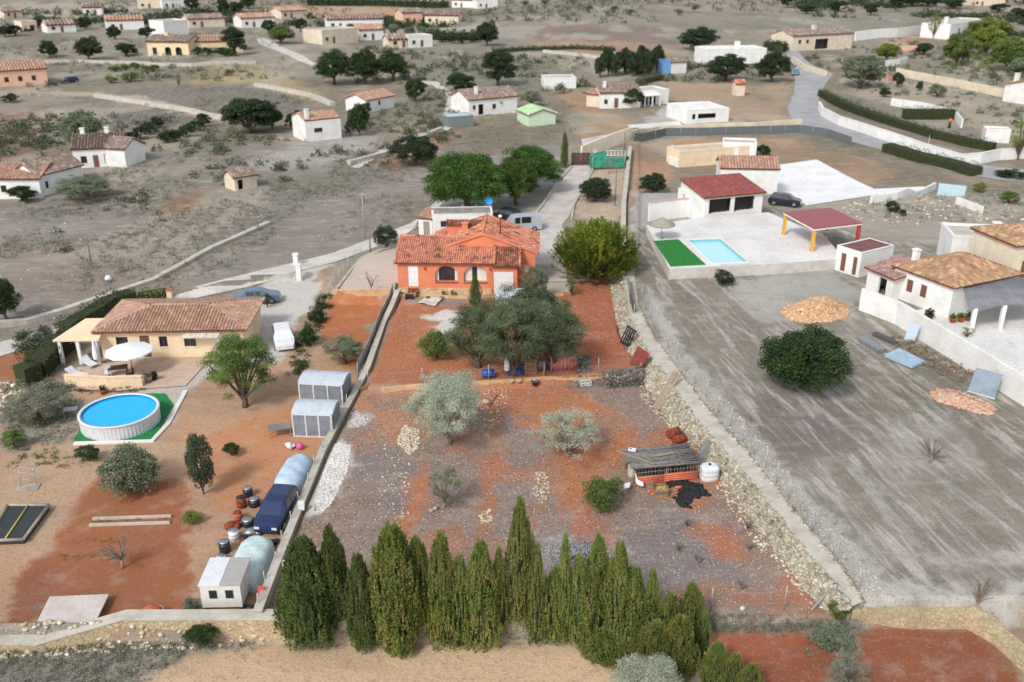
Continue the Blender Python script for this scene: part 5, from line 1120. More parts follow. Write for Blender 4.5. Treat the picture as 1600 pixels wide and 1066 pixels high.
# boundary walls of the plot
polyline_wall('boundary_wall', [(405,970),(432,898),(470,802),(505,715),(545,640),(575,582),(600,510),(622,466)], [.62,.62,.6,.6,.55,.5,.5,.5], .42, M_conw, 'long concrete boundary wall on the left side of the plot', base=-1.4, cap=M_cap, capover=.03)
polyline_wall('garden_kerb', [(572,606),(600,606),(660,603),(720,600),(780,597),(850,592),(920,588),(1004,583)], .14, .3, M_kerb, 'yellow stone kerb between the upper garden and the lower plot', base=-.7)
polyline_wall('timber_beam', [(546,620),(575,607)], .3, .3, M_woodb, 'slanting timber sleeper at the left end of the yellow kerb', cat='beam', base=.05)
polyline_wall('front_stone_wall', [(-500,1015),(-100,1010),(60,998),(200,986),(330,980),(452,972)], .45, .7, M_ylw, 'yellow stone retaining wall along the bottom left', base=-1.5, cap=M_cap)
polyline_wall('plot_edge_wall', [(398,972),(600,973),(900,970),(1085,966)], .12, .4, M_rub, 'low stone edging between the plot and the cypress hedge', base=-1.3)
polyline_wall('field_stone_wall', [(1326,962),(1420,963),(1515,962)], .35, .9, M_ylw, 'yellow stone wall across the bottom right, above the red field', base=-1.4)
polyline_wall('field_stone_wall', [(1515,962),(1560,1000),(1610,1045),(1700,1120)], .5, 1.0, M_ylw, 'yellow stone wall running diagonally off the bottom right corner', base=-1.0)
polyline_wall('drive_kerb', [(893,262),(880,276),(862,300),(848,322),(838,334)], .3, .3, M_cap, 'stone kerb on the pine side of the driveway', base=-.3)
polyline_wall('drive_kerb', [(928,262),(914,290),(896,322),(893,344)], .2, .25, M_cap, 'low kerb on the right side of the driveway', base=-.3)
# rubble retaining wall on the right: battered masonry with a wide cap
def rubble_wall():
    A = [np.array(P(u, v, .0 if i > 4 else .42)) for i, (u, v) in enumerate(WALL_FOOT)]; B = [np.array(P(u, v, 1.22)) for u, v in WALL_IN]; C = [np.array(P(u, v, 1.22)) for u, v in WALL_OUT]
    def dens(L, k=10):
        out = []
        for a, b in zip(L[:-1], L[1:]): out += [a + (b - a) * j / k for j in range(k)]
        return np.array(out + [L[-1]])
    A, B, C = dens(A), dens(B), dens(C); o = Vector((A[0][0], A[0][1], 0)); oo = np.array(o); n = len(A)
    rg = np.random.default_rng(5)
    jit = rg.normal(0, .05, (n, 3)); B = B + jit; C = C + rg.normal(0, .06, (n, 3)) * [1, 1, .3]
    t = thing('rubble_wall', 'long battered rubble stone wall with a flat cap on the right side of the plot', 'wall', o)
    D = C.copy(); D[:, 2] = .2; A0 = A.copy(); A0[:, 2] -= .5
    V = np.stack([A0, A, B, C, D], 1) - oo; mb = MB(); v = [tuple(x) for x in V.reshape(-1, 3)]; f = []; m = []
    for i in range(n - 1):
        for j in range(4): f.append((i * 5 + j, i * 5 + j + 1, i * 5 + 6 + j, i * 5 + 5 + j)); m.append(1 if j == 2 else 0)
    f.append(tuple((n - 1) * 5 + j for j in range(5))); m.append(0); f.append((4, 3, 2, 1, 0)); m.append(0)
    mb.v, mb.f, mb.m, mb.s = v, f, m, [False] * len(f)
    mb.build('wall_body', [M_rub, M_cap], t)
    N = 9000; i = rg.integers(0, n - 1, N); s = rg.uniform(0, 1, N)[:, None]; k = rg.uniform(-.06, 1.02, N)[:, None]
    p = (A[i] * (1 - s) + A[i + 1] * s) * (1 - k) + (B[i] * (1 - s) + B[i + 1] * s) * k
    sz = rg.uniform(.12, .27, N) * np.where(rg.uniform(0, 1, N) > .93, 1.4, 1); p = p - np.array([0, 0, .05])
    V, F_ = rocks(p - oo, sz, .9, 3)
    tag(link('stone_face', mesh_np('stone_face', V, F_, islandmat('rubble_stones', (190, 182, 162), (156, 146, 126), (212, 204, 186), dirt=(104, 96, 82), dirtf=1.0, scale=2)), t), kind='stuff')
    N = 1500; i = rg.integers(0, n - 1, N); s = rg.uniform(0, 1, N)[:, None]; k = np.where(rg.uniform(0, 1, N) > .5, rg.uniform(-.02, .12, N), rg.uniform(.9, 1.02, N))[:, None]
    p = (B[i] * (1 - s) + B[i + 1] * s) * (1 - k) + (C[i] * (1 - s) + C[i + 1] * s) * k
    V, F_ = rocks(p - oo, rg.uniform(.08, .24, N), .6, 4)
    tag(link('cap_stones', mesh_np('cap_stones', V, F_, MATS['rubble_stones']), t), kind='stuff')
rubble_wall()
polyline_wall('concrete_wall', [(984,238),(979,285),(974,330),(973,380),(974,425)], 1.0, .5, M_conw, 'grey concrete wall running from the green shelter down to the juniper', base=-1.2, cap=M_cap)
def fence(name, pts, h, step, label, postm=None, r=.035, wires=4, zoff=0, cat='fence', screen=None, wire_r=.005, lean=.02, z=None, diag=False, braces=()):
    ps = [P(u, v) if z is None else P(u, v, z=z) for u, v in pts]; o = ps[0]; t = thing(name, label, cat, o); postm = postm or M_post; Q = []
    for a, b in zip(ps[:-1], ps[1:]):
        k = max(1, round((b - a).length / step)); Q += [a.lerp(b, j / k) for j in range(k)]
    Q.append(ps[-1])
    for q in Q:
        if z is None: q.z = H1(q.x, q.y)
        q.z += zoff
    tops = []
    for q in Q:
        m_ = MB(); l = Vector((random.gauss(0, lean), random.gauss(0, lean), 1)) * h; m_.tube([q - o - Vector((0, 0, .3)), q - o + l], r, 6); m_.build('post', postm, t); tops.append((q - o, l))
    m_ = MB()
    for a, b in zip(tops[:-1], tops[1:]):
        if screen:
            m_.slab([a[0] + Vector((0, 0, .05)), b[0] + Vector((0, 0, .05)), b[0] + b[1] * .98, a[0] + a[1] * .98], .03)
        else:
            for i in range(wires):
                f_ = (i + .6) / wires * .95; m_.tube([a[0] + a[1] * f_, (a[0] + a[1] * f_ + b[0] + b[1] * f_) / 2 - Vector((0, 0, .03)), b[0] + b[1] * f_], wire_r, 3, cap=False)
            L = (b[0] - a[0]).length; k = int(L / .35)
            for i in range(k):
                c0 = a[0].lerp(b[0], i / k); c1 = a[0].lerp(b[0], (i + 1) / k); hh = a[1] * .9
                m_.tube([c0 + a[1] * .08, c1 + hh], wire_r * .6, 3, cap=False); m_.tube([c1 + a[1] * .08, c0 + hh], wire_r * .6, 3, cap=False)
    m_.build('screen' if screen else 'wire_mesh', screen or M_post, t); return t
fence('wire_fence', [(1002,470),(1030,530),(1058,562),(1086,600),(1122,645),(1160,690),(1196,732),(1232,780),(1268,830),(1306,880),(1340,925)], 1.5, 2.3, 'wire mesh fence of thin grey posts on top of the rubble wall', zoff=-.05)
fence('wire_fence', [(402,962),(430,893),(468,797),(503,712),(540,640)], 1.3, 2.4, 'sagging wire fence tangled along the left boundary wall', zoff=.0, lean=.08, wires=5)
fence('screen_fence', [(560,590),(578,552),(596,505),(614,462)], 1.15, 1.6, 'grey screened fence beside the upper garden', screen=simple('grey_screen', (158, 152, 146), .8), zoff=.2)
fence('wire_fence', [(523,455),(545,424),(564,404),(590,394),(622,384)], 1.5, 2.2, 'pale wire fence round the gravel yard', zoff=.1)
fence('panel_fence', [(980,455),(984,480),(990,500)], 1.6, 1.5, 'dark brown panel fence on the rubble wall above the red garden', screen=simple('brown_panel', (98, 78, 70), .8), zoff=.0)
fence('wire_fence', [(576,604),(660,600),(763,595),(850,590),(935,585),(1000,581)], 1.3, 3.9, 'thin pole fence standing on the yellow kerb', zoff=.1, wires=2, wire_r=.006)
fence('wire_fence', [(1010,958),(1110,955),(1225,952),(1300,948)], 1.5, 3.5, 'thin pole fence at the near edge of the plot', wires=2, wire_r=.006)
fence('road_screen', [(990,222),(1040,213),(1110,212),(1180,210),(1250,208),(1290,214),(1330,228)], 1.5, 3, 'dark grey screen fence curving below the white roadside wall', screen=simple('dark_screen', (96, 102, 104), .8))
# ---------------------------------------------------------------- gate group
def box_thing(name, u, v, w_, d_, h_, m, label, cat, rz=0, cap=None, z=None, group=None):
    p = P(u, v, z=z) if z is not None else P(u, v); b = MB(); b.box(-w_ / 2, -d_ / 2, -.3, w_ / 2, d_ / 2, h_)
    if cap: b.box(-w_ / 2 - .06, -d_ / 2 - .06, h_ + .002, w_ / 2 + .06, d_ / 2 + .06, h_ + .1, 1)
    return tag(b.build(name, [m, cap] if cap else m, None, p, rz), label, cat, group)
box_thing('gate_pillar', 890, 257, .6, .6, 2.3, M_beige, 'beige pillar left of the brown sliding gate', 'pillar', cap=M_cap)
box_thing('gate_pillar', 929, 257, .6, .6, 2.3, M_beige, 'pale pillar half hidden between gate and green shelter', 'pillar', cap=M_cap)
gt = thing('sliding_gate', 'dark brown slatted sliding gate at the top of the driveway', 'gate', P(893, 258)); gw = (P(927, 258) - P(893, 258)).length
gf = MB()
for xx in (0.0, gw / 4, gw / 2, gw * 3 / 4, gw - .1): gf.box(xx, -.04, .05, xx + .1, .04, 1.9)
gf.box(0, -.039, .0, gw, .039, .12); gf.box(0, -.039, 1.82, gw, .039, 1.92); gf.build('frame', simple('dark_brown_steel', (78, 48, 46), .5), gt)
gf = MB()
for i in range(9): gf.box(.02, -.02, .14 + i * .187, gw - .02, .02, .14 + i * .187 + .165)
gf.build('slats', simple('brown_slats', (92, 56, 52), .5), gt)
polyline_wall('white_wall', [(908,250),(940,236),(985,219)], [2.2, 2.2, 2.2], .3, mat('ivory_wall', (238, 228, 204), (228, 216, 190), .5, .85, .15), 'tall ivory wall rising behind the brown gate')
polyline_wall('white_wall', [(985,219),(1010,214),(1030,210),(1100,206),(1180,204),(1252,198)], 1.5, .3, M_beige, 'pale boundary wall below the white houses, running to the road')
polyline_wall('roadside_wall', [(1279,172),(1284,182),(1310,196),(1370,216),(1440,240),(1500,258),(1530,256),(1560,250),(1620,246)], 1.7, .35, M_wht, 'long bright white roadside wall curving down the right', cap=M_wht)
polyline_wall('garden_wall', [(1392,165),(1440,172),(1490,184),(1502,200)], 1.6, .3, M_wht, 'white garden wall behind the clipped rectangular hedge')
polyline_wall('retaining_wall', [(1400,118),(1450,128),(1510,140),(1566,152)], 1.9, .4, M_beige, 'long beige retaining wall on the right hillside')
polyline_wall('white_wall', [(1335,64),(1400,58),(1450,52),(1486,48)], 3.0, .5, M_wht, 'long white wall stretching towards the hilltop villa')
polyline_wall('white_wall', [(1372,105),(1404,102),(1416,98)], 1.6, .4, M_wht, 'short white wall piece behind the roadside tree')
polyline_wall('white_wall', [(1360,318),(1400,312),(1444,304),(1460,296)], 1.0, .3, M_wht, 'low white wall curving to the blue-glass gate')
polyline_wall('white_wall', [(1494,318),(1534,334)], .9, .3, M_wht, 'short white wall right of the blue-glass gate')
polyline_wall('villa_wall', [(1343,484),(1400,506),(1460,544),(1520,582),(1610,640),(1700,700)], 2.1, .3, M_wht, 'tall white boundary wall of the right villa beside the ploughed field')
polyline_wall('white_wall', [(1500,562),(1560,590),(1620,618)], .6, .3, M_wht, 'low white kerb wall inside the villa terrace')
polyline_wall('stone_wall', [(1238,96),(1258,110),(1290,120)], 1.4, .5, M_beige, 'curved beige wall in front of the roadside house')
polyline_wall('soil_wall', [(1410,80),(1450,78)], 1.5, .5, M_salmon, 'salmon bank wall below the long white wall')
polyline_wall('track_wall', [(1050,238),(1046,256),(1060,262)], 1.2, .3, M_wht, 'white wall corner in the orange soil yard of the red-roofed villa')
polyline_wall('field_wall', [(-80,520),(40,500),(150,470),(240,440),(330,390),(420,350)], .35, .7, M_cap, 'tumbled dry stone wall rising through the grey left field', base=-.3)
polyline_wall('terrace_wall', [(104,602),(170,606),(224,604)], .9, .25, M_cream, 'cream terrace wall in front of the terracotta bungalow', cap=M_cream)
polyline_wall('pool_kerb', [(116,694),(190,692),(238,690),(262,664),(290,612)], .12, .35, M_pave if False else M_wht, 'white kerb edging the round pool deck')
# ---------------------------------------------------------------- left neighbour bungalow
t, W_ = house((162, 561), (384, 557), 7.0, 2.6, 'cream bungalow with a long hipped terracotta roof', 'hip', rise=.95, wm=M_cream, tm=T_terra, name='bungalow', tw=.28, tl=.42, ov=.45,
    front=[(1.3, 2.3, 1.0, 2.0, 'window'), (3.3, 4.1, .1, 2.1, 'shutter'), (4.9, 5.6, 1.0, 2.0, 'window'), (7.0, 8.0, 1.0, 2.0, 'window'), (9.6, 10.6, .05, 2.1, 'door')])
m_ = MB(); m_.slab([Vector((-3.4, -1.2, 2.3)), Vector((0.4, -1.2, 2.3)), Vector((0, 2.6, 2.75)), Vector((-2.0, 2.6, 2.75))], .15); m_.build('porch_roof', M_cream, t)
for xx in (-3.1, -1.6, -.1): m_ = MB(); m_.box(xx, -1.1, 0, xx + .25, -.85, 2.2); m_.build('porch_column', M_wht, t)
m_ = MB(); m_.slab([Vector((7.1, -1.0, 2.25)), Vector((10.2, -1.0, 2.25)), Vector((10.2, 0, 2.5)), Vector((7.1, 0, 2.5))], .1); m_.build('awning', mat('awning_cloth', (222, 212, 196)), t)
# ---------------------------------------------------------------- right: pool terrace and red-roofed villa
TZ = 2.25
def terrace():
    outer = [(1010,352),(1046,420),(1130,416),(1215,412),(1318,404),(1292,372),(1200,332),(1108,338)]
    pool_ = [(1075,375),(1125,373.5),(1167.5,409),(1113,411.5)]
    A = [P(u, v, z=TZ) for u, v in outer]; B = [P(u, v, z=TZ) for u, v in pool_]; o = Vector((A[1].x, A[1].y, 0))
    tri = tessellate_polygon([[Vector((p.x, p.y, 0)) for p in A], [Vector((p.x, p.y, 0)) for p in B]]); L = A + B; mb = MB()
    fs = []
    for a, b, c in tri: fs.append((a, b, c) if (L[b] - L[a]).cross(L[c] - L[a]).z > 0 else (a, c, b))
    mb.add([p - o for p in L], fs, 0)
    n = len(A); mb.add([p - o for p in A] + [Vector((p.x - o.x, p.y - o.y, .4)) for p in A], [(i, (i + 1) % n, n + (i + 1) % n, n + i) for i in range(n)], 1)
    tag(mb.build('terrace', [m_pave, mat('terrace_block', (206, 200, 192), (190, 184, 176), 1)], None, o), kind='structure')
    t = thing('swimming_pool', 'rectangular turquoise swimming pool sunk in the pale terrace', 'pool', B[0]); o = B[0]
    mb = MB(); c = sum(B, Vector()) / 4; dn = Vector((0, 0, -1.5)); mb.add([p - o - Vector((0, 0, .002)) for p in B] + [p - o + dn for p in B], [(i, 4 + i, 4 + (i + 1) % 4, (i + 1) % 4) for i in range(4)] + [(4, 5, 6, 7)], 0)
    mb.build('basin', simple('pool_tiles', (132, 190, 200), .4), t)
    mb = MB(); mb.add([c - o + (p - c) * .995 - Vector((0, 0, .28)) for p in B], [(0, 1, 2, 3)], 0)
    if (B[1] - B[0]).cross(B[2] - B[0]).z < 0: mb.f = [tuple(reversed(f)) for f in mb.f]
    mb.build('water', watermat('pool_water', (178, 226, 232), (164, 218, 226)), t)
    mb = MB()
    for i in range(4):
        a, b = B[i], B[(i + 1) % 4]; oa = a + (a - c).normalized() * .4; ob_ = b + (b - c).normalized() * .4; up = Vector((0, 0, .03))
        mb.add([a - o + up, b - o + up, ob_ - o + up, oa - o + up, a - o - up, b - o - up, ob_ - o + up * .05, oa - o + up * .05], [(0, 1, 2, 3), (0, 4, 5, 1), (3, 2, 6, 7)], 0)
    mb.build('coping', m_pave2, t)
    G = [P(u, v, z=TZ) for u, v in [(1021,377),(1060,374.5),(1103,414),(1048,417)]]; o = G[0]; mb = MB(); mb.slab([p - o + Vector((0, 0, .04)) for p in G], .035)
    tag(mb.build('artificial_lawn', mat('artificial_grass', (44, 128, 50), (36, 112, 44), 3, .9, .4), None, o), 'bright green artificial lawn beside the rectangular pool', 'lawn')
terrace()
polyline_wall('terrace_parapet', [(1013,346),(1060,340),(1108,336)], 2.3, .3, M_wht, 'white wall with pinkish coping behind the pool parasol', cap=simple('pink_coping', (196, 160, 152)), base=-.2)
house((1100, 337), (1190, 328), 6.0, 2.2, 'white villa with a dark red sloping porch roof above the pool', 'shedF', rise=1.0, wm=M_wht, tm=T_red, tw=.3, tl=.45, z=TZ, base=-1.4, name='villa',
      front=[(.6, 3.6, .05, 1.9, 'dark'), (4.1, 6.9, .05, 1.9, 'dark')])
house((1058, 322), (1094, 336), 2.6, 2.2, 'white side wing left of the red porch roof', 'flat', wm=M_wht, z=TZ - .3, base=-1.4, name='villa_wing', parapet=.1, front=[(1.0, 1.7, 1.0, 1.8, 'window')])
house((1124, 292), (1214, 294), 5, 2.6, 'white rear block of the pool villa with orange roof patches', 'gablex', rise=1.2, wm=M_wht, tm=T_terra, tw=.4, base=-1, name='villa_block', z=1.4, chim=[(2, 3, .6, 2.0)], ov=.2)
house((1060, 262), (1168, 252), 4, 2.3, 'low cream outbuilding behind the pool villa', 'flat', wm=M_cream, base=-1, name='outbuilding', cat='outbuilding')
house((1128, 250), (1180, 252), 4, 2.6, 'small white cube store behind the pool villa', 'flat', wm=M_wht, base=-1, name='outbuilding', cat='outbuilding')
# carport
def carport():
    c = [P(u, v, z=TZ) for u, v in [(1268,393),(1338,384),(1292,360),(1224,367)]]; o = c[0]
    t = thing('carport', 'carport with a wine red roof on yellow and red posts', 'carport', o); mb = MB(); h = 2.35
    q = [p - o + Vector((0, 0, h)) for p in c]; ctr = sum(q, Vector()) / 4; q = [p + (p - ctr) * .06 for p in q]; mb.slab([p + Vector((0, 0, .25)) for p in q], .12); mb.build('roof', simple('wine_roof', (150, 78, 84), .6), t)
    mb = MB()
    for i in range(4): a, b = q[i], q[(i + 1) % 4]; d = (b - a).normalized(); nn = Vector((-d.y, d.x, 0)) * .06; mb.add([a - nn, b - nn, b + nn, a + nn] + [x + Vector((0, 0, .12)) for x in (a - nn, b - nn, b + nn, a + nn)], [(3, 2, 1, 0), (4, 5, 6, 7), (0, 1, 5, 4), (1, 2, 6, 5), (2, 3, 7, 6), (3, 0, 4, 7)])
    mb.build('beam', M_wht, t)
    for i, p in enumerate(c): mb = MB(); p = p - o; mb.box(p.x - .17, p.y - .17, 0, p.x + .17, p.y + .17, h - .01); mb.build('post', simple('yellow_post', (216, 160, 60), .6) if i in (0, 3) else simple('red_post', (176, 60, 52), .6), t)
carport()
house((1303, 421), (1341, 434), 5.0, 2.6, 'small white outbuilding with a dark red roof right of the pool', 'flat', wm=M_wht, flatm=mat('dark_red_roof', (128, 84, 84), (116, 74, 74), 1), parapet=.03, name='outbuilding', cat='outbuilding',
      front=[(.7, 1.3, .1, 2.0, 'shutter'), (2.2, 2.7, .1, 2.0, 'shutter')])
house((1392, 462), (1481, 498), 8.5, 3.0, 'white villa under a broad tan tiled roof at the right', 'hip', rise=1.5, wm=M_wht, tm=T_tan, tw=.32, tl=.45, name='villa', front=[(1.6, 2.3, 1.0, 2.2, 'shutter'), (3.2, 3.9, 1.0, 2.2, 'shutter')], chim=[(.6, 1.2, .5, 1.6)])
house((1352, 452), (1392, 470), 4.0, 2.2, 'low lean-to with purplish tiles against the tan-roofed villa', 'shedF', rise=.8, wm=M_wht, tm=islandmat('mauve_tiles', (178, 142, 134), (158, 124, 118), (192, 160, 150)), tw=.32, name='lean_to', cat='outbuilding', front=[(1.6, 2.6, .1, 1.8, 'dark')])
house((1480, 418), (1590, 424), 5, 3.2, 'long white flat block behind the tan roof', 'flat', wm=M_wht, name='villa_block', chim=[(4.2, 1.5, .7, 1.3)])
house((1572, 462), (1660, 454), 6, 5.0, 'beige two-storey corner building at the right edge', 'hip', rise=1.0, wm=M_beige, tm=T_tan, name='house', front=[(1.0, 2.0, 1.6, 3.4, 'shutter')], tw=.35)
def pergola():
    c = [P(u, v) for u, v in [(1516,522),(1640,508),(1610,478),(1494,488)]]; o = c[0]; t = thing('pergola', 'grey corrugated terrace roof on white columns beside the right villa', 'pergola', o); mb = MB(); h = 2.4
    q = [p - o + Vector((0, 0, h + (.5 if i > 1 else 0))) for i, p in enumerate(c)]; q[0] += Vector((-.5, -.2, 0)); mb.slab(q, .06)
    e = (q[1] - q[0]); W2 = e.length; k = int(W2 / .25)
    for i in range(k): a = q[0] + e * (i + .5) / k; b = q[3] + (q[2] - q[3]) * (i + .5) / k; mb.tube([a + Vector((0, 0, .01)), b + Vector((0, 0, .01))], .05, 4)
    mb.build('roof', mat('grey_sheet_roof', (142, 142, 148), (124, 124, 130), 1), t)
    for f in (0.0, .36, .72, 1.0): p = (c[1] - c[0]) * f; mb = MB(); mb.box(p.x - .16, p.y - .16, -.2, p.x + .16, p.y + .16, h - .02); mb.build('column', M_wht, t)
pergola()
# ---------------------------------------------------------------- houses of the valley
W1 = [(.8, 1.6, .9, 1.9, 'window'), (3.0, 3.9, .05, 2.1, 'shutter')]
house((938, 170), (1000, 168), 7, 3.2, 'white house with weathered tiles behind the orange soil field', 'gablex', rise=1.2, tm=T_grey, wm=M_wht, tw=.5, tl=.6, front=W1, chim=[(1, 2, .6, 2)])
house((1000, 166), (1044, 162), 6, 2.9, 'white porch house with two columns and deep shade', 'flat', wm=M_wht, front=[(.4, 2.0, .1, 2.2, 'dark'), (2.4, 4.0, .1, 2.2, 'dark')], porch=(0, 4.2, 1.8, 2.6, M_wht, 3))
house((1072, 194), (1138, 190), 9, 2.5, 'long low white garage with dark openings', 'flat', wm=M_wht, parapet=.15, flatm=M_wht, front=[(1.2, 1.9, .8, 1.8, 'dark'), (2.4, 6.2, .9, 1.8, 'dark')], name='garage', cat='garage')
house((916, 166), (938, 168), 5, 2.6, 'small pale outbuilding with a rusty roof left of the white house', 'gablex', rise=.8, wm=M_beige, tm=T_terra, tw=.5, name='outbuilding', cat='outbuilding')
house((850, 140), (900, 138), 6, 2.6, 'low white building at the far edge of the orange field', 'flat', wm=M_wht, parapet=.2)
house((1102, 102), (1196, 98), 9, 4.0, 'long bright white villa with a flat roof', 'flat', wm=M_wht, parapet=.3, flatm=M_wht, front=[(3, 5, 1, 2.4, 'window'), (8, 9, .1, 2.2, 'shutter')], chim=[(10, 3, 1.2, 1.8)])
house((1028, 115), (1048, 116), 4, 3.4, 'small blue and white shed beside the dark tree screen', 'flat', wm=simple('blue_render', (96, 140, 190), .8), name='shed', cat='shed', flatm=M_wht)
house((1048, 116), (1072, 114), 4, 3.0, 'white garden shed with a pale roof next to the blue one', 'gablex', rise=.8, wm=M_wht, tm=T_grey, tw=.6, name='shed', cat='shed')
house((1150, 150), (1163, 150), 3, 2.6, 'little white shed with an orange roof by the bare field', 'gablex', rise=.8, wm=M_beige, tm=T_main, tw=.5, name='shed', cat='shed')
house((1237, 80), (1330, 76), 10, 4.4, 'beige roadside house with a dark open porch', 'gablex', rise=1.6, wm=M_beige, tm=T_grey, tw=.8, tl=1.0, front=[(2.4, 3.6, 2.0, 3.2, 'window'), (5.6, 6.8, 2.0, 3.2, 'window'), (9.4, 14.8, .1, 3.2, 'dark')], chim=[(11, 3, 1.2, 2.6)])
house((1482, 62), (1536, 54), 10, 4.8, 'white hilltop villa at upper right', 'flat', wm=M_wht, parapet=.3, front=[(8.6, 10.6, 1.2, 3.2, 'window')], chim=[(5, 3, 1.2, 2.2)])
house((1566, 158), (1640, 170), 7, 3.6, 'white gabled house at the right edge below the grey tree', 'gabley', rise=1.8, wm=M_wht, tm=T_tan, tw=.5, tl=.6, chim=[(1, 1, .8, 2.4)])
house((1538, 222), (1576, 224), 3, 2.0, 'small white garden store in front of the palm-like tree', 'flat', wm=M_wht, name='outbuilding', cat='outbuilding')
house((733, 182), (808, 176), 8, 3.2, 'white farmhouse with a slim chimney and pale tiled roof', 'gablex', rise=1.6, wm=M_wht, tm=T_grey, tw=.5, tl=.6, front=[(.9, 1.6, 1.2, 2.1, 'window'), (2.2, 3.4, .1, 2.2, 'dark'), (5.5, 6.4, 1, 2, 'window')], chim=[(2.4, 1.5, .6, 2.2)])
house((826, 198), (868, 194), 6, 2.2, 'pale green gabled shed among grey scrub', 'gabley', rise=1.0, wm=simple('pale_green_sheet', (196, 216, 190), .7), tm=islandmat('green_sheet', (186, 216, 170), (176, 206, 160), (196, 222, 182)), tw=.6, name='shed', cat='shed')
house((700, 200), (740, 198), 4, 2.0, 'grey container shed with a pale blue roof', 'flat', wm=simple('grey_container', (120, 128, 124), .7), flatm=simple('blue_roof', (170, 196, 208), .6), parapet=.02, name='container', cat='container')
house((574, 176), (616, 168), 6, 2.4, 'small white farmhouse with a salmon roof half hidden by a conifer', 'gablex', rise=1.2, wm=M_wht, tm=T_terra, tw=.5, front=[(3.5, 4.2, 1, 2, 'window')])
house((479, 222), (534, 216), 6, 3.6, 'white cube house with a dark window on bare ground', 'gablex', rise=1.0, wm=M_wht, tm=T_terra, tw=.45, front=[(1.6, 3.2, 1.4, 2.2, 'window')], chim=[(.4, .4, .6, 1.8)], ov=.05)
house((118, 264), (196, 258), 6, 3.0, 'white farmhouse with two chimneys and a dark tiled roof', 'gablex', rise=1.8, wm=M_wht, tm=islandmat('dark_tiles', (116, 100, 92), (98, 84, 78), (134, 116, 106)), tw=.45, front=[(1.0, 1.9, .8, 1.9, 'window'), (2.8, 3.6, .1, 2.0, 'shutter'), (4.4, 6.2, .6, 2.1, 'dark')], chim=[(1.0, 2.8, .6, 2.6), (4.6, 2.8, .6, 2.6)])
house((198, 262), (228, 250), 5, 2.8, 'white gabled wing at the right of the two-chimney farmhouse', 'gabley', rise=1.4, wm=M_wht, tm=T_grey, tw=.45)
house((-40, 312), (66, 310), 8, 2.9, 'low white farmhouse with a salmon roof at the left edge', 'gablex', rise=1.4, wm=M_wht, tm=T_terra, tw=.45, front=[(4, 4.8, 1, 2, 'window')])
house((66, 308), (132, 286), 5, 3.0, 'white gabled barn beside the low left farmhouse', 'gablex', rise=1.6, wm=M_wht, tm=T_grey, tw=.45, front=[(.8, 1.5, 1.0, 2.0, 'window')])
house((-20, 138), (76, 132), 9, 3.6, 'salmon farmhouse with small dark windows at the upper left edge', 'gablex', rise=1.8, wm=M_salmon, tm=T_terra, tw=.7, tl=.8, front=[(4, 5, 1, 2.2, 'window'), (7, 8, 1, 2.2, 'window'), (10, 11, 1, 2.2, 'window')])
house((368, 299), (402, 292), 3, 1.9, 'small ruined stone hut with a weathered roof in the grey field', 'gablex', rise=1.0, wm=M_beige, tm=T_grey, tw=.4, front=[(.5, 1.3, .1, 1.5, 'dark')], name='hut', cat='hut')
house((232, 88), (296, 86), 10, 4.2, 'yellow villa with dark arched porch openings', 'gablex', rise=1.6, wm=M_yellow, tm=T_grey, tw=.9, tl=1.0, front=[(1.6, 3.0, .6, 2.6, 'window'), (5.6, 7.6, .1, 2.8, 'dark', 'arch'), (9, 11, .1, 2.8, 'dark', 'arch')], chim=[(4, 4, 1.2, 2.4)])
house((298, 84), (380, 80), 9, 3.4, 'long yellow wing right of the arched villa', 'gablex', rise=1.4, wm=M_yellow, tm=T_terra, tw=.9, tl=1.0)
house((258, 58), (296, 56), 9, 5.0, 'white upper block behind the yellow villa', 'flat', wm=M_wht, parapet=.4)
FAR = [
 ((75,52),(120,50),8,3,'gablex',M_wht,T_grey,'pale far house second from the left edge'),
 ((8,30),(36,28),8,3,'gablex',M_wht,T_grey,'tiny white house at the top left corner'),
 ((36,50),(60,49),6,4,'flat',M_beige,None,'square beige far building left of the hedge'),
 ((168,48),(226,46),8,4,'gablex',M_wht,T_terra,'white far house with salmon roof under the top left hill'),
 ((216,14),(250,13),10,6,'flat',M_wht,None,'grey-white far building at the top edge'),
 ((254,14),(300,12),10,5,'gablex',M_wht,T_terra,'white far villa at the top edge with a small roof'),
 ((296,44),(352,42),9,3.6,'gablex',M_beige,T_grey,'long low beige far house between dark trees'),
 ((378,44),(430,42),9,4,'gablex',M_wht,T_terra,'white far house with a reddish roof left of the palm trees'),
 ((504,70),(560,66),10,5,'flat',M_beige,None,'cream far villa with an arched corner'),
 ((512,46),(600,44),10,4,'gablex',M_wht,T_grey,'long white far house behind the cream villa'),
 ((562,64),(600,62),8,4,'gablex',M_wht,T_terra,'small white far house right of the cream villa'),
 ((608,76),(636,75),6,3,'gablex',M_wht,T_terra,'white far bungalow with reddish roof, left half of a pair'),
 ((638,75),(676,73),7,4,'flat',M_wht,None,'white far bungalow with flat roof, right half of a pair'),
 ((630,38),(660,36),9,5,'gablex',M_salmon,T_terra,'salmon far house under the long hedge'),
 ((664,38),(716,36),9,4,'gablex',M_beige,T_grey,'low pale far house right of the salmon one'),
 ((656,10),(690,9),9,4,'flat',M_wht,None,'white far block at the top behind the long hedge'),
 ((706,12),(740,12),9,4,'gablex',M_wht,T_grey,'white far house at the top right of the long hedge'),
 ((745,14),(778,12),9,4,'flat',M_wht,None,'white far villa, rightmost of the top middle group'),
 ((1520,10),(1570,8),9,5,'flat',M_wht,None,'white far villa at the top right corner'),
 ((440,30),(480,29),9,3.5,'gablex',M_beige,T_terra,'pale far farmhouse beside the orange field'),
 ((130,24),(160,23),7,3.5,'gablex',M_wht,T_grey,'small far cottage below the pale top left field'),
]
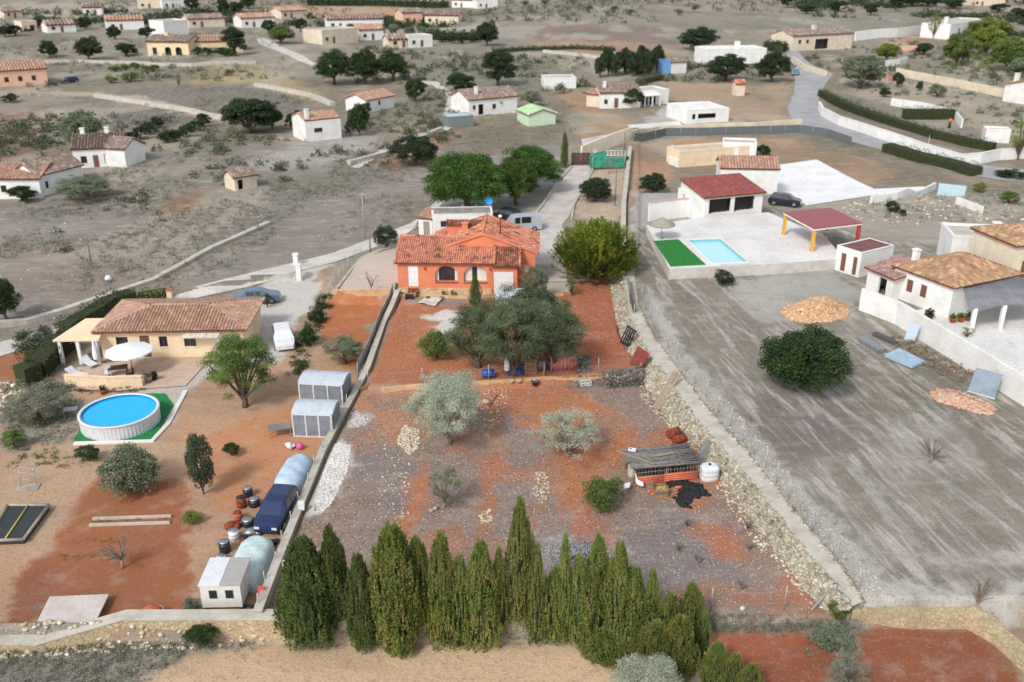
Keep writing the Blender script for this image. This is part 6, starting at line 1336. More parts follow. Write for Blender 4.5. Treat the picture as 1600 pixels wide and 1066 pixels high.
for a_, b_, dp, hh, kd, wm_, tm_, lb in FAR:
    house(a_, b_, dp, hh * .85, lb, kd, rise=1.5, wm=(M_beige if wm_ is M_wht and len(lb) % 3 == 0 else wm_), tm=(T_grey if len(lb) % 2 else tm_ or T_terra), tw=1.2, tl=1.5, front=[(1.5, 2.8, 1.0, 2.2, 'window'), (4.5, 5.6, .1, 2.2, 'shutter')])

polyline_wall('field_wall', [(150,152),(220,162),(290,174),(356,188)], .8, 1.2, M_cap, 'pale stone bank along the upper brown field', base=-.4)
polyline_wall('field_wall', [(0,100),(120,98),(200,100),(300,104),(400,100)], .8, 1.5, M_cap, 'long pale terrace bank below the yellow villa', base=-.4)
polyline_wall('field_wall', [(400,135),(480,150),(520,166)], .8, 1.2, M_cap, 'pale bank below the yellow grass field', base=-.4)
polyline_wall('field_wall', [(850,82),(940,92),(1030,98)], .8, 1.2, M_cap, 'pale bank below the brown far field', base=-.4)
polyline_wall('field_wall', [(545,258),(600,244),(640,226),(690,204)], .7, .8, M_cap, 'pale bank along the winding track by the grey carob', base=-.4)
# ---------------------------------------------------------------- vehicles
def vehicle(kind, rear, front, paint, label, cat='car', name='parked_car', L=None, z=None, glass=None, nolamp=False):
    a = P(*rear, z=z) if z is not None else P(*rear); b = P(*front, z=z) if z is not None else P(*front); c = (a + b) / 2; rz = math.atan2(b.y - a.y, b.x - a.x)
    t = thing(name, label, cat, c, rz)
    # stations from tail (x<0) to nose: x, belt z, roof z (0 = no cabin), half width
    ST = {'hatch': (4.1, [(-2.05,.55,0,.70),(-2.0,.86,.0,.80),(-1.92,.92,1.0,.84),(-1.55,.93,1.44,.86),(-.3,.92,1.50,.86),(.45,.92,1.44,.86),(1.15,.90,.0,.86),(1.75,.80,0,.82),(2.0,.68,0,.74),(2.05,.5,0,.68)]),
          'sedan': (4.6, [(-2.3,.55,0,.72),(-2.25,.88,0,.80),(-1.6,.95,0,.86),(-1.0,.95,1.40,.87),(-.1,.94,1.44,.87),(.5,.94,1.38,.87),(1.25,.92,0,.87),(2.0,.82,0,.84),(2.25,.7,0,.76),(2.3,.5,0,.7)]),
          'van': (4.9, [(-2.45,.7,0,.88),(-2.42,1.05,1.88,.93),(-1.2,1.05,1.95,.95),(.2,1.05,1.96,.95),(.95,1.05,1.9,.95),(1.62,1.02,1.1,.94),(1.7,1.0,0,.94),(2.3,.82,0,.9),(2.45,.6,0,.82)])}[kind]
    L0, S = ST; k = (L or L0) / L0; mb = MB(); n = len(S); v = []
    for x, bz, rf, w_ in S:
        top = rf if rf else bz + .02; tw = w_ * (.80 if kind != 'van' else .88) if rf else w_ * .93
        v += [(x * k, -w_, .25), (x * k, -w_ * 1.02, bz * .75), (x * k, -w_, bz), (x * k, -tw, top - .04), (x * k, -tw * .8, top), (x * k, tw * .8, top), (x * k, tw, top - .04), (x * k, w_, bz), (x * k, w_ * 1.02, bz * .75), (x * k, w_, .25)]
    f = [(i * 10 + j, i * 10 + (j + 1) % 10, i * 10 + 10 + (j + 1) % 10, i * 10 + 10 + j) for i in range(n - 1) for j in range(10)] + [tuple(range(9, -1, -1)), tuple((n - 1) * 10 + j for j in range(10))]
    mb.add(v, f, 0); body = mb.build('body', paint, t)
    V = [Vector(q) for q in v]; gl = glass or M_glass
    def panel(nm, q, sh=.88, off=.015, cm=None):
        c_ = sum(q, Vector()) / len(q); nr = (q[1] - q[0]).cross(q[2] - q[0]).normalized()
        if nr.dot(c_ - Vector((0, 0, .8))) < 0: nr = -nr
        q = [c_ + (p - c_) * sh + nr * off for p in q]; b_ = MB(); b_.slab(q, .03) if abs(nr.z) > .05 else b_.add(q + [p - nr * .03 for p in q], [(0, 1, 2, 3), (7, 6, 5, 4), (0, 4, 5, 1), (1, 5, 6, 2), (2, 6, 7, 3), (3, 7, 4, 0)])
        return b_.build(nm, cm or gl, t)
    cab = [i for i in range(n) if S[i][2]]; i0, i1 = cab[0], cab[-1]
    panel('windscreen', [V[i1 * 10 + 10 + 3] if kind != 'van' else V[i1 * 10 + 2], V[i1 * 10 + 10 + 6] if kind != 'van' else V[i1 * 10 + 7], V[(i1 if kind != 'van' else i1 - 1) * 10 + 6], V[(i1 if kind != 'van' else i1 - 1) * 10 + 3]], .86)
    r0 = i0 - 1 if kind != 'van' else i0
    if kind != 'van': panel('rear_window', [V[r0 * 10 + 3], V[r0 * 10 + 6], V[(i0 + (kind == 'hatch')) * 10 + 6], V[(i0 + (kind == 'hatch')) * 10 + 3]], .8)
    else: panel('rear_window', [V[i0 * 10 + 2] + Vector((0, .1, .05)), V[i0 * 10 + 7] + Vector((0, -.1, .05)), V[i0 * 10 + 6], V[i0 * 10 + 3]], .8, .03)
    for i in range(i0, i1):
        for s_ in (0, 1):
            a_, b_ = (2, 3) if s_ == 0 else (7, 6)
            if kind == 'van' and i == i0: continue
            panel('side_window', [V[i * 10 + a_], V[i * 10 + 10 + a_], V[i * 10 + 10 + b_], V[i * 10 + b_]], .84)
    for sx in (-.62, .62):
        for sy in (-1, 1):
            x = sx * (L or L0) / 2; w_ = .86 if kind != 'van' else .93; R0 = .33
            wb = MB(); wb.tube([(x, sy * (w_ - .2), R0), (x, sy * (w_ + .03), R0)], R0, 18); wo_ = wb.build('wheel', M_rubber, t)
            rb = MB(); rb.tube([(x, sy * (w_ + .02), R0), (x, sy * (w_ + .045), R0)], R0 * .6, 12); rb.build('rim', M_metal, wo_)
    if not nolamp:
        xe = S[-1][0] * k; wl = S[-1][3]; zl = S[-2][1] * .86
        for sy in (-1, 1):
            hb_ = MB(); hb_.box(xe - .12, sy * wl * .8 - .16, zl - .1, xe + .02, sy * wl * .8 + .16, zl + .04); hb_.build('headlight', simple('lamp_glass', (220, 222, 224), .1), t)
            hb_ = MB(); x0_ = S[0][0] * k; hb_.box(x0_ - .02, sy * wl * .9 - .1, zl, x0_ + .1, sy * wl * .9 + .1, zl + .22); hb_.build('tail_light', simple('red_lamp', (150, 30, 28), .3), t)
    return t
P_white = simple('white_paint', (222, 224, 228), .3); P_navy = simple('navy_paint', (34, 48, 86), .25); P_dark = simple('black_paint', (38, 40, 48), .25)
P_blue = simple('steel_blue_paint', (92, 112, 132), .3); P_silver = simple('silver_paint', (186, 192, 200), .3, .3)
vehicle('van', (840,358), (786,362), P_silver, 'silver white van with a tinted side window parked behind the orange house', 'van', 'parked_van')
vehicle('hatch', (764,334), (724,330), P_white, 'pale car half hidden under the pine behind the annexe')
vehicle('hatch', (806,346), (776,340), P_dark, 'dark car parked in the shade between the annexe and the van')
vehicle('hatch', (457,772), (410,848), P_navy, 'dark navy blue car beside the left boundary wall')
vehicle('sedan', (372,474), (432,470), P_blue, 'blue car behind the terracotta bungalow')
vehicle('hatch', (440,522), (447,552), P_white, 'white car on the pale yard right of the bungalow')
vehicle('hatch', (1206,318), (1246,322), P_dark, 'dark car on the white paving behind the red-roofed villa', z=1.2)
vehicle('hatch', (118,128), (100,130), P_navy, 'small dark car outside the salmon farmhouse')
vehicle('hatch', (1245,112), (1240,122), P_blue, 'blue car on the road by the beige house')
# white van seen from above, pale van body
def covered(name, pa, pb, w_, h_, m, label, cat, round_=.55):
    a, b = P(*pa), P(*pb); c = (a + b) / 2; L = (b - a).length; rz = math.atan2(b.y - a.y, b.x - a.x); mb = MB(); n = 14; k = 12
    for i in range(n + 1):
        x = (i / n - .5) * L; e = abs(i / n - .5) * 2; q = (1 - e ** 4) ** .5 * .5 + .5 if e < 1 else .5
        for j in range(k + 1):
            th = math.pi * j / k; y = math.cos(th) * w_ / 2 * (1 - .25 * e ** 3); z = max(0, math.sin(th)) ** round_ * h_ * q * (1 + .05 * math.sin(i * 1.7 + j * .9))
            if j in (0, k): z = 0; y *= 1.06
            mb.v.append((x, y, z))
    for i in range(n):
        for j in range(k): mb.f.append((i * (k + 1) + j, i * (k + 1) + j + 1, (i + 1) * (k + 1) + j + 1, (i + 1) * (k + 1) + j)); mb.m.append(0); mb.s.append(True)
    mb.f += [tuple(range(k, -1, -1)), tuple(n * (k + 1) + j for j in range(k + 1))]; mb.m += [0, 0]; mb.s += [False, False]
    return tag(mb.build(name, m, None, c, rz), label, cat)
covered('covered_car', (474,726), (444,778), 1.95, 1.2, mat('pale_blue_cover', (190, 208, 222), (160, 184, 206), 1.5, .7, .3), 'car under a pale blue cover behind the navy car', 'covered car')
covered('covered_load', (408,856), (378,926), 2.0, 1.25, mat('pale_mint_cover', (206, 224, 224), (176, 198, 200), 1.5, .7, .35, c3=(150, 160, 160)), 'rounded load under a pale mint cover between the navy car and the small trailer', 'covered load', .4)
# small grey-white trailer with two windows
a = P(318, 958); b = P(368, 957); rz = math.atan2(b.y - a.y, b.x - a.x); t = thing('trailer', 'boxy white trailer with two small front windows at the corner of the wall', 'trailer', a, rz)
mb = MB(); mb.box(0, 0, .35, 2.1, 2.3, 1.75); mb.build('body', simple('trailer_white', (214, 212, 206), .6), t)
mb = MB(); mb.box(-.05, -.05, 1.752, 1.05, 2.35, 1.84); mb.build('roof', P_white, t)
mb = MB(); mb.box(1.052, -.05, 1.752, 2.15, 2.35, 1.82); mb.build('roof', simple('trailer_roof', (170, 166, 162), .7), t)
for x in (.45, 1.3): mb = MB(); mb.box(x, -.03, .95, x + .4, -.005, 1.45); mb.build('window', M_glass, t)
for x in (.1, 1.85):
    for y in (.5, 1.7): mb = MB(); mb.tube([(x - .08, y, .3), (x + .12, y, .3)], .3, 14); mb.build('wheel', M_rubber, t)
# ---------------------------------------------------------------- round pool
pc = P(190, 662); s = scale_at(pc); RP = 58 / s; t = thing('round_pool', 'round above-ground pool with bright blue water and pale ribbed steel wall', 'pool', pc)
mb = MB(); n = 64; prof = []
v = []
for j in range(n * 2):
    a = math.pi * j / n; r = RP + (.03 if j % 2 else 0); v += [(r * math.cos(a), r * math.sin(a), 0), (r * math.cos(a), r * math.sin(a), 1.1), ((RP - .06) * math.cos(a), (RP - .06) * math.sin(a), 1.1), ((RP - .06) * math.cos(a), (RP - .06) * math.sin(a), .3)]
m2 = n * 2; mb.add(v, [(i * 4 + k, ((i + 1) % m2) * 4 + k, ((i + 1) % m2) * 4 + k + 1, i * 4 + k + 1) for i in range(m2) for k in range(3)]); mb.build('wall', [simple('pool_steel', (206, 206, 208), .4)], t)
mb = MB(); mb.lathe([(RP - .14, 1.102), (RP + .09, 1.102), (RP + .09, 1.16), (RP - .14, 1.16), (RP - .14, 1.103)], 64, cap=False); mb.build('rim', simple('pool_rim', (214, 220, 226), .4), t)
mb = MB(); mb.lathe([(.001, .98), (RP - .062, .98)], 64, cap=False); mb.f = [tuple(reversed(f)) for f in mb.f]; mb.build('water', watermat('blue_pool_water', (34, 188, 236), (22, 168, 226)), t)
mb = MB(); mb.lathe([(RP - .065, .7), (RP - .065, 1.1)], 64, cap=False); mb.build('liner', simple('blue_liner', (40, 120, 200), .4), t)
def flatpatch(name, pts, th, m, label, cat, lift=.0, kind=None):
    A = [P(u, v) for u, v in pts]; o = A[0]; mb = MB(); zt = max(p.z for p in A) - o.z + .05 + lift; mb.slab([Vector((p.x - o.x, p.y - o.y, zt)) for p in A], th)
    return tag(mb.build(name, m, None, o), label, cat, kind=kind)
flatpatch('pool_mat', [(115,690),(128,668),(190,616),(258,616),(271,634),(240,688)], .04, mat('green_mat', (40, 134, 76), (32, 116, 66), 3, .9, .4), 'green artificial turf mat under the round pool', 'mat', .03)
# ---------------------------------------------------------------- neighbour yard things
def shed_house(u0, v0, u1, v1, d_, label):
    a, b = P(u0, v0), P(u1, v1); W = (b - a).length; rz = math.atan2(b.y - a.y, b.x - a.x); t = thing('greenhouse', label, 'greenhouse', a, rz, None); h = 1.75
    fr = MB(); pn = MB(); post = simple('white_tube', (214, 214, 214), .5)
    for x in (0, W / 3, W * 2 / 3, W): fr.box(x - .05, -.05, 0, x + .05, .05, h); fr.box(x - .05, d_ - .05, 0, x + .05, d_ + .05, h)
    for y in (0, d_): fr.box(0, y - .04, h, W, y + .04, h + .08); fr.box(.05, y - .04, 0, W - .05, y + .04, .08)
    for x in (0, W): fr.box(x - .04, .04, h + .001, x + .04, d_ - .04, h + .08)
    fr.build('frame', post, t)
    pn.box(.05, -.01, .08, W - .05, .01, h - .001); pn.box(.05, d_ - .01, .08, W - .05, d_ + .01, h - .001); pn.box(-.01, .05, .08, .01, d_ - .05, h - .001); pn.box(W - .01, .05, .08, W + .01, d_ - .05, h - .001)
    pn.build('side_panels', mat('cloudy_panels', (136, 142, 150), (118, 124, 134), 1.4, .5, .1), t)
    rf = MB(); n = 6
    for i in range(n):
        y0 = i / n * d_; y1 = (i + 1) / n * d_; z0 = h + .1 + .3 * math.sin(math.pi * i / n); z1 = h + .1 + .3 * math.sin(math.pi * (i + 1) / n)
        rf.slab([Vector((-.1, y0, z0)), Vector((W + .1, y0, z0)), Vector((W + .1, y1, z1)), Vector((-.1, y1, z1))], .05)
    rf.build('roof', mat('cloudy_roof', (196, 204, 212), (180, 190, 200), 1.2, .5, .1), t)
shed_house(470, 632, 536, 636, 2.4, 'upper grey panelled greenhouse with a curved pale roof')
shed_house(460, 682, 520, 684, 2.4, 'lower grey panelled greenhouse nearer the boundary wall')
def parasol(name, u, v, r, h, drop, m, label, pole=True, thatch=False):
    p = P(u, v) if not thatch else P(u, v, z=TZ); t = thing(name, label, 'parasol', p); mb = MB(); n = 10 if not thatch else 18
    mb.lathe([(.03, h + drop), (r * .5, h + drop * .52), (r, h), (r * 1.0, h - .12), (r * .96, h - .12), (r * .5, h + drop * .52 - .05), (.03, h + drop - .06)], n, smooth=thatch, cap=False); mb.build('canopy', m, t)
    mb = MB(); mb.tube([(0, 0, 0), (0, 0, h + drop - .02)], .04, 8); mb.build('pole', M_metal, t); mb = MB(); mb.lathe([(.3, 0), (.3, .08), (.05, .12)], 12); mb.build('base', M_conw, t)
parasol('parasol', 208, 584, 1.9, 2.1, .45, simple('white_cloth', (236, 238, 242), .8), 'big open white parasol on the bungalow terrace')
parasol('thatched_parasol', 1033, 373, 1.45, 1.7, .75, mat('dry_thatch', (170, 164, 152), (142, 136, 126), 5, .95, .6), 'grey thatched parasol beside the artificial lawn', thatch=True)
def closed_parasol(u, v, label, h=2.3, m=None):
    p = P(u, v); t = thing('closed_parasol', label, 'parasol', p); mb = MB(); mb.lathe([(.05, .5), (.2, .55), (.24, .9), (.16, 1.6), (.05, h)], 9, smooth=False); mb.build('canopy', m or simple('white_cloth', (236, 238, 242), .8), t)
    mb = MB(); mb.tube([(0, 0, 0), (0, 0, .7)], .03, 6); mb.build('pole', M_metal, t)
closed_parasol(152, 570, 'closed white parasol at the left of the bungalow terrace')
def lounger(u, v, rz, label, m=None):
    p = P(u, v); t = thing('sun_lounger', label, 'sun lounger', p, rz); mb = MB(); mb.box(-.35, -.9, .3, .35, .3, .38); mb.build('seat', m or P_white, t)
    mb = MB(); mb.slab([Vector((-.35, .31, .38)), Vector((.35, .31, .38)), Vector((.35, .9, .8)), Vector((-.35, .9, .8))], .07); mb.build('backrest', m or P_white, t)
    for x in (-.3, .3):
        for y in (-.8, .25): mb = MB(); mb.box(x - .03, y - .03, 0, x + .03, y + .03, .298); mb.build('leg', M_metal, t)
lounger(122, 590, 1.2, 'white sun lounger on the terrace edge, left of the parasol'); lounger(140, 572, .9, 'white sun lounger behind the closed parasol')
def table(u, v, label, w_=1.0, d_=.7, h=.72, m=None, top=None):
    p = P(u, v); t = thing('garden_table', label, 'table', p, .3); mb = MB(); mb.box(-w_ / 2, -d_ / 2, h - .05, w_ / 2, d_ / 2, h); mb.build('tabletop', top or M_metal, t)
    for x in (-1, 1):
        for y in (-1, 1): mb = MB(); mb.box(x * (w_ / 2 - .08) - .03, y * (d_ / 2 - .08) - .03, 0, x * (w_ / 2 - .08) + .03, y * (d_ / 2 - .08) + .03, h - .051); mb.build('leg', m or M_wood, t)
table(186, 586, 'dark garden table under the big white parasol', 1.5, .9, m=M_black, top=M_black); table(112, 652, 'grey table left of the round pool', top=M_metal); table(438, 680, 'cluttered grey table beside the lower greenhouse', 1.6, .9)
def chair(u, v, rz, m, label):
    p = P(u, v); t = thing('garden_chair', label, 'chair', p, rz); mb = MB(); mb.box(-.25, -.25, .42, .25, .25, .47); mb.build('seat', m, t); mb = MB(); mb.box(-.25, .251, .42, .25, .3, .95); mb.build('backrest', m, t)
    for x in (-.22, .22):
        for y in (-.22, .22): mb = MB(); mb.box(x - .02, y - .02, 0, x + .02, y + .02, .419); mb.build('leg', m, t)
chair(170, 590, .4, P_white, 'white chair left of the table under the parasol'); chair(204, 592, -.9, P_dark, 'dark chair right of the table under the parasol')
def pot(u, v, r, h, m, label, plant=None, z=None):
    p = P(u, v, z=z) if z is not None else P(u, v); t = thing('plant_pot', label, 'plant pot', p); mb = MB(); mb.lathe([(r * .7, 0), (r, h), (r * 1.1, h), (r * 1.1, h + .04), (r * .9, h + .04), (r * .85, h - .05)], 14); mb.build('pot', m, t)
    if plant:
        rg = np.random.default_rng(int(u)); n = 120; d = unit(rg.normal(size=(n, 3)) + [0, 0, .6]); C = d * rg.uniform(.1, 1, (n, 1)) * r * 1.4 + [0, 0, h + .1]; L = np.full(n, r * .7); V, F_ = leafquads(C, d, unit(rg.normal(size=(n, 3))), L, L * .5); link('plant', mesh_np('plant', V, F_, plant), t)
M_tc = mat('terracotta_pot', (190, 108, 76), (170, 92, 64), 3)
for i, (u, v, pl_) in enumerate([(693,463,L_green),(698,464,None),(707,463,L_oliveg),(712,465,L_green)]): pot(u, v, .16, .28, M_tc, '%s terracotta pot along the patio wall, counted from the left' % ORD[i], pl_)
pot(652, 464, .18, .26, M_tc, 'terracotta pot with a green plant beside the green cover', L_green)
pot(669, 468, .2, .22, M_black, 'black bucket-like pot behind the white tarp'); pot(690, 468, .17, .2, M_black, 'small black pot next to the row of terracotta pots')
pot(232, 598, .3, .5, M_conw, 'large grey planter at the right end of the terrace wall', L_oliveg); pot(242, 594, .25, .4, M_black, 'dark planter behind the large grey planter', L_dark)
pot(162, 616, .25, .35, M_tc, 'terracotta planter at the foot of the terrace wall', L_hedge)
for i, (u, v) in enumerate([(1488,505),(1500,504),(1512,502)]): pot(u, v, .3, .45, M_tc, 'orange planter by the right villa, %s from the left' % ORD[i], L_green)
pot(1451, 500, .35, .5, M_black, 'round black pot against the right villa wall', L_dark); pot(1216, 418, .3, .7, M_black, 'dark bin at the corner of the pool terrace')
def ball(name, u, v, r, m, label, cat, z=None):
    p = P(u, v); mb = MB(); mb.lathe([(r * math.sin(math.pi * i / 10) + .001, r - r * math.cos(math.pi * i / 10)) for i in range(11)], 16); tag(mb.build(name, m, None, p), label, cat)
ball('ball', 469, 702, .26, simple('pink_rubber', (216, 90, 150), .5), 'pink ball on the orange soil below the greenhouses', 'ball')
ball('ball', 249, 962, .3, P_white, 'white ball beside the broken terracotta pot', 'ball')
t = thing('broken_urn', 'toppled terracotta urn lying by the front stone wall', 'urn', P(236, 968), .4); mb = MB(); mb.tube([(-.7, 0, .25), (-.35, 0, .38), (0, 0, .45), (.35, 0, .38), (.5, 0, .3)], [.12, .33, .42, .36, .28], 14); mb.build('body', M_tc, t)
flatpatch('tarpaulin', [(62,984),(80,942),(172,938),(146,978)], .08, mat('grey_tarpaulin', (204, 194, 188), (190, 176, 168), .8, .8, .2), 'pale grey tarpaulin spread flat beside the front stone wall', 'tarpaulin', .08)
t = thing('cold_frame', 'dark covered cold frame with a white rim and yellow strap', 'cold frame', P(0, 848)); A = [P(-20,852), P(38,850), P(78,796), P(14,796)]; o = P(0, 848)
mb = MB(); mb.slab([p - o + Vector((0, 0, .3)) for p in A], .3); mb.build('cover', simple('dark_netting', (48, 54, 58), .8), t)
mb = MB()
for i in range(4): mb.tube([A[i] - o + Vector((0, 0, .32)), A[(i + 1) % 4] - o + Vector((0, 0, .32))], .1, 6)
mb.build('rim', M_conw, t); mb = MB(); mb.tube([(A[0] + A[1]) / 2 - o + Vector((0, 0, .35)), (A[2] + A[3]) / 2 - o + Vector((0, 0, .35))], .05, 5); mb.build('strap', simple('yellow_strap', (206, 194, 84), .6), t)
for i, pts in enumerate([[(140,822),(200,820),(266,818)], [(145,812),(205,810),(268,808)]]):
    polyline_wall('garden_edging', pts, .15, .15, M_cap, ['near', 'far'][i] + ' pale edging board of the vegetable bed', cat='edging', base=-.1)
tufts('vegetables', [(145,812),(268,809),(268,817),(142,820)], 60, (.15, .35), L_yel, 'low leafy vegetables between the edging boards', 51, per=20)
tufts('vegetables', [(110,843),(205,840),(205,848),(110,850)], 30, (.12, .3), L_green, 'sparse seedlings in the red vegetable garden', 52, per=18)
tufts('vegetables', [(90,868),(180,864),(180,874),(90,877)], 40, (.12, .3), L_green, 'low row of greens in the red vegetable garden', 53, per=18)
def bare_tree(u, v, wpx, hpx_top, label, m=None, n=26, seed=1):
    p = P(u, v); s = scale_at(p); wd = wpx / s; ht = ztop(p.y, hpx_top) - p.z; rr = random.Random(seed); t = thing('bare_tree', label, 'tree', p); mb = MB()
    mb.tube([(0, 0, -.1), (.03, 0, ht * .3)], [.09, .06], 7); mb.build('trunk', m or M_barkl, t); mb = MB()
    for i in range(n):
        a = rr.uniform(0, 6.28); r = rr.uniform(.2, .5) * wd; z = ht * rr.uniform(.5, 1); k1 = Vector((math.cos(a) * r * .4, math.sin(a) * r * .4, ht * .3 + (z - ht * .3) * .5)); e = Vector((math.cos(a) * r, math.sin(a) * r, z))
        mb.tube([(0.03, 0, ht * .28), k1, e], [.04, .025, .008], 4, cap=False)
        for _ in range(3): mb.tube([k1.lerp(e, rr.uniform(.1, .8)), e + Vector((rr.gauss(0, .2), rr.gauss(0, .2), rr.uniform(0, .3)))], [.012, .004], 3, cap=False)
    mb.build('branches', m or M_barkl, t)
bare_tree(192, 888, 80, 838, 'leafless pale fruit tree in the red vegetable garden'); bare_tree(580, 458, 30, 424, 'leafless sapling at the near edge of the gravel yard', seed=4, n=12)
t = thing('drying_rack', 'rusty wire frame standing in the dry yard', 'rack', P(45, 760), .2); mb = MB()
for x in (-.5, .5): mb.tube([(x, 0, 0), (x * .8, .2, 1.4)], .03, 6)
for z in (.5, 1.0, 1.4): mb.tube([(-.5, .1, z), (.5, .1, z)], .025, 6)
mb.build('rails', M_post, t); mb = MB(); mb.box(-.7, -.6, 0, .7, .2, .07); mb.build('foot_slab', M_conw, t)
# scrap beside the cars: each piece on its own
SC = [(388,775,'black','round tyre-like drum at the top of the scrap row',.3,.6),(378,792,'rust','rusty drum in the scrap row beside the navy car',.3,.7),(372,812,'tc','orange barrel in the scrap row beside the navy car',.28,.5),(388,820,'black','black tub between the navy car and the van',.4,.4),(366,842,'white','white canister in the scrap row beside the pale van',.3,.6),(382,850,'rust','red-brown drum touching the pale van',.28,.5),(352,862,'black','black bin left of the pale van',.32,.7),(358,884,'tc','orange bucket at the lower end of the scrap row',.22,.4),(346,876,'white','pale tub left of the orange bucket',.25,.35),(398,790,'black','dark crate-like tub behind the navy car',.35,.5)]
for u, v, mk, lb, r, h in SC:
    t = thing('drum', lb, 'drum', P(u, v)); mb = MB(); mb.lathe([(r * .95, 0), (r, .03), (r, h * .33), (r * 1.04, h * .35), (r, h * .37), (r, h * .66), (r * 1.04, h * .68), (r, h * .7), (r, h)], 16); mb.build('body', {'black': M_black, 'rust': M_rust, 'tc': M_tc, 'white': P_white}[mk], t)
    mb = MB(); mb.lathe([(r * .9, h + .002), (r * .92, h + .03), (.05, h + .03)], 16); mb.build('lid', {'black': M_metal, 'rust': M_black, 'tc': M_rust, 'white': M_metal}[mk], t)
t = thing('tyre', 'black tyre lying at the corner behind the trailer', 'tyre', P(388, 958)); mb = MB()
prev = [(.35 + .14 * math.cos(a), .14 + .14 * math.sin(a)) for a in [2 * math.pi * i / 10 for i in range(11)]]; mb.lathe(prev, 22, cap=False); mb.build('rubber', M_rubber, t)
mb = MB(); mb.lathe([(.2, .08), (.22, .2), (.05, .16)], 14); mb.build('rim', M_metal, t)
for i, (u, v) in enumerate([(463,414),(468,438)]): box_thing('gate_post', u, v, .5, .5, 1.7 if i else 1.2, M_wht, ['far', 'near'][i] + ' white gate post beside the pale yard', 'post', cap=M_wht)
box_thing('gate_post', 268, 476, .5, .5, 1.5, M_beige, 'cream gate post at the end of the short yellow-green hedge', 'post', cap=M_tc)
ball('lamp_globe', 170, 440, .35, P_white, 'lone white marker stone in the grey left field', 'stone')
# ---------------------------------------------------------------- poles
def pole(u, v, vt, r, m, label, cross=False, name='utility_pole'):
    p = P(u, v); h = ztop(p.y, vt) - p.z; t = thing(name, label, 'pole', p); mb = MB(); mb.tube([(0, 0, -.3), (0, 0, h)], [r, r * .7], 8); mb.build('shaft', m, t)
    if cross: mb = MB(); mb.box(-.6, -.05, h - .35, .6, .05, h - .25); mb.build('crossarm', m, t)
    else: mb = MB(); mb.lathe([(r, h - .02), (r * .9, h + .08), (.01, h + .1)], 8); mb.build('cap', M_metal, t)
M_pole = mat('pole_wood', (120, 112, 100), (96, 88, 78), 3)
pole(975, 243, 208, .10, M_pole, 'wooden pole behind the green shelter'); pole(961, 322, 262, .07, M_pole, 'thin pole right of the carob tree by the driveway')
pole(716, 396, 380, .06, M_pole, 'short post by the gravel yard kerb'); pole(579, 396, 372, .09, M_pole, 'dark short pole at the corner of the gravel yard fence'); pole(570, 372, 300, .09, M_conw, 'tall grey pole beside the track left of the gravel yard', True)
pole(1408, 182, 152, .10, M_post, 'grey lamp pole in front of the clipped rectangular hedge'); pole(1448, 240, 212, .07, M_post, 'thin post in the white roadside wall'); pole(143, 412, 372, .07, M_pole, 'thin pole in the grey left field')
pole(672, 322, 314, .08, M_pole, 'post at the left corner of the annexe roof'); pole(678, 58, 34, .2, M_pole, 'far pole among the white houses')
# satellite dish on the annexe
p = P(764, 371); t = thing('satellite_dish', 'bright blue satellite dish on a mast behind the annexe roof', 'satellite dish', P(764, 352)); zt = ztop(t.location.y, 313) - t.location.z
mb = MB(); mb.tube([(0, 0, 0), (0, 0, zt)], .04, 6); mb.build('mast', M_metal, t)
mb = MB(); v = []; R_ = .5
for i in range(5):
    for j in range(20): a = 2 * math.pi * j / 20; r = R_ * i / 4 + .001; v.append((r * math.cos(a), -.1 - .18 * (r / R_) ** 2, zt + r * math.sin(a)))
mb.add(v, [(i * 20 + j, i * 20 + (j + 1) % 20, i * 20 + 20 + (j + 1) % 20, i * 20 + 20 + j) for i in range(4) for j in range(20)], 0, True); mb.build('reflector', simple('blue_dish', (40, 140, 216), .5), t)
mb = MB(); mb.tube([(0, -.12, zt - .4), (0, -.7, zt - .05)], .02, 5); mb.build('arm', M_metal, t)
# ---------------------------------------------------------------- green shelter with the pergola roof
a = P(926, 266); b = P(976, 264); t = thing('shelter', 'ramshackle shelter wrapped in green netting with a ladder-like metal roof', 'shelter', a, math.atan2(b.y - a.y, b.x - a.x)); W = (b - a).length
def cloth(name, par, o, eu, ev, nu, nv, amp, m, seed=0, th=0):
    """rumpled sheet spanned by eu, ev from o"""
    o, eu, ev = Vector(o), Vector(eu), Vector(ev); nn = eu.cross(ev).normalized(); rr = np.random.default_rng(seed); X, Y = np.meshgrid(np.linspace(0, 1, nu), np.linspace(0, 1, nv)); Z_ = (fbm(X * eu.length, Y * ev.length, .6, seed, 4) - .5) * amp * 2
    v = [tuple(o + eu * X[j, i] + ev * Y[j, i] + nn * Z_[j, i]) for j in range(nv) for i in range(nu)]; F_ = [(j * nu + i, j * nu + i + 1, (j + 1) * nu + i + 1, (j + 1) * nu + i) for j in range(nv - 1) for i in range(nu - 1)]
    mb = MB(); mb.add(v, F_, 0, True); ob = mb.build(name, m, par); 
    md = ob.modifiers.new('thick', 'SOLIDIFY'); md.thickness = .02; return ob
M_net = mat('green_netting', (58, 146, 118), (42, 118, 96), 1.5, .8, .5); M_net2 = mat('dark_green_netting', (40, 100, 76), (30, 84, 64), 1.5, .8, .5)
cloth('front_netting', t, (0, 0, .3), (W, 0, 0), (.1, .3, 1.5), 26, 12, .18, M_net, 1); cloth('roof_netting', t, (.1, .3, 1.8), (W * .5, 0, .1), (0, 2.2, .4), 16, 14, .2, M_net, 2)
cloth('side_netting', t, (W, 0, .2), (.9, 1.6, 0), (0, .2, 1.6), 14, 12, .15, M_net2, 3); cloth('side_netting', t, (0, 0, .2), (-.3, 2, 0), (0, .1, 1.6), 12, 12, .15, M_net, 4)
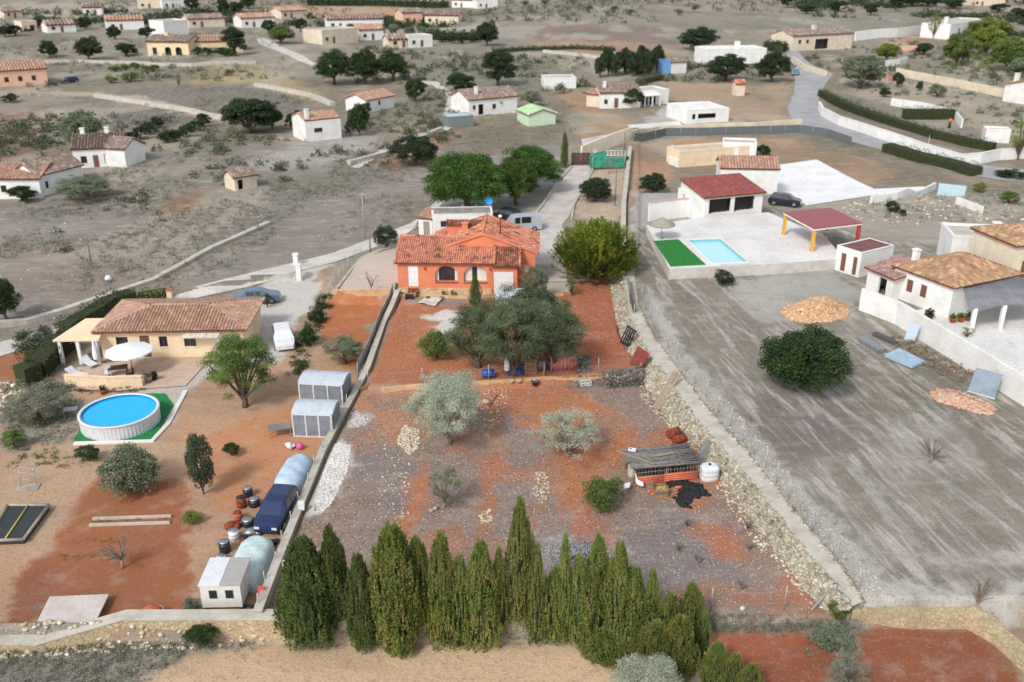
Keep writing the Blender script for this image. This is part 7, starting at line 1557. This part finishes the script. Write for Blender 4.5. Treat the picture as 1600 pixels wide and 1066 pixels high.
for i, (x, y) in enumerate([(0, 0), (W, 0), (0, 2.3), (W, 2.3)]): mb = MB(); mb.tube([(x, y, -.2), (x, y, 2.2)], .05, 6); mb.build('post', M_post, t)
mb = MB()
for i in range(6): x = W * .45 + i * W * .11; mb.tube([(x, .1, 2.2), (x + .4, 2.5, 2.45)], .06, 6)
mb.tube([(W * .4, .1, 2.22), (W + .1, .1, 2.22)], .05, 6); mb.tube([(W * .45, 2.5, 2.47), (W + .4, 2.5, 2.47)], .05, 6); mb.build('roof_rails', P_white, t)
bare_tree(951, 272, 40, 244, 'small bare shrub with pale stems before the green shelter', seed=9, n=18)
p = P(617, 462); t = thing('covered_boat', 'dark green cover draped over a low object at the left corner of the orange house', 'cover', p)
mb = MB(); n, k = 10, 10
for i in range(n + 1):
    x = i / n * 1.7; e = i / n; hh = .95 * (1 - .45 * e)
    for j in range(k + 1): th = math.pi * j / k; mb.v.append((x, .9 + .7 * math.cos(th), max(0, math.sin(th)) ** .6 * hh + .02))
for i in range(n):
    for j in range(k): mb.f.append((i * (k + 1) + j, i * (k + 1) + j + 1, (i + 1) * (k + 1) + j + 1, (i + 1) * (k + 1) + j)); mb.m.append(0); mb.s.append(True)
mb.f += [tuple(range(k, -1, -1)), tuple(n * (k + 1) + j for j in range(k + 1))]; mb.m += [0, 0]; mb.s += [False, False]; mb.build('cover', mat('dark_green_cover', (36, 110, 88), (28, 88, 70), 2, .7, .4), t)
t = thing('mower', 'small black garden machine beside the dark green cover', 'mower', P(640, 467)); mb = MB(); mb.box(-.4, -.25, .15, .4, .25, .45); mb.build('body', M_black, t); mb = MB(); mb.tube([(.3, -.2, .4), (.75, -.2, .85), (.75, .2, .85), (.3, .2, .4)], .02, 6); mb.build('handle', M_metal, t)
for x in (-.3, .3):
    for y in (-.28, .28): mb = MB(); mb.tube([(x, y - .03, .12), (x, y + .03, .12)], .12, 12); mb.build('wheel', M_rubber, t)
# ---------------------------------------------------------------- upper garden things
def sheetlike(name, pts, m, label, cat, seed=0, amp=.05, lift=.05):
    A = [P(u, v) for u, v in pts]; o = A[0]; t = thing(name, label, cat, o); zt = max(q.z for q in A) - o.z
    n = 12; mb = MB(); v = []
    for j in range(n + 1):
        for i in range(n + 1):
            x, y = i / n, j / n; q = (A[0] * (1 - x) + A[1] * x) * (1 - y) + (A[3] * (1 - x) + A[2] * x) * y - o; z = zt + lift + amp * float(fbm(np.array([q.x]), np.array([q.y]), .7, seed, 3)[0]); v.append((q.x, q.y, z))
    mb.add(v, [(j * (n + 1) + i, j * (n + 1) + i + 1, (j + 1) * (n + 1) + i + 1, (j + 1) * (n + 1) + i) for j in range(n) for i in range(n)], 0, True)
    ob = mb.build('sheet', m, t); md = ob.modifiers.new('thick', 'SOLIDIFY'); md.thickness = .03; md.offset = -1
sheetlike('tarpaulin', [(653,475),(680,480),(693,468),(668,464)], mat('dirty_white_tarp', (214, 210, 202), (180, 174, 164), 2, .8, .4), 'crumpled white tarpaulin on the ground below the patio', 'tarpaulin', 3, .25)
# white-roofed kennel behind the trees
t, W_ = house((778, 498), (830, 496), 2.6, 1.9, 'white latticed shed with a pale flat roof hidden behind the big oak', 'flat', wm=mat('lattice_white', (224, 226, 230), (196, 200, 206), 5), flatm=simple('pale_roof_sheet', (206, 214, 222), .6), parapet=.05, name='shed', cat='shed')
# chicken coop of salvaged panels
a = P(860, 582); b = P(901, 578); t = thing('chicken_coop', 'makeshift coop of pink corrugated sheet and wood under the oak', 'coop', a, math.atan2(b.y - a.y, b.x - a.x)); W = (b - a).length
def corrugated(par, W, H, m, o=(0, 0, 0), e=(1, 0, 0), up=(0, 0, 1), pitch=.16, amp=.03, name='corrugated_sheet', lab=None):
    o, e, up = Vector(o), Vector(e).normalized(), Vector(up).normalized(); nn = e.cross(up); k = int(W / pitch * 6); mb = MB(); v = []
    for i in range(k + 1):
        x = W * i / k; q = o + e * x + nn * (amp * math.sin(i / 6 * 2 * math.pi)); v += [q, q + up * H]
    mb.add(v, [(2 * i, 2 * i + 2, 2 * i + 3, 2 * i + 1) for i in range(k)], 0, True); ob = mb.build(name, m, par); md = ob.modifiers.new('thick', 'SOLIDIFY'); md.thickness = .012; return ob
M_pinkc = mat('faded_pink_sheet', (206, 136, 126), (190, 118, 108), 2, .7, .2, stretch=(3, 3, .6))
corrugated(t, W, 1.25, M_pinkc, (0, 0, .05), pitch=.3, amp=.045)
mb = MB(); mb.box(0, .1, 0, .08, 2.2, 1.5); mb.box(W - .08, .1, 0, W, 2.2, 1.5); mb.build('side_wall', M_woodb, t); mb = MB(); mb.slab([Vector((-.1, .0, 1.4)), Vector((W + .15, .0, 1.4)), Vector((W + .15, 2.4, 1.75)), Vector((-.1, 2.4, 1.75))], .06); mb.build('roof', mat('grey_board', (150, 146, 138), (126, 122, 116), 2), t)
a = P(820, 585); t = thing('garden_gate', 'old wooden framed door between the blue drums and the coop', 'gate', a, .02); mb = MB()
for x in (0, .85): mb.box(x, -.04, 0, x + .08, .04, 1.9)
for z in (0.05, .9, 1.8): mb.box(.081, -.035, z, .849, .035, z + .08)
mb.build('frame', M_wood, t); mb = MB(); mb.box(.08, -.01, .13, .85, .01, .9); mb.box(.08, -.01, .98, .85, .01, 1.8); mb.build('panel', M_woodb, t)
def barrel(name, u, v, rz, r, L, m, label, lying=True, dz=0, cat='barrel'):
    p = P(u, v); t = thing(name, label, cat, p, rz); mb = MB(); pr = [(r * .9, 0), (r, .03), (r, L * .32), (r * 1.05, L * .34), (r, L * .36), (r, L * .64), (r * 1.05, L * .66), (r, L * .68), (r, L - .03), (r * .9, L)]
    mb.lathe(pr, 22)
    if lying: mb.v = [(z - L / 2, y, x + r * 1.03 + dz) for x, y, z in mb.v]
    mb.build('body', m, t); mb = MB(); mb.lathe([(.07, -.03), (.08, .0), (.05, .02)], 10, c=(r * .5, 0, L)); 
    if lying: mb.v = [(z - L / 2, y, x + r * 1.03 + dz) for x, y, z in mb.v]
    mb.build('bung', M_black, t); return t
barrel('barrel', 763, 590, .1, .36, .95, simple('blue_plastic', (34, 74, 170), .4), 'bright blue plastic barrel lying on its side behind the kerb')
barrel('barrel', 799, 566, 0, .3, .9, simple('blue_plastic', (34, 74, 170), .4), 'blue barrel standing in the shade of the oak', lying=False)
closed_parasol(792, 588, 'folded white parasol leaning behind the kerb', 1.7)
t = thing('crumpled_tarp', 'crumpled blue tarpaulin heap beside the old wooden door', 'tarpaulin', P(806, 586)); cloth('cloth', t, (-.7, -.2, .1), (1.3, 0, 0), (0, .8, .6), 14, 12, .35, mat('blue_tarp', (44, 80, 140), (34, 60, 112), 2, .7), 8)
barrel('milk_can', 845, 575, 0, .28, .7, mat('dirty_plastic', (190, 186, 178), (150, 144, 136), 3), 'grubby white tub beside the old wooden door', lying=False, cat='tub')
pot(836, 602, .3, .35, simple('grey_bucket', (74, 80, 88), .6), 'grey bucket tipped on the red earth below the kerb')
def plank(u0, v0, u1, v1, w_, th, m, label, z0=.05, z1=.05, name='plank', cat='plank'):
    a, b = P(u0, v0), P(u1, v1); mb = MB(); d = b - a; d.z += z1 - z0; L = d.length; e = d.normalized(); s_ = e.cross(Vector((0, 0, 1))).normalized() * w_ / 2; n_ = s_.cross(e).normalized() * th
    if n_.z < 0: n_ = -n_
    q = [-s_, s_, d + s_, d - s_]; z = Vector((0, 0, z0)); mb.add([x + z for x in q] + [x + z + n_ for x in q], [(3, 2, 1, 0), (4, 5, 6, 7), (0, 1, 5, 4), (1, 2, 6, 5), (2, 3, 7, 6), (3, 0, 4, 7)]); return tag(mb.build(name, m, None, a), label, cat)
plank(765, 636, 776, 618, .1, .06, M_woodb, 'thin stick lying right of the silver olive')
plank(849, 588, 857, 560, .1, .06, M_wood, 'pale plank propped against the coop', .05, 1.4)
plank(1022, 640, 1055, 600, .35, .08, M_wood, 'weathered board leaning on the rubble wall', .05, 1.0); plank(1028, 642, 1060, 606, .25, .07, M_wood, 'second weathered board beside the leaning one', .1, 1.1)
plank(1155, 888, 1164, 882, .07, .05, M_wood, 'short pale stick on the mulch near the right wall'); plank(896, 578, 905, 545, .06, .04, M_wood, 'slanting pole at the coop corner', .05, 1.5)
plank(1268, 955, 1302, 936, .07, .05, M_post, 'slanting fence strut at the near right corner', .05, 1.0, 'fence_strut', 'strut')
# black slatted pallet and red board on the wall
a = P(968, 535); t = thing('pallet', 'dark slatted pallet leaning against the rubble wall', 'pallet', a, -1.15); mb = MB()
for i in range(5): mb.slab([Vector((i * .32, 0, .0)), Vector((i * .32 + .16, 0, .0)), Vector((i * .32 + .16, .7, 1.5)), Vector((i * .32, .7, 1.5))], .04)
for f_ in (.1, .8, 1.4): mb.slab([Vector((0, f_ * .467 + .03, f_ - .05)), Vector((1.45, f_ * .467 + .03, f_ - .05)), Vector((1.45, f_ * .467 + .08, f_ + .07)), Vector((0, f_ * .467 + .08, f_ + .07))], .04)
mb.build('slats', M_black, t)
a = P(982, 570); t = thing('red_board', 'dull red board leaning against the rubble wall beside the pallet', 'board', a, -1.15); mb = MB(); mb.slab([Vector((0, 0, 0)), Vector((1.7, 0, 0)), Vector((1.7, .8, 1.55)), Vector((0, .8, 1.55))], .05); mb.build('panel', mat('dull_red_board', (140, 72, 62), (120, 60, 54), 2), t)
mb = MB(); mb.slab([Vector((0, -.02, .02)), Vector((1.7, -.02, .02)), Vector((1.7, .04, .12)), Vector((0, .04, .12))], .06); mb.build('batten', M_woodb, t)
tufts('brush_heap', [(945,590),(1005,585),(1008,600),(950,606)], 560, (.35, 1.0), L_dry, 'grey heap of dry brushwood at the right end of the kerb', 61, per=34, ls=.34, flat=1.5)
tufts('brush_heap', [(878,590),(945,588),(950,604),(890,608)], 140, (.12, .32), L_dry, 'flatter scatter of dry twigs left of the brushwood heap', 62, per=18, ls=.6, flat=.6)
tufts('dry_leaves', [(896,560),(920,556),(922,582),(900,582)], 140, (.3, .6), L_dry, 'dry bush along the side of the coop', 63, per=22, ls=.5)
def crate(u, v, rz, w_, d_, h_, m, label, tilt=0):
    p = P(u, v); t = thing('crate', label, 'crate', p, rz); mb = MB(); n = 5
    for i in range(n): x = -w_ / 2 + i * w_ / (n - 1); mb.box(x - .025, -d_ / 2, 0, x + .025, -d_ / 2 + .03, h_); mb.box(x - .025, d_ / 2 - .03, 0, x + .025, d_ / 2, h_)
    for z in (.0, h_ - .06): mb.box(-w_ / 2, -d_ / 2 - .025, z, w_ / 2, -d_ / 2 - .001, z + .06); mb.box(-w_ / 2, d_ / 2 + .001, z, w_ / 2, d_ / 2 + .025, z + .06); mb.box(-w_ / 2 - .026, -d_ / 2, z, -w_ / 2, d_ / 2, z + .06); mb.box(w_ / 2, -d_ / 2, z, w_ / 2 + .026, d_ / 2, z + .06)
    mb.build('slats', m, t); mb = MB(); mb.box(-w_ / 2 + .02, -d_ / 2 + .035, .0, w_ / 2 - .02, d_ / 2 - .035, .03); mb.build('bottom', m, t)
crate(915, 602, .2, .8, .5, .35, P_white, 'white slatted crate beside the brushwood'); crate(894, 602, -.3, .9, .6, .25, M_wood, 'broken wooden crate left of the white crate')
def stone(u, v, s_, m, label, seed, flat=.6):
    V, F_ = rocks(np.array([[0, 0, s_ * .2]]), np.array([s_]), flat, seed); tag(link('stone', mesh_np('stone', V, F_, m, smooth=False), None, P(u, v)), label, 'stone')
stone(760, 630, .75, M_stone, 'large pale flat stone right of the silver olive', 1); stone(768, 646, .42, M_stone, 'left of two pale stones below the large flat stone', 2); stone(778, 645, .4, M_stone, 'right of two pale stones below the large flat stone', 3)
stone(801, 598, .5, M_stone, 'pale stone lying against the kerb by the blue barrel', 4); stone(812, 597, .5, M_stone, 'yellowish block on the kerb near the grey bucket', 5); stone(1016, 611, .45, M_white, 'white stone at the foot of the rubble wall', 6)
stone(680, 796, .4, M_stone, 'upright pale block below the small young olive', 7, 1.0); stone(674, 799, .38, M_stone, 'flat pale block beside the upright one', 8); stone(1277, 928, .3, M_white, 'small white stone near the right wall', 9); stone(1160, 952, .3, M_white, 'whitish upright stone near the front edge', 10, 1.0); stone(1012, 672, .3, M_stone, 'curved pale stone on bare ground above the pen', 11, .3)
# ---------------------------------------------------------------- goose pen
a = P(990, 756); b = P(1090, 746); t = thing('goose_pen', 'ramshackle pen with a grey brush-covered roof and orange tile skirting', 'pen', a, math.atan2(b.y - a.y, b.x - a.x)); W = (b - a).length; DP = 1.9; HP = 1.15
for i, (x, y) in enumerate([(0, 0), (W * .5, 0), (W, 0), (0, DP), (W, DP)]): mb = MB(); mb.tube([(x, y, -.1), (x + .02, y, HP)], .045, 6); mb.build('post', M_wood, t)
mb = MB()
for i in range(20): x = .1 + i * (W - .2) / 19; mb.tube([(x, .02, .2), (x + random.uniform(-.06, .06), .02, HP - .1)], .014, 4)
for z in (.45, .75): mb.tube([(0, .03, z), (W, .03, z + .05)], .014, 4)
mb.build('wire_front', M_post, t)
mb = MB()
for i in range(34):
    y = -.25 + (DP + .6) * i / 33; mb.tube([(-.25 + random.uniform(-.15, .2), y, HP + .12 + random.uniform(-.03, .05)), (W * .5, y + random.uniform(-.06, .06), HP + .1), (W + .15 + random.uniform(-.3, .2), y + random.uniform(-.1, .1), HP + .12 + random.uniform(-.04, .05))], random.uniform(.02, .045), 5)
mb.build('brush_roof', mat('grey_brush', (142, 138, 134), (110, 106, 102), 5, .95, .6), t)
mb = MB(); mb.slab([Vector((-.1, -.2, HP + .04)), Vector((W + .1, -.2, HP + .04)), Vector((W + .1, DP + .2, HP + .04)), Vector((-.1, DP + .2, HP + .04))], .04); mb.build('roof_board', simple('dark_board', (84, 80, 78), .9), t)
mb = MB(); mb.slab([Vector((0, DP, 0)), Vector((W, DP, 0)), Vector((W, DP + .03, HP - .1)), Vector((0, DP + .03, HP - .1))], .03); mb.build('back_wall', M_woodb, t)
M_ots = mat('orange_tile_sheet', (216, 122, 92), (196, 104, 76), 2, .8, .2)

mb = MB()
for i in range(4): mb.tube([(.05, -.18, .08 + i * .14), (W * .45, -.18, .08 + i * .14)], .075, 8)
for i in range(4): mb.tube([(W * .45 + .01, -.16, .10 + i * .15), (W * .98, -.16, .10 + i * .15)], .075, 8)
mb.build('skirting_tiles', M_ots, t)
def wp(x, y, z=0):
    c, s_ = math.cos(t.rotation_euler.z), math.sin(t.rotation_euler.z); return Vector((a.x + x * c - y * s_, a.y + x * s_ + y * c, a.z + z))
pen_rz = t.rotation_euler.z; pw_ = W; q1, q2, q3 = wp(.5, -.1, HP + .17), wp(1.9, .5, HP + .2), wp(.1, DP * .9, HP + .2)
def free_plank(A, B, w_, th, m, label):
    mb = MB(); d = B - A; e = d.normalized(); s_ = e.cross(Vector((0, 0, 1))).normalized() * w_ / 2; up = Vector((0, 0, th)); q = [-s_, s_, d + s_, d - s_]; mb.add([Vector(x) for x in q] + [x + up for x in q], [(3, 2, 1, 0), (4, 5, 6, 7), (0, 1, 5, 4), (1, 2, 6, 5), (2, 3, 7, 6), (3, 0, 4, 7)]); tag(mb.build('plank', m, None, A), label, 'plank')
free_plank(wp(-.6, DP + .1, HP + .2), wp(1.3, -.1, HP + .2), .16, .05, M_wood, 'long pale plank lying aslant on the pen roof, left end overhanging'); free_plank(wp(1.6, .9, HP + .2), wp(3.0, 1.1, HP + .2), .2, .06, M_wood, 'short pale beam lying across the middle of the pen roof')
A = wp(.15, DP - .1, HP + .2); mb = MB(); mb.box(0, 0, 0, .5, .25, .16, rz=-.3); mb.box(.08, .06, .161, .2, .18, .17, 1); tag(mb.build('breeze_block', [P_white, M_dark], None, A), 'white building block weighing down the pen roof', 'block')
t2 = thing('feed_drum', 'dark lidded drum on an orange base inside the pen', 'drum', wp(W * .78, .6), pen_rz); mb = MB(); mb.box(-.2, -.2, 0, .2, .2, .55); mb.build('base', M_ots, t2); mb = MB(); mb.lathe([(.42, .552), (.44, .6), (.44, .68), (.3, .7), (.28, .64)], 20); mb.build('lid', simple('dark_grey_lid', (84, 80, 80), .7), t2)
# big white plastic tank
def jug(u, v, w_, d_, h_, rz, m, label, cap_m, ribs=True):
    p = P(u, v); t = thing('plastic_tank', label, 'tank', p, rz); mb = MB(); n = 16
    for zf, k in ((0, .9), (.05, 1), (.3, 1), (.33, .97), (.36, 1), (.6, 1), (.63, .97), (.66, 1), (.88, 1), (.97, .86), (1.0, .5)):
        for j in range(n):
            an = 2 * math.pi * (j + .5) / n; c, s_ = math.cos(an), math.sin(an); q = (abs(c) ** 5 + abs(s_) ** 5) ** (-1 / 5); mb.v.append((c * q * w_ / 2 * k, s_ * q * d_ / 2 * k, zf * h_))
    for i in range(10):
        for j in range(n): mb.f.append((i * n + j, i * n + (j + 1) % n, (i + 1) * n + (j + 1) % n, (i + 1) * n + j)); mb.m.append(0); mb.s.append(True)
    mb.f += [tuple(range(n - 1, -1, -1)), tuple(10 * n + j for j in range(n))]; mb.m += [0, 0]; mb.s += [False, False]; mb.build('body', m, t)
    mb = MB(); mb.lathe([(.09, h_ - .01), (.09, h_ + .08), (.01, h_ + .09)], 12); mb.build('cap', cap_m, t)
jug(1107, 748, 1.15, 1.0, 1.05, pen_rz, mat('white_plastic', (226, 230, 232), (206, 212, 216), 2, .4, .1), 'big white plastic tank at the right end of the pen', M_black)
jug(987, 744, .45, .55, .85, pen_rz + .2, mat('beige_plastic', (206, 200, 186), (186, 178, 164), 2, .5, .1), 'small beige jerrycan with a black cap at the left end of the pen', M_black)
t2 = thing('metal_sheet', 'bent grey metal sheet propped behind the big white tank', 'sheet', P(1104, 716), pen_rz); mb = MB(); mb.slab([Vector((-.5, 0, 0)), Vector((.6, 0, 0)), Vector((.55, .3, .9)), Vector((.1, .35, 1.25)), Vector((-.45, .3, .8))], .03); mb.build('panel', M_metal, t2)
# wooden nest box
t2 = thing('wooden_box', 'open wooden box filled with straw in front of the pen', 'box', P(1031, 773), pen_rz - .05); mb = MB(); w_, d_, h_ = .85, .75, .6
mb.box(-w_/2, -d_/2, 0, w_/2, -d_/2 + .03, h_); mb.box(-w_/2, d_/2 - .03, 0, w_/2, d_/2, h_); mb.box(-w_/2, -d_/2 + .031, 0, -w_/2 + .03, d_/2 - .031, h_ + .001); mb.box(w_/2 - .03, -d_/2 + .031, 0, w_/2, d_/2 - .031, h_ + .001)
mb.box(-w_/2 + .001, -d_/2 - .004, .25, w_/2 - .001, -d_/2 - .001, .45, 1); mb.build('sides', [mat('stained_ply', (178, 140, 96), (150, 108, 70), 3), simple('blue_grey_band', (96, 108, 108), .8)], t2)
mb = MB(); mb.slab([Vector((-w_/2 - .03, -.35, .5)), Vector((-w_/2 - .03, .4, .5)), Vector((-w_/2 - .2, .4, 1.15)), Vector((-w_/2 - .2, -.35, 1.15))], .03); mb.build('open_lid', M_wood, t2); V, F_ = rocks(np.random.default_rng(3).uniform([-.36, -.3, .42], [.36, .3, .5], (60, 3)), np.full(60, .16), .6, 8); link('straw', mesh_np('straw', V, F_, mat('straw', (214, 184, 130), (190, 158, 104), 6)), t2)
# tiles on the ground, black netting, rusty drums
for i, (u, v, rz, lb) in enumerate([(1016,768,.5,'loose orange roof tile left of the wooden box'),(1022,772,.3,'second loose orange tile under the wooden box edge'),(1060,762,.1,'thin orange tile between box and black netting'),(1124,756,1.8,'broken orange tile right of the big white tank')]):
    mb = MB(); v_ = []
    for x in (-.25, .25):
        for j in range(6): th = math.pi * j / 5; v_.append((x, .11 * math.cos(th), .08 * math.sin(th) + .03))
    mb.add(v_, [(j, j + 1, 7 + j, 6 + j) for j in range(5)], 0, True); ob = mb.build('roof_tile', M_ots, None, P(u, v), rz); md = ob.modifiers.new('thick', 'SOLIDIFY'); md.thickness = .02; tag(ob, lb, 'tile')
t2 = thing('black_netting', 'crumpled black netting trailing on the ground in front of the pen', 'netting', P(1060, 768)); M_bn = mat('black_net', (52, 54, 58), (34, 36, 38), 5, .9, .6)
rr = np.random.default_rng(4); pth = [P(u, v) - P(1060, 768) for u, v in [(1046,757),(1058,754),(1072,756),(1082,762),(1094,766),(1096,771),(1086,774),(1074,772),(1068,776),(1066,783),(1072,788)]]; C = []
for p0_, p1_ in zip(pth[:-1], pth[1:]):
    for _ in range(34): C.append(np.array(p0_.lerp(p1_, rr.uniform())) + rr.normal(0, [.16, .2, .04]) + [0, 0, .08])
C = np.array(C); C[:, 2] *= .5; V, F_ = rocks(C, rr.uniform(.2, .6, len(C)), .28, 9); link('net_folds', mesh_np('net_folds', V, F_, M_bn, smooth=True), t2)
t2 = barrel('rusty_drum', 1052, 683, .55, .34, .95, M_rust, 'rusty drum lying open behind the pen, farther of the two', cat='drum'); t2 = barrel('rusty_drum', 1061, 692, .45, .3, .95, M_rust, 'rusty drum with a pale rim lying behind the pen, nearer of the two', cat='drum')
# ---------------------------------------------------------------- geese
def goose(u, v, rz, label, grazing=False):
    t = thing('goose', label, 'goose', P(u, v), rz); mb = MB()
    if grazing: pts = [(-.42, .34), (-.30, .33), (-.12, .34), (.08, .34), (.22, .36), (.34, .38), (.44, .30), (.50, .18), (.55, .10), (.60, .07)]
    else: pts = [(-.44, .36), (-.30, .33), (-.12, .34), (.08, .36), (.20, .42), (.26, .54), (.28, .68), (.30, .78), (.35, .83), (.41, .82)]
    rad = [.02, .11, .17, .175, .12, .06, .042, .04, .05, .022]; mb.tube([(x, 0, z) for x, z in pts], rad, 12); ob = mb.build('body', simple('white_feathers', (236, 236, 232), .8), t)
    md = ob.modifiers.new('sub', 'SUBSURF'); md.levels = 1; md.render_levels = 1
    hx, hz_ = pts[-1]; dx, dz = (.11, -.05) if grazing else (.13, -.02); mb = MB(); mb.tube([(hx - .01, 0, hz_), (hx + dx * .6, 0, hz_ + dz * .6), (hx + dx, 0, hz_ + dz)], [.028, .02, .008], 8); mb.build('beak', simple('orange_beak', (226, 132, 50), .5), t)
    for s_ in (-1, 1):
        mb = MB(); mb.tube([(-.28, s_ * .12, .36), (-.1, s_ * .165, .38), (.08, s_ * .15, .39)], [.02, .07, .04], 8); mb.build('wing', simple('white_feathers', (236, 236, 232), .8), t)
        mb = MB(); mb.tube([(-.02, s_ * .07, .22), (-.04, s_ * .07, .1), (0, s_ * .07, .02)], [.03, .016, .014], 6); mb.slab([Vector((-.03, s_ * .07 - .03, .02)), Vector((.1, s_ * .07 - .06, .015)), Vector((.1, s_ * .07 + .06, .015)), Vector((-.03, s_ * .07 + .03, .02))], .012); mb.build('leg', simple('orange_beak', (226, 132, 50), .5), t)
goose(998, 762, 2.2, 'white goose standing upright beside the pen skirting'); goose(980, 766, 1.0, 'white goose bending its head, farther left near the green bush', True)
# weeds shrubs of the lower plot: dark leafless bushes
for u, v, w_, lb in [(1060,857,20,'dark leafless shrub, uppermost left of the near right mulch'),(1090,874,22,'dark leafless shrub between two others near the right corner'),(1168,823,20,'dark leafless shrub near the foot of the rubble wall'),(1171,856,22,'dark leafless shrub below the one at the rubble wall foot'),(1158,916,22,'dark leafless shrub nearest the front edge on the right'),(1073,818,22,'dark leafless shrub right below the green bush')]:
    tree(u, v + 4, w_, v - 12, 'sparse', L_dry, lb, q=.35, cat='shrub', name='dry_shrub', bark=M_bark)
# ---------------------------------------------------------------- right field clutter
flatpatch('blue_sheeting', [(1382,560),(1424,578),(1444,570),(1404,550)], .25, mat('pale_blue_sheet', (170, 192, 210), (150, 172, 190), 2, .6, .3), 'pale blue sheeting lying in the weeds by the villa wall', 'sheeting', .3)
plank(1345, 532, 1378, 552, .8, .3, M_metal, 'long grey panel lying at the edge of the ploughed field', name='grey_panel', cat='panel'); plank(1366, 524, 1402, 540, .5, .25, simple('dark_timber', (82, 82, 86), .8), 'dark plank beside the long grey panel')
t2 = thing('leaning_panel', 'square blue-grey panel leaning against the villa wall', 'panel', P(1512, 612), -.75); mb = MB(); mb.slab([Vector((0, 0, 0)), Vector((1.9, 0, 0)), Vector((1.9, .9, 1.7)), Vector((0, .9, 1.7))], .06); mb.build('sheet', mat('blue_grey_sheet', (138, 152, 164), (124, 138, 150), 1), t2); mb = MB(); mb.slab([Vector((-.04, -.05, .0)), Vector((1.94, -.05, .0)), Vector((1.94, .0, .1)), Vector((-.04, .0, .1))], .06); mb.build('edge_rail', M_metal, t2)
t2 = thing('leaning_panel', 'narrow blue-white panel leaning on the villa wall near its bend', 'panel', P(1412, 532), -.9); mb = MB(); mb.slab([Vector((0, 0, 0)), Vector((.9, 0, 0)), Vector((.9, .6, 1.5)), Vector((0, .6, 1.5))], .06); mb.build('sheet', simple('pale_panel', (180, 196, 206), .5), t2); mb = MB(); mb.slab([Vector((-.04, -.05, .0)), Vector((.94, -.05, .0)), Vector((.94, .0, .1)), Vector((-.04, .0, .1))], .06); mb.build('edge_rail', M_metal, t2)
tufts('scrub', [(1385,520),(1440,540),(1520,585),(1500,600),(1420,565)], 170, (.4, 1.0), leafmat('brown_bracken', (146, 128, 108), (120, 104, 86), (170, 154, 132), .1), 'brown dry bracken along the villa wall', 71, per=20)
bare_tree(1454, 722, 60, 690, 'grey leafless bush in the middle of the ploughed field', seed=14, n=34); bare_tree(1526, 945, 46, 900, 'leafless grey sapling at the end of the ploughed field', seed=15, n=20)
t2 = thing('glass_gate', 'pale blue glazed gate panel in a grey frame by the road', 'gate', P(1462, 308), -.5); mb = MB()
for x in (0, 3.6): mb.box(x, -.05, 0, x + .12, .05, 2.1)
mb.box(.121, -.045, .1, 3.599, .045, .2); mb.box(.121, -.045, 2.0, 3.599, .045, 2.1); mb.build('frame', M_metal, t2); mb = MB(); mb.box(.12, -.015, .2, 3.6, .015, 2.0); mb.build('panel', simple('pale_blue_glass', (186, 210, 220), .2), t2)
t2 = thing('post', 'orange and black post standing in the right garden', 'post', P(1483, 200)); mb = MB(); mb.tube([(0, 0, 0), (0, 0, 1.0)], .25, 10); mb.build('stem', M_black, t2); mb = MB(); mb.tube([(0, 0, 1.0), (0, 0, 1.7)], .28, 10); mb.build('head', simple('orange_plastic', (224, 110, 60), .6), t2)
t2 = thing('sign_post', 'pink-red sign panel beside the dark upright shrub', 'sign', P(1390, 132)); mb = MB(); mb.box(-.5, -.05, .8, .5, .05, 2.0); mb.build('panel', simple('pink_red_panel', (214, 126, 116), .6), t2); mb = MB(); mb.tube([(0, 0, 0), (0, 0, .79)], .06, 6); mb.build('pole', M_metal, t2)
# dark netting and ash heap pieces beyond the hedge
t2 = thing('ash_heap', 'pale grey ash heap with dark twigs just behind the front cypresses', 'ash heap', P(905, 868)); C = rr.normal(0, [1.2, .7, .05], (900, 3)); C[:, 2] = .18 * np.exp(-(C[:, 0] ** 2 + C[:, 1] ** 2) / 1.5); V, F_ = rocks(C, rr.uniform(.06, .2, 900), .4, 12); tag(link('ash', mesh_np('ash', V, F_, mat('ash', (172, 170, 170), (140, 138, 138), 3)), t2), kind='stuff')
# figures of the yard: hanging cloth on the left wall
for i, (u, v, c, lb) in enumerate([(448,900,(196,196,192),'grey rag hanging on the left wall fence'),(410,942,(206,80,84),'red rag caught in the fence at the near left corner'),(472,806,(214,214,210),'white rag bundle on top of the left wall')]):
    t2 = thing('rag', lb, 'rag', P(u, v) + Vector((0, 0, .75))); cloth('cloth', t2, (-.2, 0, -.35), (.4, 0, 0), (0, .12, .6), 8, 10, .16, simple('rag_%s' % lb.split()[0], c, .9), 20 + i)

for i, (u, v, m_, lb) in enumerate([(424,852,M_black,'black sack against the fence beside the mint cover'),(400,880,M_metal,'grey sack beside the middle of the mint cover'),(440,752,M_black,'dark sack left of the pale blue cover'),(452,700,P_white,'white sack near the pink ball'),(362,826,M_rust,'rust coloured sack in the scrap row'),(394,836,M_metal,'grey sack beside the nose of the navy car'),(376,872,P_white,'white sack left of the mint cover')]):
    V, F_ = rocks(np.array([[0, 0, .22], [.25, .1, .18]]), np.array([.8, .6]), .8, 70 + i); tag(link('sack', mesh_np('sack', V, F_, m_, smooth=True), None, P(u, v)), lb, 'sack')
